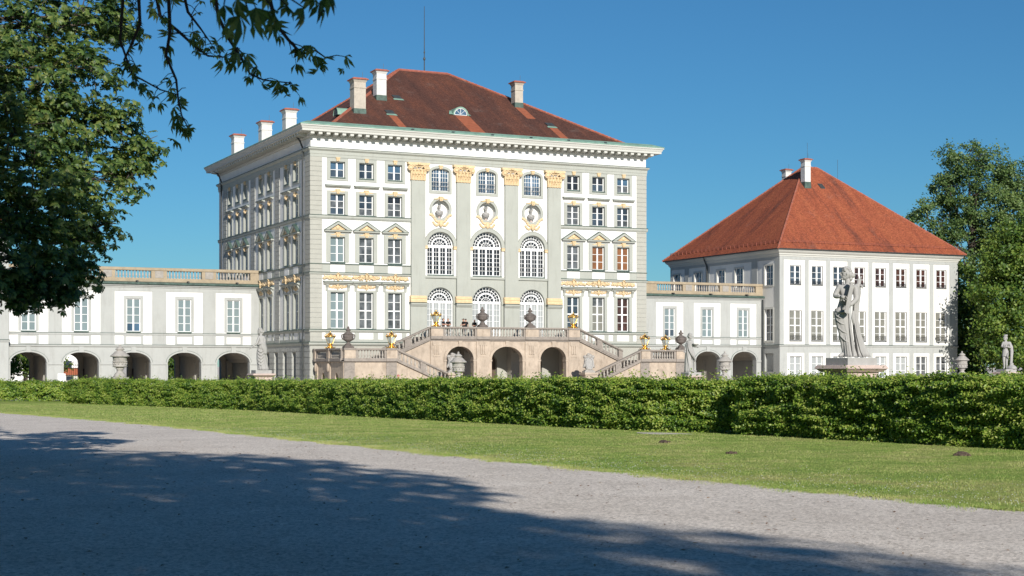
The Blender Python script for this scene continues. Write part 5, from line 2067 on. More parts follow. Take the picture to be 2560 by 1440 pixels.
def head(mb, c, face, s=1.0, hair=True, bun=True):
    """head with nose, brow, chin, ears and dressed hair; face = unit xy direction"""
    f = Vector((face[0], face[1], 0)).normalized()
    sdv = Vector((-f.y, f.x, 0))
    c = Vector(c)

    def put(df, ds, dz, r):
        p = c + f * df * s + sdv * ds * s + Vector((0, 0, dz * s))
        mb.blob(tuple(p), (r[0] * s, r[1] * s, r[2] * s), 10, 8)
    put(0, 0, 0, (.105, .105, .145))
    put(.03, 0, -.07, (.08, .08, .085))
    put(.085, 0, -.115, (.035, .04, .03))
    put(.115, 0, -.01, (.028, .02, .045))
    put(.095, 0, -.065, (.025, .035, .016))
    for sg in (-1, 1):
        put(.088, sg * .045, .025, (.022, .028, .014))
        put(.0, sg * .105, -.01, (.02, .02, .035))
    if hair:
        for k in range(9):
            a = -.5 + k * .42
            put(.075 * math.cos(a) - .03, 0, .115 * math.sin(a + .25) + .01, (.06, .095, .05))
        for k in range(7):
            a = math.pi * k / 6
            put(.06 * math.cos(a) * 0 + .045, .1 * math.cos(a), .07 + .06 * math.sin(a), (.03, .03, .03))
        put(-.09, 0, -.02, (.07, .10, .10))
        if bun:
            put(-.15, 0, -.045, (.07, .06, .06))
            put(-.11, 0, -.12, (.05, .07, .05))


def hand(mb, wrist, tip, spread, s=1.0):
    """palm with four fingers and a thumb, slightly curled"""
    w0, t0 = Vector(wrist), Vector(tip)
    d = (t0 - w0).normalized()
    sp = Vector(spread).normalized()
    nrm = d.cross(sp).normalized()
    mb.tube([w0, w0 + d * .04 * s, w0 + d * .09 * s], [.032 * s, .042 * s, .036 * s], 7)
    for k, L in enumerate((.075, .088, .082, .062)):
        b = w0 + d * .085 * s + sp * (k - 1.5) * .021 * s
        mb.tube([b, b + d * L * .5 * s + nrm * .006 * s, b + d * L * s + nrm * .03 * s], [.012 * s, .011 * s, .008 * s], 5)
    b = w0 + d * .03 * s - sp * .035 * s
    mb.tube([b, b + d * .03 * s - sp * .03 * s, b + d * .07 * s - sp * .035 * s + nrm * .015 * s], [.014 * s, .013 * s, .009 * s], 5)


VIEW = lambda x, y: -math.atan2(x - CAM.x, y - CAM.y)

ARM_E = [('pelvis', 'waist'), ('waist', 'chest'), ('chest', 'neck'), ('neck', 'skull'), ('chest', 'shl'), ('shl', 'ell'), ('ell', 'wrl'),
         ('chest', 'shr'), ('shr', 'elr'), ('elr', 'wrr'), ('pelvis', 'hipl'), ('hipl', 'knl'), ('knl', 'anl'), ('anl', 'tol'),
         ('pelvis', 'hipr'), ('hipr', 'knr'), ('knr', 'anr'), ('anr', 'tor')]


def statue(label, loc, J, headc, face, hands, extra, s=1.0, hs=1.25, group='marble statues of the parterre', bun=True):
    x, y, z = loc
    o = thing('statue', label, 'statue', loc, VIEW(x, y), group)
    mb = MB()
    mesh_into(mb, skin_mesh(J, ARM_E))
    head(mb, headc, face, hs, True, bun)
    for wr, tp, sp in hands:
        hand(mb, wr, tp, sp, 1.45)
    mb.build('figure', 'marble', o, smooth=True)
    for nme, fn, mat, sm in extra:
        m_ = MB()
        fn(m_)
        m_.build(nme, mat, o, smooth=sm)
    o.scale = (s, s, s)
    return o


def pedestal(label, x, y, ztop, s, group='statue pedestals along the hedge'):
    g = gz(y)
    m_ = MB()
    m_.box(-.52 * s, .52 * s, -.52 * s, .52 * s, ztop - .21 * s, ztop)
    m_.cur = 1
    t_ = ztop - .212 * s
    m_.frustum(0, 0, t_ - .10 * s, .76 * s, .76 * s, t_, .70 * s, .70 * s)
    m_.frustum(0, 0, t_ - .20 * s, .62 * s, .62 * s, t_ - .102 * s, .74 * s, .74 * s)
    m_.box(-.55 * s, .55 * s, -.55 * s, .55 * s, g + .3, t_ - .202 * s)
    m_.frustum(0, 0, g, .72 * s, .72 * s, g + .3, .66 * s, .66 * s)
    o = m_.build('pedestal', ['marble', 'pinkm'], None, (x, y, 0))
    return tag(o, label, 'pedestal', group)


# --- harp player, tall, near
X0, Y0, Z0 = -16.71, -102.69, 2.83
pedestal('pink and grey pedestal under the tall harp player statue', X0, Y0, Z0, 1.0)
J = {'pelvis': ((-.28, 0, 1.36), (.17, .135)), 'waist': ((-.25, .01, 1.60), (.135, .11)), 'chest': ((-.14, 0, 1.90), (.19, .14)), 'neck': ((-.09, .0, 2.19), .085), 'skull': ((-.11, -.02, 2.34), .10),
     'shl': ((-.35, -.03, 2.06), .105), 'ell': ((-.47, -.10, 1.78), .078), 'wrl': ((-.29, -.30, 1.775), .05),
     'shr': ((.13, -.02, 2.09), .115), 'elr': ((.15, -.12, 1.69), .085), 'wrr': ((-.04, -.33, 1.51), .052),
     'hipl': ((-.37, 0, 1.22), .14), 'knl': ((-.27, -.08, .74), .10), 'anl': ((-.20, -.02, .13), .06), 'tol': ((-.36, -.14, .05), .05),
     'hipr': ((-.16, .02, 1.22), .14), 'knr': ((-.08, .0, .70), .10), 'anr': ((.04, .02, .13), .06), 'tor': ((.10, -.17, .05), .05)}


def apollo_robe(m_):
    robe(m_, [(1.44, -.28, 0, .17, .14), (1.32, -.285, 0, .205, .17), (1.08, -.235, 0, .215, .185), (.80, -.175, 0, .195, .175), (.5, -.115, .0, .175, .165), (.24, -.07, .0, .18, .17), (.03, -.03, .0, .205, .18)], (.015, .12), 9)
    for k, (x0, z0_, x1, z1_) in enumerate(((-.47, 1.34, -.10, 1.17), (-.46, 1.22, -.06, .98), (-.42, 1.02, -.02, .72), (-.36, .80, .02, .44))):
        mx, mz = (x0 + x1) / 2 - .02, (z0_ + z1_) / 2 - .10
        m_.tube([(x0, -.05, z0_), ((x0 + mx) / 2 - .02, -.15, (z0_ + mz) / 2 - .03), (mx, -.185, mz), ((x1 + mx) / 2, -.165, (z1_ + mz) / 2 - .03), (x1, -.06, z1_)], [.006, .018, .022, .018, .006], 7)
    m_.tube([(-.455, .03, 1.40), (-.40, -.13, 1.35), (-.27, -.175, 1.31), (-.14, -.16, 1.35), (-.08, -.06, 1.42)], [.022, .032, .036, .03, .02], 8)
    m_.tube([(-.06, -.12, 1.3), (-.03, -.16, .9), (.03, -.17, .4), (.06, -.15, .03)], [.02, .03, .035, .03], 7)
    m_.tube([(-.2, -.15, .9), (-.13, -.17, .5), (-.1, -.16, .04)], [.012, .026, .028], 7)


def apollo_cloak(m_):
    robe(m_, [(2.15, .17, .05, .08, .09), (1.9, .19, .09, .085, .08), (1.5, .13, .10, .085, .08), (1.1, .12, .10, .085, .085), (.7, .17, .09, .10, .09), (.35, .25, .08, .13, .11), (.03, .34, .06, .19, .14)], (.08, .24), 6)
    m_.tube([(.06, -.14, 1.36), (.04, -.17, 1.15), (.06, -.15, .95)], [.03, .04, .02], 7)
    m_.tube([(.10, .0, 1.0), (.18, -.03, .6), (.28, -.05, .2), (.36, -.06, .03)], [.015, .025, .03, .03], 6)


def harp(m_):
    m_.prism([(-.01, 2.16), (.06, 2.13), (.02, 1.72), (-.08, 1.34), (-.17, 1.37), (-.10, 1.78)], -.44, -.24)
    m_.prism([(-.06, 2.2), (.10, 2.17), (.10, 2.13), (-.06, 2.16)], -.44, -.22)
    m_.prism([(-.19, 1.38), (-.06, 1.33), (-.07, 1.27), (-.18, 1.31)], -.46, -.22)
    for k in range(5):
        m_.tube([(-.02 + .02 * k, -.425, 2.14), (-.17 + .022 * k, -.425, 1.34)], .006, 4)


def quiver(m_):
    m_.tube([(.10, .2, 1.6), (.19, .19, 2.02), (.235, .18, 2.30)], [.05, .06, .065], 8)
    for k in range(5):
        m_.tube([(.235 + .03 * math.cos(k * 1.3), .18 + .03 * math.sin(k * 1.3), 2.28), (.25 + .05 * math.cos(k * 1.3), .18 + .04 * math.sin(k * 1.3), 2.38)], .014, 4)
    m_.tube([(.22, .05, 2.06), (.30, 0, 2.10), (.32, -.02, 2.02)], [.04, .04, .02], 6)


statue('tall marble harp player with bare torso and long robe, nearest and largest of the statues', (X0, Y0, Z0), J, (-.15, -.03, 2.45), (-1, -.25), [((-.29, -.30, 1.775), (-.18, -.36, 1.74), (0, 0, 1)), ((-.04, -.33, 1.51), (-.16, -.42, 1.45), (.3, 0, 1))],
       [('robe', apollo_robe, 'marble', True), ('cloak', apollo_cloak, 'marble', True), ('harp', harp, 'marble', False), ('quiver', quiver, 'marble', True)])

# --- draped woman reaching out to the left
X0, Y0, Z0 = -17.9, -45.7, 2.33
pedestal('pink marble pedestal under the draped woman statue by the palace corner', X0, Y0, Z0, .98)
J = {'pelvis': ((-.02, 0, 1.36), (.18, .15)), 'waist': ((0, 0, 1.58), (.15, .13)), 'chest': ((.0, 0, 1.90), (.19, .15)), 'neck': ((-.03, 0, 2.18), .075), 'skull': ((-.06, 0, 2.33), .10),
     'shl': ((-.15, -.10, 2.06), .095), 'ell': ((-.28, -.22, 1.66), .07), 'wrl': ((-.55, -.28, 1.44), .042),
     'shr': ((.16, .02, 2.04), .095), 'elr': ((.20, -.02, 1.66), .08), 'wrr': ((-.02, -.24, 1.62), .05),
     'hipl': ((-.12, 0, 1.2), .13), 'knl': ((-.13, -.08, .72), .1), 'anl': ((-.10, 0, .12), .06), 'tol': ((-.2, -.14, .05), .05),
     'hipr': ((.1, 0, 1.2), .13), 'knr': ((.12, 0, .7), .1), 'anr': ((.2, .02, .12), .06), 'tor': ((.18, -.16, .05), .05)}


def lady_robe(m_):
    robe(m_, [(2.04, .0, 0, .19, .14), (1.8, .0, 0, .2, .17), (1.55, .02, 0, .2, .17), (1.3, .0, 0, .26, .2), (1.0, -.02, 0, .28, .21), (.7, .0, 0, .29, .22), (.35, .06, 0, .31, .24), (.02, .12, 0, .34, .26)], (.04, .13), 11)
    for k in range(5):
        z = 1.15 - .2 * k
        m_.tube([(-.28, -.05, z + .25), (-.18, -.2, z + .05), (-.02, -.24, z - .06), (.14, -.2, z + .1), (.22, -.08, z + .3)], [.015, .03, .04, .03, .015], 6)


def lady_shawl(m_):
    robe(m_, [(1.75, .02, -.02, .24, .2), (1.55, .02, -.03, .27, .22), (1.38, .06, -.03, .27, .22), (1.2, .14, -.03, .2, .18), (1.0, .2, -.03, .12, .14)], (.05, .12), 8)


statue('draped marble woman stretching an arm to the left, beside the palace corner', (X0, Y0, Z0), J, (-.09, 0, 2.43), (-1, -.1), [((-.55, -.28, 1.44), (-.68, -.30, 1.37), (0, 1, .3)), ((-.02, -.24, 1.62), (-.15, -.27, 1.62), (0, 0, 1))],
       [('robe', lady_robe, 'marble', True), ('shawl', lady_shawl, 'marble', True)])

# --- cloaked figure holding a bowl to the right
X0, Y0, Z0 = 10.44, -50.27, 2.16
pedestal('grey marble pedestal under the cloaked statue before the right landing', X0, Y0, Z0, .95)
J = {'pelvis': ((.02, 0, 1.34), (.18, .15)), 'waist': ((0, 0, 1.58), (.15, .13)), 'chest': ((-.08, 0, 1.90), (.19, .15)), 'neck': ((-.08, 0, 2.19), .08), 'skull': ((-.08, 0, 2.34), .10),
     'shl': ((-.26, .05, 2.06), .10), 'ell': ((-.36, .1, 1.70), .08), 'wrl': ((-.40, -.05, 1.45), .05),
     'shr': ((.08, -.05, 2.06), .105), 'elr': ((.14, -.12, 1.74), .085), 'wrr': ((.36, -.14, 1.72), .05),
     'hipl': ((-.08, 0, 1.2), .13), 'knl': ((-.06, 0, .72), .1), 'anl': ((-.06, 0, .12), .06), 'tol': ((-.0, -.16, .05), .05),
     'hipr': ((.14, 0, 1.2), .14), 'knr': ((.22, -.08, .74), .105), 'anr': ((.20, .0, .14), .065), 'tor': ((.38, -.10, .06), .055)}


def cape(m_):
    robe(m_, [(2.14, -.10, .02, .15, .13), (1.95, -.14, .03, .2, .15), (1.6, -.17, .04, .2, .15), (1.2, -.18, .03, .22, .17), (.8, -.18, .02, .24, .19), (.4, -.17, 0, .26, .2), (.02, -.16, 0, .28, .22)], (.05, .16), 8)
    for k in range(5):
        m_.tube([(-.24 + .06 * k, -.14, 2.0 - .08 * k), (-.14 + .09 * k, -.2, 1.5 - .12 * k), (.04 + .05 * k, -.19, 1.15 - .1 * k), (.16, -.12, 1.1)], [.02, .035, .035, .02], 6)
    m_.tube([(-.3, -.1, 1.9), (-.24, -.2, 1.1), (-.12, -.22, .3), (-.05, -.2, .03)], [.02, .035, .04, .03], 6)


def bowl(m_):
    m_.lathe([(.04, 0), (.14, .05), (.20, .14), (.21, .17), (.17, .16), (.10, .08)], (.30, -.24, 1.76), 14)
    m_.tube([(.2, -.2, 1.72), (.45, -.22, 1.72), (.56, -.24, 1.74)], [.05, .05, .04], 6)


statue('bearded marble statue in a long cape holding a bowl, before the right arcade', (X0, Y0, Z0), J, (-.08, -.02, 2.44), (.8, -.6), [((.36, -.14, 1.72), (.48, -.18, 1.70), (0, 1, .2)), ((-.40, -.05, 1.45), (-.4, -.12, 1.35), (1, 0, 0))],
       [('cape', cape, 'marble', True), ('bowl', bowl, 'marble', True)], bun=False)

# --- figure with folded arms in front of the trees
X0, Y0, Z0 = 38.18, -50.09, 2.35
pedestal('weathered grey pedestal under the statue with folded arms, far right', X0, Y0, Z0, .98)
J = {'pelvis': ((-.06, 0, 1.30), (.17, .14)), 'waist': ((-.06, 0, 1.52), (.15, .13)), 'chest': ((-.02, 0, 1.82), (.20, .15)), 'neck': ((-.04, 0, 2.10), .08), 'skull': ((-.06, 0, 2.25), .10),
     'shl': ((-.24, -.02, 1.98), .10), 'ell': ((-.33, -.12, 1.66), .078), 'wrl': ((-.06, -.27, 1.74), .05),
     'shr': ((.20, -.02, 1.98), .11), 'elr': ((.34, -.10, 1.60), .085), 'wrr': ((.04, -.28, 1.70), .05),
     'hipl': ((-.16, 0, 1.16), .13), 'knl': ((-.18, -.06, .66), .1), 'anl': ((-.14, 0, .12), .06), 'tol': ((-.2, -.17, .05), .05),
     'hipr': ((.04, 0, 1.16), .13), 'knr': ((.02, -.02, .66), .1), 'anr': ((.02, .02, .12), .06), 'tor': ((.05, -.16, .05), .05)}


def loin(m_):
    robe(m_, [(1.45, -.06, 0, .18, .15), (1.3, -.06, 0, .22, .18), (1.1, -.08, 0, .22, .18), (.95, -.1, 0, .2, .17)], (.03, .08), 8)


def mantle(m_):
    robe(m_, [(2.05, .20, .04, .10, .10), (1.7, .34, .06, .12, .10), (1.3, .38, .06, .12, .1), (.9, .36, .06, .10, .1), (.5, .34, .06, .10, .1), (.2, .34, .05, .11, .1)], (.06, .14), 6)
    m_.tube([(.12, -.16, 1.2), (.08, -.2, .95), (.14, -.18, .8)], [.05, .06, .04], 6)


def stump(m_):
    m_.lathe([(.36, 0), (.34, .12), (.28, .2), (.16, .3), (.1, .34)], (.40, .05, 0), 12, sx=1.05, wob=lambda a, z: 1 + .1 * math.sin(4 * a))
    m_.tube([(.2, -.05, .1), (.34, -.02, .34), (.5, 0, .42)], [.08, .1, .07], 6)


def crown(m_):
    m_.lathe([(.13, 0), (.16, .10), (.13, .13), (.06, .12)], (-.05, 0, 2.46), 12)


statue('crowned marble statue with folded arms before the dark trees, far right', (X0, Y0, Z0), J, (-.07, -.02, 2.34), (-.7, -.7), [((-.06, -.27, 1.74), (.07, -.29, 1.77), (0, 0, 1)), ((.04, -.28, 1.70), (-.1, -.33, 1.68), (0, 0, 1))],
       [('loincloth', loin, 'marble', True), ('mantle', mantle, 'marble', True), ('tree_stump', stump, 'marble', True), ('crown', crown, 'marble', True)], bun=False)

# ------------------------------------------------------------------ garden urns on pedestals
def gu(prof, n=20, wob=None):
    m_ = MB()
    m_.lathe(prof, n=n, wob=wob)
    return m_


k_ = .00213
zz_ = lambda y: (1300 - y) * k_
gfoot = MB()
gfoot.box(-.46, .46, -.46, .46, 0, .24)
gfoot.lathe([(.44, .24), (.36, .34), (.34, .42), (.17, zz_(1020)), (.16, zz_(1005)), (.20, zz_(990)), (.19, zz_(970)), (.27, zz_(945)), (.26, zz_(925)), (.2, zz_(912))], n=20)
gfoot = gfoot.mesh('foot', 'urnst', True)
gbody = gu([(.22, zz_(915)), (.36, zz_(900)), (.45, zz_(880)), (.45, zz_(862)), (.40, zz_(845)), (.41, zz_(740)), (.43, zz_(640)), (.45, zz_(612)), (.42, zz_(606))], 24).mesh('bowl', 'urnst', True)
grel = MB()
for k in range(12):
    a = 2 * math.pi * k / 12
    for q in range(3):
        grel.blob((.405 * math.cos(a + .13 * q), .405 * math.sin(a + .13 * q), zz_(800) + .13 * abs(q - 1)), (.05, .05, .07), 6, 4)
grel = grel.mesh('garland', 'urnst', True)
glid = gu([(.46, zz_(605)), (.60, zz_(590)), (.58, zz_(565)), (.44, zz_(510)), (.30, zz_(440)), (.20, zz_(418)), (.19, zz_(400)), (.28, zz_(390)), (.27, zz_(370)), (.15, zz_(320)), (.08, zz_(300)), (.05, zz_(290)), (.08, zz_(268)), (.05, zz_(240)), (.01, zz_(232))], 20).mesh('lid', 'urnst', True)
for x, y, z, s_, lb in ((-22.68, -25.79, 1.50, 1.17, 'lidded grey stone urn before the left arcade, leftmost of the garden urns'),
                        (-2.12, -39.92, 1.32, 1.0, 'lidded stone urn with pale bowl before the staircase arches'),
                        (20.75, -38.55, 1.40, 1.02, 'lidded stone urn before the right arcade, beside the caped statue'),
                        (44.14, -38.53, 1.55, 1.0, 'lidded stone urn before the trees at the right pavilion corner')):
    m_ = MB()
    m_.box(-.55 * s_, .55 * s_, -.55 * s_, .55 * s_, .25, z - .18)
    m_.frustum(0, 0, z - .178, .62 * s_, .62 * s_, z - .002, .68 * s_, .68 * s_)
    m_.frustum(0, 0, 0, .72 * s_, .72 * s_, .248, .64 * s_, .64 * s_)
    p = m_.build('pedestal', 'urnst', None, (x, y, 0))
    tag(p, 'square stone pedestal carrying the ' + lb.split(',')[0], 'pedestal', 'urn pedestals of the parterre')
    t = thing('garden_urn', lb, 'urn', (x, y, z), rnd.uniform(0, .4), 'lidded urns of the parterre')
    t.scale = (s_, s_, s_)
    for nme, me in (('foot', gfoot), ('bowl', gbody), ('garland', grel), ('lid', glid)):
        obj(nme, me, t)

# ------------------------------------------------------------------ busts in the round niches
for i, (c, h) in enumerate(BAYS):
    t = thing('bust', ['white marble bust in the left round niche, bare headed', 'white marble crowned bust in the middle round niche', 'white marble crowned bust in the right round niche'][i], 'bust', (c, .28, NZ - .86), 0, 'busts in the round niches')
    m_ = MB()
    m_.lathe([(.16, 0), (.15, .06), (.09, .12), (.1, .2)], n=12)
    m_.build('socle', 'pinkm', t, smooth=True)
    m_ = MB()
    robe(m_, [(.80, 0, 0, .10, .09), (.74, 0, 0, .30, .17), (.62, 0, -.02, .40, .22), (.45, 0, -.02, .36, .22), (.3, 0, 0, .26, .18), (.18, 0, 0, .12, .1)], (.04, .05), 7, 32)
    m_.tube([(0, 0, .75), (0, 0, .95)], [.1, .09], 8)
    head(m_, (0, -.02, 1.10), (.4 if i == 0 else (0 if i == 1 else -.2), -1), 1.25, True, False)
    for k in range(4):
        m_.tube([(-.35, -.12, .7 - .08 * k), (-.1, -.26, .52 - .07 * k), (.2, -.22, .62 - .1 * k), (.33, -.1, .72 - .1 * k)], .03, 6)
    if i:
        for k in range(8):
            a = 2 * math.pi * k / 8
            m_.tube([(.14 * math.cos(a), -.02 + .14 * math.sin(a), 1.22), (.17 * math.cos(a), -.02 + .17 * math.sin(a), 1.34)], [.04, .015], 4)
    m_.build('figure', 'marble', t, smooth=True)

# ------------------------------------------------------------------ people
def person(label, loc, face_deg, shirt, legs, hair='hair', pose='stand', cap=None, pack=None, hgt=1.75, group=None):
    t = thing('person', label, 'person', loc, R(face_deg), group)
    J = {'pelvis': ((0, 0, .95), (.15, .11)), 'waist': ((0, 0, 1.12), (.14, .10)), 'chest': ((0, 0, 1.34), (.165, .115)), 'neck': ((0, 0, 1.485), .052), 'skull': ((0, -.01, 1.60), .08),
         'shl': ((-.18, 0, 1.42), .06), 'ell': ((-.23, .0, 1.15), .045), 'wrl': ((-.22, -.08, .90), .03),
         'shr': ((.18, 0, 1.42), .06), 'elr': ((.23, .0, 1.15), .045), 'wrr': ((.22, -.08, .90), .03),
         'hipl': ((-.09, 0, .88), .09), 'knl': ((-.10, -.02, .50), .062), 'anl': ((-.10, .02, .09), .042), 'tol': ((-.11, -.15, .04), .036),
         'hipr': ((.09, 0, .88), .09), 'knr': ((.10, -.02, .50), .062), 'anr': ((.11, .0, .09), .042), 'tor': ((.13, -.16, .04), .036)}
    if pose == 'hold':
        J['ell'] = ((-.24, -.03, 1.16), .045)
        J['wrl'] = ((-.06, -.27, 1.14), .03)
        J['elr'] = ((.24, -.03, 1.16), .045)
        J['wrr'] = ((.06, -.27, 1.14), .03)
    if pose == 'hip':
        J['elr'] = ((.36, .06, 1.17), .045)
        J['wrr'] = ((.19, -.05, 1.02), .03)
    me = skin_mesh(J, ARM_E, 2)
    mb = MB()
    mesh_into(mb, me)
    for s_ in 'lr':
        w_r, el = Vector(J['wr' + s_][0]), Vector(J['el' + s_][0])
        hand(mb, w_r, w_r + (w_r - el), (0, 1, .2) if pose == 'stand' else (0, 0, 1), 1.0)
    mb.blob((0, -.02, 1.635), (.076, .094, .115), 12, 10)
    mb.blob((0, -.115, 1.62), (.014, .02, .025), 6, 4)
    mb.blob((0, -.095, 1.565), (.035, .03, .025), 6, 4)
    for sg in (-1, 1):
        mb.blob((sg * .078, -.01, 1.63), (.012, .02, .03), 6, 4)
        mb.blob((sg * .03, -.103, 1.645), (.013, .01, .008), 6, 4)
    me = mb.mesh('body', [shirt, 'skin', legs, 'black'], True)
    for p in me.polygons:
        c = p.center
        if c.z > 1.475:
            p.material_index = 1
        elif c.z < .10:
            p.material_index = 3
        else:
            arm = False
            for s_ in 'lr':
                e, w_r, sh_ = (Vector(J[q + s_][0]) for q in ('el', 'wr', 'sh'))
                d = (w_r - e)
                tt = (c - e).dot(d) / d.length_squared
                if -.35 < tt < 2.2 and (c - e - d * max(0, min(1.7, tt))).length < .10 and (c - sh_).length > .16:
                    arm = True
            p.material_index = 1 if arm else (2 if c.z < .98 else 0)
    obj('body', me, t)
    m_ = MB()
    if cap:
        m_.blob((0, -.012, 1.69), (.088, .105, .075), 12, 8)
        m_.prism([(-.07, 1.67), (.07, 1.67), (.06, 1.69), (-.06, 1.69)], -.21, -.08)
        m_.build('cap', cap, t, smooth=True)
    else:
        m_.blob((0, .012, 1.675), (.088, .098, .095), 12, 8)
        m_.blob((0, .05, 1.61), (.08, .06, .09), 10, 8)
        m_.build('hair', hair, t, smooth=True)
    if pack:
        m_ = MB()
        m_.frustum(0, .19, 1.02, .15, .08, 1.42, .13, .07)
        m_.blob((0, .25, 1.18), (.12, .06, .12), 8, 6)
        m_.build('backpack', pack, t, smooth=True)
    t.scale = (hgt / 1.75,) * 3
    return t


GP = 'visitors on the upper terrace'
person('visitor in dark shirt looking down, next to the left lantern of the upper terrace', (12.0, -3.5, ZT), 35, 'navy', 'jeans', pose='hold', group=GP)
person('visitor with pale face and olive bag, second from the left lantern on the terrace', (12.62, -3.2, ZT), -20, 'black', 'olive', pose='hold', pack='olive', group=GP)
person('visitor in a black cap looking left on the upper terrace', (14.05, -3.6, ZT), -75, 'black', 'black', cap='black', pose='hold', group=GP)
person('visitor in black T-shirt with hand on hip, behind the one in the cap', (14.5, -3.1, ZT), 170, 'black', 'jeans', pose='hip', cap='navy', group=GP)
person('visitor in black T-shirt half hidden behind the dark terrace urn', (15.45, -3.0, ZT), -40, 'black', 'black', pose='hold', hgt=1.68, group=GP)
GH = 'visitors whose heads show above the hedge'
person('visitor with pink head covering before the left landing wall, head above the hedge', (4.13, -12.0, 0), 80, 'red', 'jeans', cap='red', hgt=1.82, group=GH)
person('dark haired visitor by the foot of the left stairs, head above the hedge', (8.31, -12.0, 0), -60, 'navy', 'jeans', hgt=1.74, group=GH)
person('visitor in a teal shirt before the right pavilion, head above the hedge', (58.0, -17.0, 0), 30, 'teal', 'jeans', hgt=1.78, group=GH)

# ------------------------------------------------------------------ seen through the arcade
t = thing('iron_gate', 'black iron bar gate in the far opening of the left arcade', 'gate', (-18.05, YW + 11.9, 0))
m_ = MB()
for k in range(18):
    x = -1.62 + k * .19
    m_.tube([(x, 0, .05), (x, 0, 3.0)], .022, 4)
    m_.tube([(x, 0, 3.0), (x, 0, 3.16)], [.035, .004], 4)
m_.build('bars', 'iron', t)
m_ = MB()
for z in (.2, 2.3, 2.65):
    m_.box(-1.7, 1.7, -.03, .03, z, z + .06)
m_.build('rails', 'iron', t)
t = thing('court_building', 'white building with red roof far behind the left arcade', 'building', (-8, 120, 0))
m_ = MB()
m_.box(-14, 10, 0, 10, 0, 9)
m_.build('wall', 'white', t)
m_ = MB()
m_.prism([(-14.6, 9), (10.6, 9), (9, 13.5), (-13, 13.5)], -.6, 10.6)
m_.build('roof', 'tilenew', t)
wm = MB()
wm.box(-.6, .6, -.04, .02, 0, 2.0)
wm = wm.mesh('window', 'pane')
for k in range(8):
    for z in (1.4, 5.4):
        obj('window', wm, t, (-12.6 + k * 3.0, 0, z))
t = thing('kiosk', 'low yellowish hut with orange roof seen through the left arcade', 'hut', (-7.5, 88, 0))
m_ = MB()
m_.box(-3, 3, 0, 3, 0, 1.3)
m_.build('wall', 'cream', t)
m_ = MB()
m_.prism([(-3.4, 1.3), (3.4, 1.3), (2.8, 2.3), (-2.8, 2.3)], -.4, 3.4)
m_.build('roof', 'tilenew', t)
m_ = MB()
m_.box(-.5, .5, -.03, .01, .5, 1.1)
m_.build('window', 'pane', t)
t = thing('notice_board', 'white notice board before the pier between the two leftmost arches', 'sign', (-20.45, 14.0, 0))
m_ = MB()
m_.box(-.36, .36, -.03, .03, .55, 1.85)
m_.build('panel', 'sign', t)
m_ = MB()
for x in (-.3, .3):
    m_.box(x - .025, x + .025, .032, .08, 0, 1.8)
m_.build('post', 'iron', t)
for x, lb in ((-15.5, 'framed dark poster inside the second arch from the left'), (-10.4, 'framed dark poster inside the third arch, behind the urn')):
    t = thing('poster_frame', lb, 'poster', (x, YW + 10.6, 0), 0, 'framed posters inside the arcade')
    m_ = MB()
    m_.box(-.55, .55, -.02, .03, .9, 2.3)
    m_.build('frame', 'iron', t)
    m_ = MB()
    m_.box(-.47, .47, -.035, -.022, .98, 2.22)
    m_.build('print', 'poster', t)
t = thing('barrier', 'low metal barrier standing inside the leftmost arch', 'barrier', (-23.0, YW - 1.2, 0))
m_ = MB()
for z in (.35, 1.1):
    m_.tube([(-1.6, 0, z), (1.7, 0, z)], .025, 5)
for k in range(12):
    m_.tube([(-1.5 + .28 * k, 0, .35), (-1.5 + .28 * k, 0, 1.1)], .012, 4)
m_.build('rails', 'lead', t)
m_ = MB()
for x in (-1.6, .1, 1.7):
    m_.tube([(x, 0, 0), (x, 0, 1.25)], .03, 5)
m_.build('posts', 'sign', t)

# ------------------------------------------------------------------ hedges
LEAF_V = [(0, 0, 0), (.5, .30, .05), (1.0, 0, -.10), (.5, -.30, .05)]
LEAF_F = [(0, 1, 2), (0, 2, 3)]


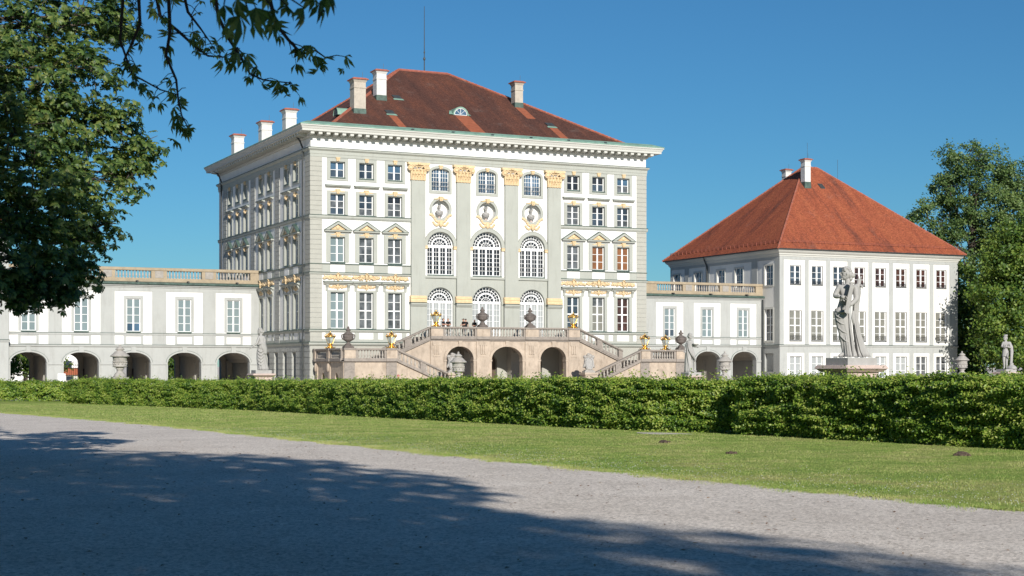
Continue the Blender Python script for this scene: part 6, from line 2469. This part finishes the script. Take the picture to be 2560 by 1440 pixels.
def hedge(label, line, h, thick, seed, d0, d1, size):
    """clipped hornbeam hedge: face line (camera side), leaves in layered sprays over a dark core added to block light"""
    rng = np.random.default_rng(seed)
    P = np.array(line, float)
    seg = np.linalg.norm(np.diff(P, axis=0), axis=1)
    cum = np.concatenate([[0], np.cumsum(seg)])
    L = cum[-1]
    t = thing('hedge', label, 'hedge', (line[0][0], line[0][1], gz(line[0][1])))
    org = np.array([line[0][0], line[0][1], gz(line[0][1])])

    def at(s):
        x = np.interp(s, cum, P[:, 0])
        y = np.interp(s, cum, P[:, 1])
        i = np.clip(np.searchsorted(cum, s, side='right') - 1, 0, len(seg) - 1)
        d = (P[i + 1] - P[i]) / seg[i][:, None]
        return x, y, d
    # dark core boxes added to stop light passing between the leaves
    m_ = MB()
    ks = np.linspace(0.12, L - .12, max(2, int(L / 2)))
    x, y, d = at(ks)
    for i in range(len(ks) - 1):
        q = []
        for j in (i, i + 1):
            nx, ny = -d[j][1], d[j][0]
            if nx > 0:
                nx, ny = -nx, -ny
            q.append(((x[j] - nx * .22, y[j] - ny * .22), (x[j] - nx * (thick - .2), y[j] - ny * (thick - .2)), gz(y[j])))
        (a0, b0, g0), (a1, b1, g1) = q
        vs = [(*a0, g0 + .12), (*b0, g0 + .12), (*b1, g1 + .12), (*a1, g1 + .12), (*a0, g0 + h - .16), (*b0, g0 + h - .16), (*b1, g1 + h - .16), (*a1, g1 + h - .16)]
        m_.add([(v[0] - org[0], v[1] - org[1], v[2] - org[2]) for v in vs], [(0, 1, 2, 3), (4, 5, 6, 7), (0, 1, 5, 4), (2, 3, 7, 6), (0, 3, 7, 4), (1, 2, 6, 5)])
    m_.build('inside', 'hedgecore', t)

    def density(s):
        return d0 + (d1 - d0) * s / L
    pos, nrm, sz = [], [], []
    N_ = int(L * h * max(d0, d1) * 1.5)
    s = rng.uniform(0, L, N_)
    z = rng.uniform(0.02, h, N_) ** 1.0
    x, y, d = at(s)
    nx, ny = -d[:, 1], d[:, 0]
    fl = np.where(nx > 0, -1.0, 1.0)
    nx, ny = nx * fl, ny * fl
    nz1 = vnoise(np.stack([s * 2.2, z * 8.5, np.full(N_, seed * 1.7)], 1))
    nz2 = vnoise(np.stack([s * .55, z * 1.6, np.full(N_, seed * 3.1)], 1))
    keep = (nz1 * .62 + nz2 * .38 + rng.uniform(-.13, .13, N_) > .45) & (rng.uniform(0, 1, N_) < density(s) / max(d0, d1))
    keep &= ~((z < .25) & (rng.uniform(0, 1, N_) < .6 - z * 1.5))
    off = (nz1 - .5) * .30 + (nz2 - .5) * .22 + rng.normal(0, .05, N_) - .05 * (z < .3)
    px_, py_ = x + nx * off, y + ny * off
    pos.append(np.stack([px_, py_, gzv(y) + z], 1)[keep])
    n_ = np.stack([nx * .7 + rng.normal(0, .5, N_), ny * .7 - .55 + rng.normal(0, .5, N_), .75 + rng.normal(0, .45, N_)], 1)
    nrm.append(n_[keep])
    sz.append((size * rng.uniform(.7, 1.35, N_))[keep])
    # inner leaves fill gaps
    k2 = rng.uniform(0, 1, N_) < .40 * density(s) / max(d0, d1)
    pos.append((np.stack([x - nx * .12, y - ny * .12, gzv(y) + z * .97], 1) + rng.normal(0, .06, (N_, 3)))[k2])
    nrm.append(rng.normal(0, 1, (N_, 3))[k2] + np.array([0, 0, .3]))
    sz.append((size * 1.15 * np.ones(N_))[k2])
    # top
    N_ = int(L * thick * max(d0, d1) * .9)
    s = rng.uniform(0, L, N_)
    u = rng.uniform(0, thick, N_)
    x, y, d = at(s)
    nx, ny = -d[:, 1], d[:, 0]
    fl = np.where(nx > 0, -1.0, 1.0)
    nx, ny = nx * fl, ny * fl
    nz = vnoise(np.stack([s * .9, u * 1.5, np.full(N_, seed * 2.3)], 1))
    keep = rng.uniform(0, 1, N_) < density(s) / max(d0, d1)
    pos.append(np.stack([x - nx * u, y - ny * u, gzv(y) + h + (nz - .5) * .34 + rng.normal(0, .06, N_)], 1)[keep])
    nrm.append(np.stack([rng.normal(0, .5, N_) - .2, rng.normal(0, .5, N_) - .5, np.full(N_, 1.0)], 1)[keep])
    sz.append((size * rng.uniform(.7, 1.3, N_))[keep])
    # upright shoots
    ns = int(L * 15)
    s0 = rng.uniform(0, L, ns)
    cl = vnoise(np.stack([s0 * .35, np.zeros(ns), np.full(ns, seed * 5.0)], 1))
    s0 = s0[cl + rng.uniform(-.2, .2, ns) > .45]
    ns = len(s0)
    u0 = rng.uniform(0, thick * .7, ns)
    hh = .10 + .32 * rng.uniform(0, 1, ns) ** 1.4
    x, y, d = at(s0)
    nx, ny = -d[:, 1], d[:, 0]
    fl = np.where(nx > 0, -1.0, 1.0)
    nx, ny = nx * fl, ny * fl
    for k in range(7):
        f = k / 6
        p = np.stack([x - nx * u0, y - ny * u0, gzv(y) + h + hh * f], 1) + rng.normal(0, .03, (ns, 3))
        pos.append(p)
        nrm.append(rng.normal(0, .5, (ns, 3)) + np.array([0, -.4, .8]))
        sz.append(np.full(ns, size * 1.15))
    # two ends
    for s_e, sg in ((0.0, -1), (L, 1)):
        N_ = int(h * thick * max(d0, d1) * 1.2)
        x, y, d = at(np.full(N_, s_e))
        u = rng.uniform(0, thick, N_)
        nx, ny = -d[:, 1], d[:, 0]
        fl = np.where(nx > 0, -1.0, 1.0)
        nx, ny = nx * fl, ny * fl
        z = rng.uniform(.03, h, N_)
        e = rng.normal(0, .09, N_)
        pos.append(np.stack([x - nx * u + d[:, 0] * e, y - ny * u + d[:, 1] * e, gzv(y) + z], 1))
        nrm.append(np.stack([d[:, 0] * sg + rng.normal(0, .5, N_), d[:, 1] * sg + rng.normal(0, .5, N_), .6 + rng.normal(0, .4, N_)], 1))
        sz.append(size * rng.uniform(.7, 1.3, N_))
    pos, nrm, sz = np.concatenate(pos), np.concatenate(nrm), np.concatenate(sz)
    me = scatter_mesh('foliage', LEAF_V, LEAF_F, pos - org, rots(nrm, rng), sz, 'hedge')
    o = obj('foliage', me, t)
    o['kind'] = 'stuff'
    # a few stems at the foot
    m_ = MB()
    for k in range(int(L * 1.6)):
        s_ = np.array([rng.uniform(.2, L - .2)])
        x, y, d = at(s_)
        m_.tube([(x[0] + .2 - org[0], y[0] - org[1], gz(y[0]) - org[2]), (x[0] + .22 + rng.normal(0, .05) - org[0], y[0] + rng.normal(0, .1) - org[1], gz(y[0]) + .5 - org[2])], .018, 4)
    m_.build('stems', 'bark', t)['kind'] = 'stuff'
    return t


hedge('near hedge section with tall shoots, in front of the harp player statue', [(-18.75, -122.0), (-18.7, -112), (-18.65, -99.6)], 1.60, 1.5, 1, 1900, 1600, .072)
hedge('long middle hedge section running from the gap to the bend before the left arcade', [(-18.1, -99.15), (-19.3, -96.0), (-19.8, -92), (-20.35, -76), (-20.6, -50.5), (-23.7, -40), (-27.1, -30.2)], 1.58, 1.4, 2, 1600, 520, .083)
hedge('far hedge section at the left, set back behind the bend', [(-26.3, -23.8), (-30.3, -20.4), (-38, -15.5)], 1.30, 1.2, 3, 420, 380, .13)

# ------------------------------------------------------------------ grass blades
rng = np.random.default_rng(11)


def blades(n, ya, yb, hmin, hmax, edge=False):
    y = rng.uniform(ya, yb, n)
    pe_ = np.array([path_edge(q) for q in y])
    hx = np.array([hedge_x(q) for q in y])
    if edge:
        x = pe_ + np.abs(rng.normal(0, .30, n)) - .22 * rng.uniform(0, 1, n) ** 2 + .10 * np.sin(y * 1.9) + .06 * np.sin(y * 5.3 + 1)
    else:
        x = pe_ + .05 + (hx - pe_) * rng.uniform(0, 1, n)
    pos = np.stack([x, y, gzv(y) + .008], 1)
    cl = vnoise(np.stack([x * 3.0, y * 3.0, np.zeros(n)], 1))
    hgt = rng.uniform(hmin, hmax, n) * (.6 + .8 * cl)
    return pos, hgt


pp, hh = [], []
for a in ((190000, -128, -104, .014, .034, False), (120000, -104, -75, .018, .04, False), (60000, -75, -30, .03, .06, False), (30000, -128, -95, .012, .036, True), (16000, -95, -45, .02, .05, True)):
    p, h_ = blades(*a)
    pp.append(p)
    hh.append(h_)
for k in range(420):
    y = rng.uniform(-128, -60)
    m = int(rng.integers(15, 70))
    x = path_edge(y) + .1 * math.sin(y * 1.9) - abs(rng.normal(0, .16)) + .02
    r_ = rng.uniform(.03, .13)
    q = np.stack([x + rng.normal(0, r_, m), y + rng.normal(0, r_ * 1.6, m), np.full(m, gz(y) + .004)], 1)
    pp.append(q)
    hh.append(rng.uniform(.015, .045, m))
pp, hh = np.concatenate(pp), np.concatenate(hh)
nr = np.stack([rng.normal(0, .35, len(pp)), rng.normal(0, .35, len(pp)), np.ones(len(pp))], 1)
me = scatter_mesh('grass', [(-.14, 0, 0), (.14, 0, 0), (.05, .12, 1.0)], [(0, 1, 2)], pp, rots(nr, rng), hh, 'grassb')
g = obj('grass', me)
tag(g, 'short mown grass between the gravel path and the hedge', 'grass', kind='stuff')

n = 2600
y = rng.uniform(-128, -85, n)
x = np.array([path_edge(q) for q in y]) + np.abs(rng.normal(0, 1.6, n)) + .1
pos = np.stack([x, y, gzv(y) + .03], 1)
me = scatter_mesh('clover', [(-.5, -.5, 0), (.5, -.5, 0), (.5, .5, 0), (-.5, .5, 0), (0, 0, .7)], [(0, 1, 4), (1, 2, 4), (2, 3, 4), (3, 0, 4)], pos, rots(np.tile([0, 0, 1.0], (n, 1)), rng), rng.uniform(.006, .012, n), 'sign')
tag(obj('clover', me), 'tiny white clover heads in the lawn near the path', 'clover', kind='stuff')

# fallen leaves and twigs on gravel and lawn
n = 2600
y = np.concatenate([rng.uniform(-136, -100, n - 500), rng.uniform(-100, -70, 500)])
x = rng.uniform(-48, -29, n)
pos = np.stack([x, y, gzv(y) + .022], 1)
nr = np.stack([rng.normal(0, .15, n), rng.normal(0, .15, n), np.ones(n)], 1)
me = scatter_mesh('fallen_leaves', LEAF_V, LEAF_F, pos, rots(nr, rng), rng.uniform(.015, .10, n) * rng.uniform(.4, 1, n), 'litterleaf')
tag(obj('fallen_leaves', me), 'dry brown leaves and bits of twig scattered over the gravel', 'leaves', kind='stuff')
n = 5000
y = -137 + 40 * rng.uniform(0, 1, n) ** 1.3
x = rng.uniform(-50, -31, n)
pos = np.stack([x, y, gzv(y) + .006], 1)
tv = [(-.5, -.4, 0), (.5, -.5, 0), (.6, .4, 0), (-.4, .5, 0), (0, 0, .7)]
me = scatter_mesh('pebbles', tv, [(0, 1, 4), (1, 2, 4), (2, 3, 4), (3, 0, 4)], pos, rots(np.tile([0, 0, 1.0], (n, 1)), rng), rng.uniform(.006, .016, n), 'gravel')
tag(obj('pebbles', me), 'loose pebbles lying on the gravel path', 'pebbles', kind='stuff')

# molehills and a sandy patch
for x, y, r_, h_, lb in ((-23.67, -103.78, .16, .06, 'brown molehill on the lawn in front of the hedge gap'), (-21.75, -113.06, .18, .10, 'largest brown molehill, on the lawn at the right near the hedge'), (-25.51, -109.82, .11, .035, 'flat brown molehill in the middle of the right lawn')):
    m_ = MB()
    rr = random.Random(int(x * 10))
    m_.lathe([(r_, 0), (r_ * .8, h_ * .45), (r_ * .45, h_ * .85), (r_ * .1, h_)], n=16, wob=lambda a, z: 1 + .12 * math.sin(3 * a + x) + .08 * math.sin(7 * a))
    for k in range(26):
        a, q = rr.uniform(0, 6.28), rr.uniform(.2, 1.15)
        m_.blob((r_ * q * math.cos(a), r_ * q * math.sin(a), max(.01, h_ * (1 - q) * .9)), (rr.uniform(.02, .05),) * 3, 5, 3)
    tag(m_.build('molehill', 'soil', None, (x, y, gz(y) + .012)), lb, 'molehill', 'molehills on the lawn')
m_ = MB()
for k in range(24):
    a0, a1 = 2 * math.pi * k / 24, 2 * math.pi * (k + 1) / 24
    f = lambda a: (1 + .25 * math.sin(3 * a) + .12 * math.sin(8 * a))
    m_.poly((0, 0, .03), (.9 * f(a0) * math.cos(a0), .5 * f(a0) * math.sin(a0), .004), (.9 * f(a1) * math.cos(a1), .5 * f(a1) * math.sin(a1), .004))
tag(m_.build('sand_patch', 'sandp', None, (-20.25, -97.9, gz(-97.9) + .016), R(-60)), 'bare patch of pale sand on the lawn at the hedge gap', 'sand', kind='structure')

# ------------------------------------------------------------------ broadleaf trees behind
def leaf_cloud(rng, lobes, n_cl, per, spread, up=.5):
    """leaf positions clustered at twig ends inside ellipsoid lobes (shell biased)"""
    lobes = np.array(lobes, float)
    vol = (lobes[:, 3] * lobes[:, 4] * lobes[:, 5]) ** .75
    pick = rng.choice(len(lobes), n_cl, p=vol / vol.sum())
    d = rng.normal(0, 1, (n_cl, 3))
    d /= np.linalg.norm(d, axis=1, keepdims=True)
    r = rng.uniform(.25, 1.0, n_cl) ** .45
    cen = lobes[pick, :3] + d * r[:, None] * lobes[pick, 3:6]
    sp = spread * rng.uniform(.6, 1.3, n_cl)
    pos = cen[:, None, :] + rng.normal(0, 1, (n_cl, per, 3)) * sp[:, None, None] * np.array([1, 1, .62])
    nr = rng.normal(0, 1, (n_cl, per, 3)) * .8 + d[:, None, :] * .45 + np.array([-.1, -.55, up])
    return cen, pos.reshape(-1, 3), nr.reshape(-1, 3)


def broadleaf(name, label, base, lobes, n_cl, per, spread, size, mat, seed, trunk_r, trunk_top, group=None, branches=60, mesh=None):
    rng = np.random.default_rng(seed)
    base = np.array(base, float)
    t = thing(name, label, 'tree', tuple(base), 0, group)
    L = np.array(lobes, float)
    L[:, :3] -= base
    cen, pos, nr = leaf_cloud(rng, L, n_cl, per, spread)
    ok = pos[:, 2] > .4
    pos, nr = pos[ok], nr[ok]
    me = scatter_mesh('crown', LEAF_V, LEAF_F, pos, rots(nr, rng), size * rng.uniform(.7, 1.3, len(pos)), mat)
    c = obj('crown', me, t)
    c['kind'] = 'stuff'
    m_ = MB()
    top = Vector((0, 0, trunk_top))
    m_.tube([(0, 0, -.1), (.05, 0, trunk_top * .3), (-.1, .08, trunk_top * .65), tuple(top)], [trunk_r * 1.25, trunk_r, trunk_r * .8, trunk_r * .35], 10)
    for l in L:
        a = Vector((0, 0, trunk_top * rng.uniform(.35, .8)))
        b = Vector(l[:3])
        mid = a.lerp(b, .5) + Vector((0, 0, -.4))
        m_.tube([a, mid, b], [trunk_r * .45, trunk_r * .3, trunk_r * .12], 7)
    for k in range(branches):
        i = rng.integers(0, len(cen))
        j = np.argmin(np.linalg.norm(L[:, :3] - cen[i], axis=1))
        a, b = Vector(L[j, :3]), Vector(cen[i])
        m_.tube([a, a.lerp(b, .5) + Vector(tuple(rng.normal(0, .25, 3))), b], [trunk_r * .12, trunk_r * .08, .02], 5)
    m_.build('trunk', 'bark', t)
    return t


broadleaf('ash_tree', 'tall airy tree rising behind the right pavilion roof', (105.5, 28.5, 0),
          [(105.5, 28, 26.5, 6.0, 6, 6.5), (100.5, 30, 22.5, 3.6, 4, 3.6), (98.8, 31, 24.6, 1.6, 1.6, 1.4), (109, 27, 24, 5.5, 5, 6), (104, 28, 31.2, 4.2, 4, 2.6), (101.8, 29.5, 27.5, 2.6, 3, 2.5), (112, 26, 28, 4.5, 4, 4), (104, 29, 18, 5, 5, 4), (111, 27, 18, 5, 5, 5), (99, 31, 20.2, 2.2, 2.2, 1.8)],
          560, 80, .56, .36, 'ash', 31, .55, 24, branches=150)
broadleaf('lime_tree', 'dense dark green tree standing before the right end of the red roofed pavilion', (95.8, 6.2, 0),
          [(95.5, 6, 15, 6.5, 6.5, 6.5), (90.8, 6.5, 11.5, 4.2, 4.5, 5.0), (99, 5, 14, 6, 6, 6), (91.8, 6, 16, 3.2, 3.5, 3.6), (94, 5, 6, 6.5, 6, 5), (90.2, 6.5, 6.5, 3.6, 4, 4), (100, 4, 6, 6, 6, 5), (95.8, 5.5, 20, 3.4, 3.4, 2.4), (103, 3, 12, 5, 5, 6)],
          900, 85, .66, .40, 'lime', 32, .5, 16, branches=60)
broadleaf('lime_tree', 'dense green tree at the far right, behind the statue with folded arms', (103, -8, 0),
          [(103, -8, 12, 6, 6, 7), (99, -9, 6, 4.5, 4.5, 5), (106, -8, 7, 5, 5, 6), (103, -7, 18, 4, 4, 3.2)],
          260, 75, .7, .45, 'lime', 33, .5, 14, branches=30)
broadleaf('lime_tree', 'dense green tree close beside the right wall of the red roofed pavilion', (97.5, 23, 0),
          [(97.5, 23, 9, 5.5, 5, 8), (94.2, 22, 5, 3.2, 4, 5), (101, 24, 6, 5, 5, 6), (94.5, 22, 12, 2.8, 3, 4)],
          330, 80, .7, .45, 'lime', 36, .4, 12, branches=20)
broadleaf('courtyard_tree', 'green tree in the courtyard seen through the leftmost arch', (-18.6, 52, 0), [(-18.6, 52, 5, 4.5, 3.5, 4.2), (-16, 52, 3, 2.5, 2.5, 2.4), (-21.5, 52, 3.2, 2.5, 2.5, 2.6)], 130, 60, .45, .32, 'lime', 34, .25, 5, branches=20)
broadleaf('courtyard_tree', 'green tree in the courtyard seen through the fourth arch from the left', (-1.6, 52, 0), [(-1.6, 52, 4.2, 3, 3, 3.6), (-2, 51, 2.2, 2, 2, 1.8)], 80, 60, .45, .32, 'lime', 35, .2, 4, branches=15)

# ------------------------------------------------------------------ chestnut avenue
def palmate(droop, seed):
    r_ = random.Random(seed)
    vs, fs = [], []
    for k, a in enumerate((-1.75, -.95, -.32, .32, .95, 1.75)[r_.randint(0, 1):]):
        L = 1.0 - .28 * abs(a) / 1.75 + r_.uniform(-.08, .08)
        a += r_.uniform(-.12, .12)
        c, s_ = math.cos(a), math.sin(a)
        o = len(vs)
        dz = droop * L * r_.uniform(.7, 1.2)
        w_ = .215 * L
        vs += [(0, 0, 0), (c * .62 * L - s_ * w_, s_ * .62 * L + c * w_, -dz * .32 - .03), (c * .62 * L, s_ * .62 * L, -dz * .32 + .04), (c * .62 * L + s_ * w_, s_ * .62 * L - c * w_, -dz * .32 - .03), (c * L * .92, s_ * L * .92, -dz)]
        fs += [(o, o + 2, o + 1), (o, o + 3, o + 2), (o + 1, o + 2, o + 4), (o + 2, o + 3, o + 4)]
    return vs, fs


GT = 'horse chestnuts of the avenue'
t1 = thing('chestnut_tree', 'horse chestnut whose sunlit and shaded leaves fill the upper left corner', 'tree', (-47.2, -108, gz(-108)), 0, GT)
org = np.array([-47.2, -108, gz(-108)])
LOB = [(-40.58, -108.01, 9.22, .95), (-39.43, -107.45, 9.61, .9), (-38.78, -107.76, 9.44, .45), (-40.32, -109.24, 7.95, .9), (-39.39, -108.57, 8.37, .5), (-41.06, -110.0, 6.83, .95), (-40.05, -109.37, 6.98, .8), (-39.11, -108.71, 7.21, .62), (-38.48, -108.45, 6.85, .5), (-38.69, -108.9, 6.28, .45), (-39.64, -109.56, 6.08, .75), (-40.88, -111.19, 5.63, .95), (-39.69, -110.64, 5.09, .45), (-40.17, -110.97, 4.83, .65), (-41.15, -112.17, 4.44, .8), (-40.13, -111.54, 4.17, .35), (-40.85, -112.31, 4.04, .42), (-41.25, -112.67, 3.78, .25), (-40.6, -112.42, 3.84, .2), (-41.99, -112.87, 3.99, .7), (-42.0, -111.77, 5.38, 1.0), (-41.78, -109.66, 7.77, 1.1)]
rng = np.random.default_rng(41)
pos, nr = [], []
for x, y, z, r_ in LOB:
    nc = int(9 + 58 * r_ * r_)
    d = rng.normal(0, 1, (nc, 3))
    d /= np.linalg.norm(d, axis=1, keepdims=True)
    q = rng.uniform(.1, 1.0, nc) ** .5
    cen = np.array([x, y, z]) + d * q[:, None] * r_ * np.array([1.05, 1.4, 1.0])
    for k in range(nc):
        m = int(rng.integers(7, 14))
        pos.append(cen[k] + rng.normal(0, 1, (m, 3)) * np.array([.13, .13, .08]))
        nr.append(d[k] * .5 + rng.normal(0, .4, (m, 3)) + np.array([.1, -.2, .8]))
pos, nr = np.concatenate(pos), np.concatenate(nr)
# rest of the crown, away from the view
n = 5200
d = rng.normal(0, 1, (n, 3))
d /= np.linalg.norm(d, axis=1, keepdims=True)
q = rng.uniform(.2, 1.0, n) ** .4
pc = np.array([-48.0, -107.0, 11.0]) + d * q[:, None] * np.array([6.6, 7.5, 6.6])
pv, pf = palmate(.45, 1)
me = scatter_mesh('crown', pv, pf, pos - org, rots(nr, rng), rng.uniform(.095, .165, len(pos)), 'chest')
obj('crown', me, t1)['kind'] = 'stuff'
me = scatter_mesh('upper_crown', pv, pf, pc - org, rots(d * .6 + np.array([0, 0, .7]) + rng.normal(0, .3, (n, 3)), rng), rng.uniform(.34, .5, n), 'chest')
obj('upper_crown', me, t1)['kind'] = 'stuff'
m_ = MB()
m_.tube([(0, 0, -.1), (.05, 0, 2), (0, .1, 5), (-.3, .6, 12)], [.55, .42, .36, .15], 12)
for x, y, z, r_ in LOB:
    b = Vector((x, y, z)) - Vector(org)
    a = Vector((-.1, .2, 3.2 + .45 * (z - 3)))
    m_.tube([a, a.lerp(b, .45) + Vector((0, 0, .7)), a.lerp(b, .8) + Vector((0, 0, .35)), b], [.10, .06, .035, .012], 6)
    for k in range(int(6 + 14 * r_)):
        d_ = Vector(tuple(rng.normal(0, 1, 3))).normalized() * r_ * .95
        m_.tube([b, b + d_ * .5 + Vector((0, 0, .06)), b + d_], [.014, .010, .005], 4)
m_.build('trunk', 'bark', t1)

t2 = thing('chestnut_tree', 'horse chestnut with bare hanging twigs reaching in from the top edge', 'tree', (-47.8, -124.5, gz(-124)), 0, GT)
org = np.array([-47.8, -124.5, gz(-124)])
n = 7600
d = rng.normal(0, 1, (n, 3))
d /= np.linalg.norm(d, axis=1, keepdims=True)
q = rng.uniform(.2, 1.0, n) ** .4
pc = np.array([0.6, 0, 11.9]) + d * q[:, None] * np.array([9.2, 8.8, 5.6])
pc2 = np.array([-.9, 0, 11.2]) + d * q[:, None] * np.array([5.9, 8.0, 5.4])
pv, pf = palmate(.45, 2)
crown_far = scatter_mesh('crown', pv, pf, pc, rots(d * .6 + np.array([0, 0, .7]) + rng.normal(0, .3, (n, 3)), rng), rng.uniform(.34, .52, n), 'chest')
crown_slim = scatter_mesh('crown', pv, pf, pc2, rots(d * .6 + np.array([0, 0, .7]) + rng.normal(0, .3, (n, 3)), rng), rng.uniform(.32, .48, n), 'chest')
obj('crown', crown_slim, t2)['kind'] = 'stuff'
m_ = MB()
m_.tube([(0, 0, -.1), (.05, 0, 2), (0, .1, 6), (-.1, .2, 13)], [.55, .42, .36, .12], 12)
for k in range(14):
    a = 2 * math.pi * k / 14
    m_.tube([(0, 0, 5 + .3 * k), (2.5 * math.cos(a), 2.5 * math.sin(a), 8 + .3 * k), (5.5 * math.cos(a), 5.8 * math.sin(a), 9.5 + .35 * k)], [.16, .10, .03], 6)
trunk_far = m_.mesh('trunk', 'bark')
obj('trunk', trunk_far, t2)
STR = [[(-41.37, -123.12, 6.63), (-41.27, -123.04, 6.24), (-41.06, -123.0, 6.1), (-40.87, -122.96, 5.96), (-40.73, -122.89, 5.9), (-40.55, -122.85, 5.91), (-40.36, -122.8, 6.03)], [(-41.06, -124.37, 6.38), (-40.98, -124.28, 6.02), (-40.86, -124.2, 5.83), (-40.72, -124.14, 5.67), (-40.6, -124.06, 5.52), (-40.44, -124.0, 5.48), (-40.15, -124.01, 5.47)], [(-40.89, -125.56, 6.13), (-40.76, -125.49, 5.72), (-40.62, -125.42, 5.6), (-40.47, -125.36, 5.49), (-40.32, -125.3, 5.55), (-40.19, -125.23, 5.5)], [(-41.3, -122.05, 6.88), (-41.25, -121.94, 6.38), (-41.31, -121.78, 6.18), (-41.36, -121.62, 6.03), (-41.22, -121.56, 5.87), (-40.94, -121.55, 5.74), (-40.75, -121.51, 5.71)], [(-41.34, -123.69, 6.5), (-41.29, -123.58, 5.97), (-41.3, -123.44, 5.75), (-41.18, -123.37, 5.53), (-41.13, -123.25, 5.34), (-41.07, -123.15, 5.2), (-40.98, -123.06, 5.09)], [(-41.43, -121.99, 6.88), (-41.45, -121.85, 6.2), (-41.33, -121.77, 5.92), (-41.22, -121.69, 5.74)], [(-41.0, -122.75, 6.75), (-40.89, -122.66, 6.4), (-40.74, -122.6, 6.25), (-40.6, -122.54, 6.1)]]
lr = random.Random(77)
leafm = []
for i in range(5):
    pv, pf = palmate(.55 + .3 * i, 10 + i)
    mm = MB()
    mm.add(pv, pf)
    leafm.append(mm.mesh('leaf', 'chest'))


def put_leaf(branch, p, size):
    o = obj('leaf', lr.choice(leafm), branch, p)
    o.rotation_euler = (lr.gauss(0, .5), lr.gauss(.5, .5), lr.uniform(0, 6.28))
    o.scale = (size,) * 3


O2 = Vector(tuple(org))
for si, pts in enumerate(STR):
    P_ = [Vector(p) - O2 for p in pts]
    up = P_[0] + Vector((-1.2, .2, 2.6))
    m_ = MB()
    full = [up, up.lerp(P_[0], .6) + Vector((.1, 0, .2))] + P_
    m_.tube(full, [.034] + [.027] + [.021 * (1 - .72 * k / (len(P_) - 1)) for k in range(len(P_))], 6)
    tips = []
    for k in range(1, len(P_)):
        for q in range(3):
            p = P_[k - 1].lerp(P_[k], lr.random())
            e = p + Vector((lr.gauss(0, .09), lr.gauss(0, .09), lr.gauss(-.03, .07)))
            m_.tube([p, p.lerp(e, .5) + Vector((0, 0, .02)), e], [.006, .005, .003], 4)
            if lr.random() < .85:
                tips.append(e)
    tips.append(P_[-1])
    br = m_.build('branch', 'twig', t2)
    for e in tips:
        put_leaf(br, e, lr.uniform(.07, .115))
    for k in range(4):
        put_leaf(br, P_[-1] + Vector((lr.gauss(0, .1), lr.gauss(0, .1), lr.gauss(-.03, .06))), lr.uniform(.06, .10))
    for k in range(4):
        put_leaf(br, P_[0] + Vector((lr.gauss(0, .15), lr.gauss(0, .2), lr.gauss(.0, .12))), lr.uniform(.07, .11))
NEAR = [(-42.51, -130.32, 4.7), (-42.4, -130.27, 4.66), (-42.29, -130.21, 4.73), (-42.15, -130.16, 4.73), (-42.25, -130.0, 4.68), (-42.03, -130.0, 4.81), (-41.91, -129.95, 4.82), (-41.79, -129.89, 4.87), (-42.26, -129.56, 4.97), (-42.05, -129.55, 4.96)]
m_ = MB()
Q_ = [Vector(p) - O2 for p in NEAR]
a = Vector((3.5, -4.5, 8.0))
m_.tube([a, Q_[8] + Vector((0, .1, .8)), Q_[8]], [.04, .02, .01], 6)
for p in Q_[:8]:
    m_.tube([Q_[8] + Vector((0, 0, .1)), Q_[8].lerp(p, .5) + Vector((0, 0, .1)), p], [.01, .008, .004], 4)
br = m_.build('branch', 'twig', t2)
for p in Q_:
    put_leaf(br, p, lr.uniform(.085, .125))
    put_leaf(br, p + Vector((lr.gauss(0, .06), lr.gauss(0, .06), lr.gauss(.04, .04))), lr.uniform(.08, .12))

for x, y, rz_q, lb in ((-47.6, -141.5, 1.2, 'horse chestnut beside the viewpoint, its crown shading the gravel path'), (-47.9, -158, 2.6, 'horse chestnut of the avenue, the next one behind the viewpoint'), (-47.5, -174.5, 4.0, 'horse chestnut of the avenue, farthest one behind the viewpoint')):
    t = thing('chestnut_tree', lb, 'tree', (x, y, gz(y)), rz_q, GT)
    obj('crown', crown_far, t)['kind'] = 'stuff'
    obj('trunk', trunk_far, t)
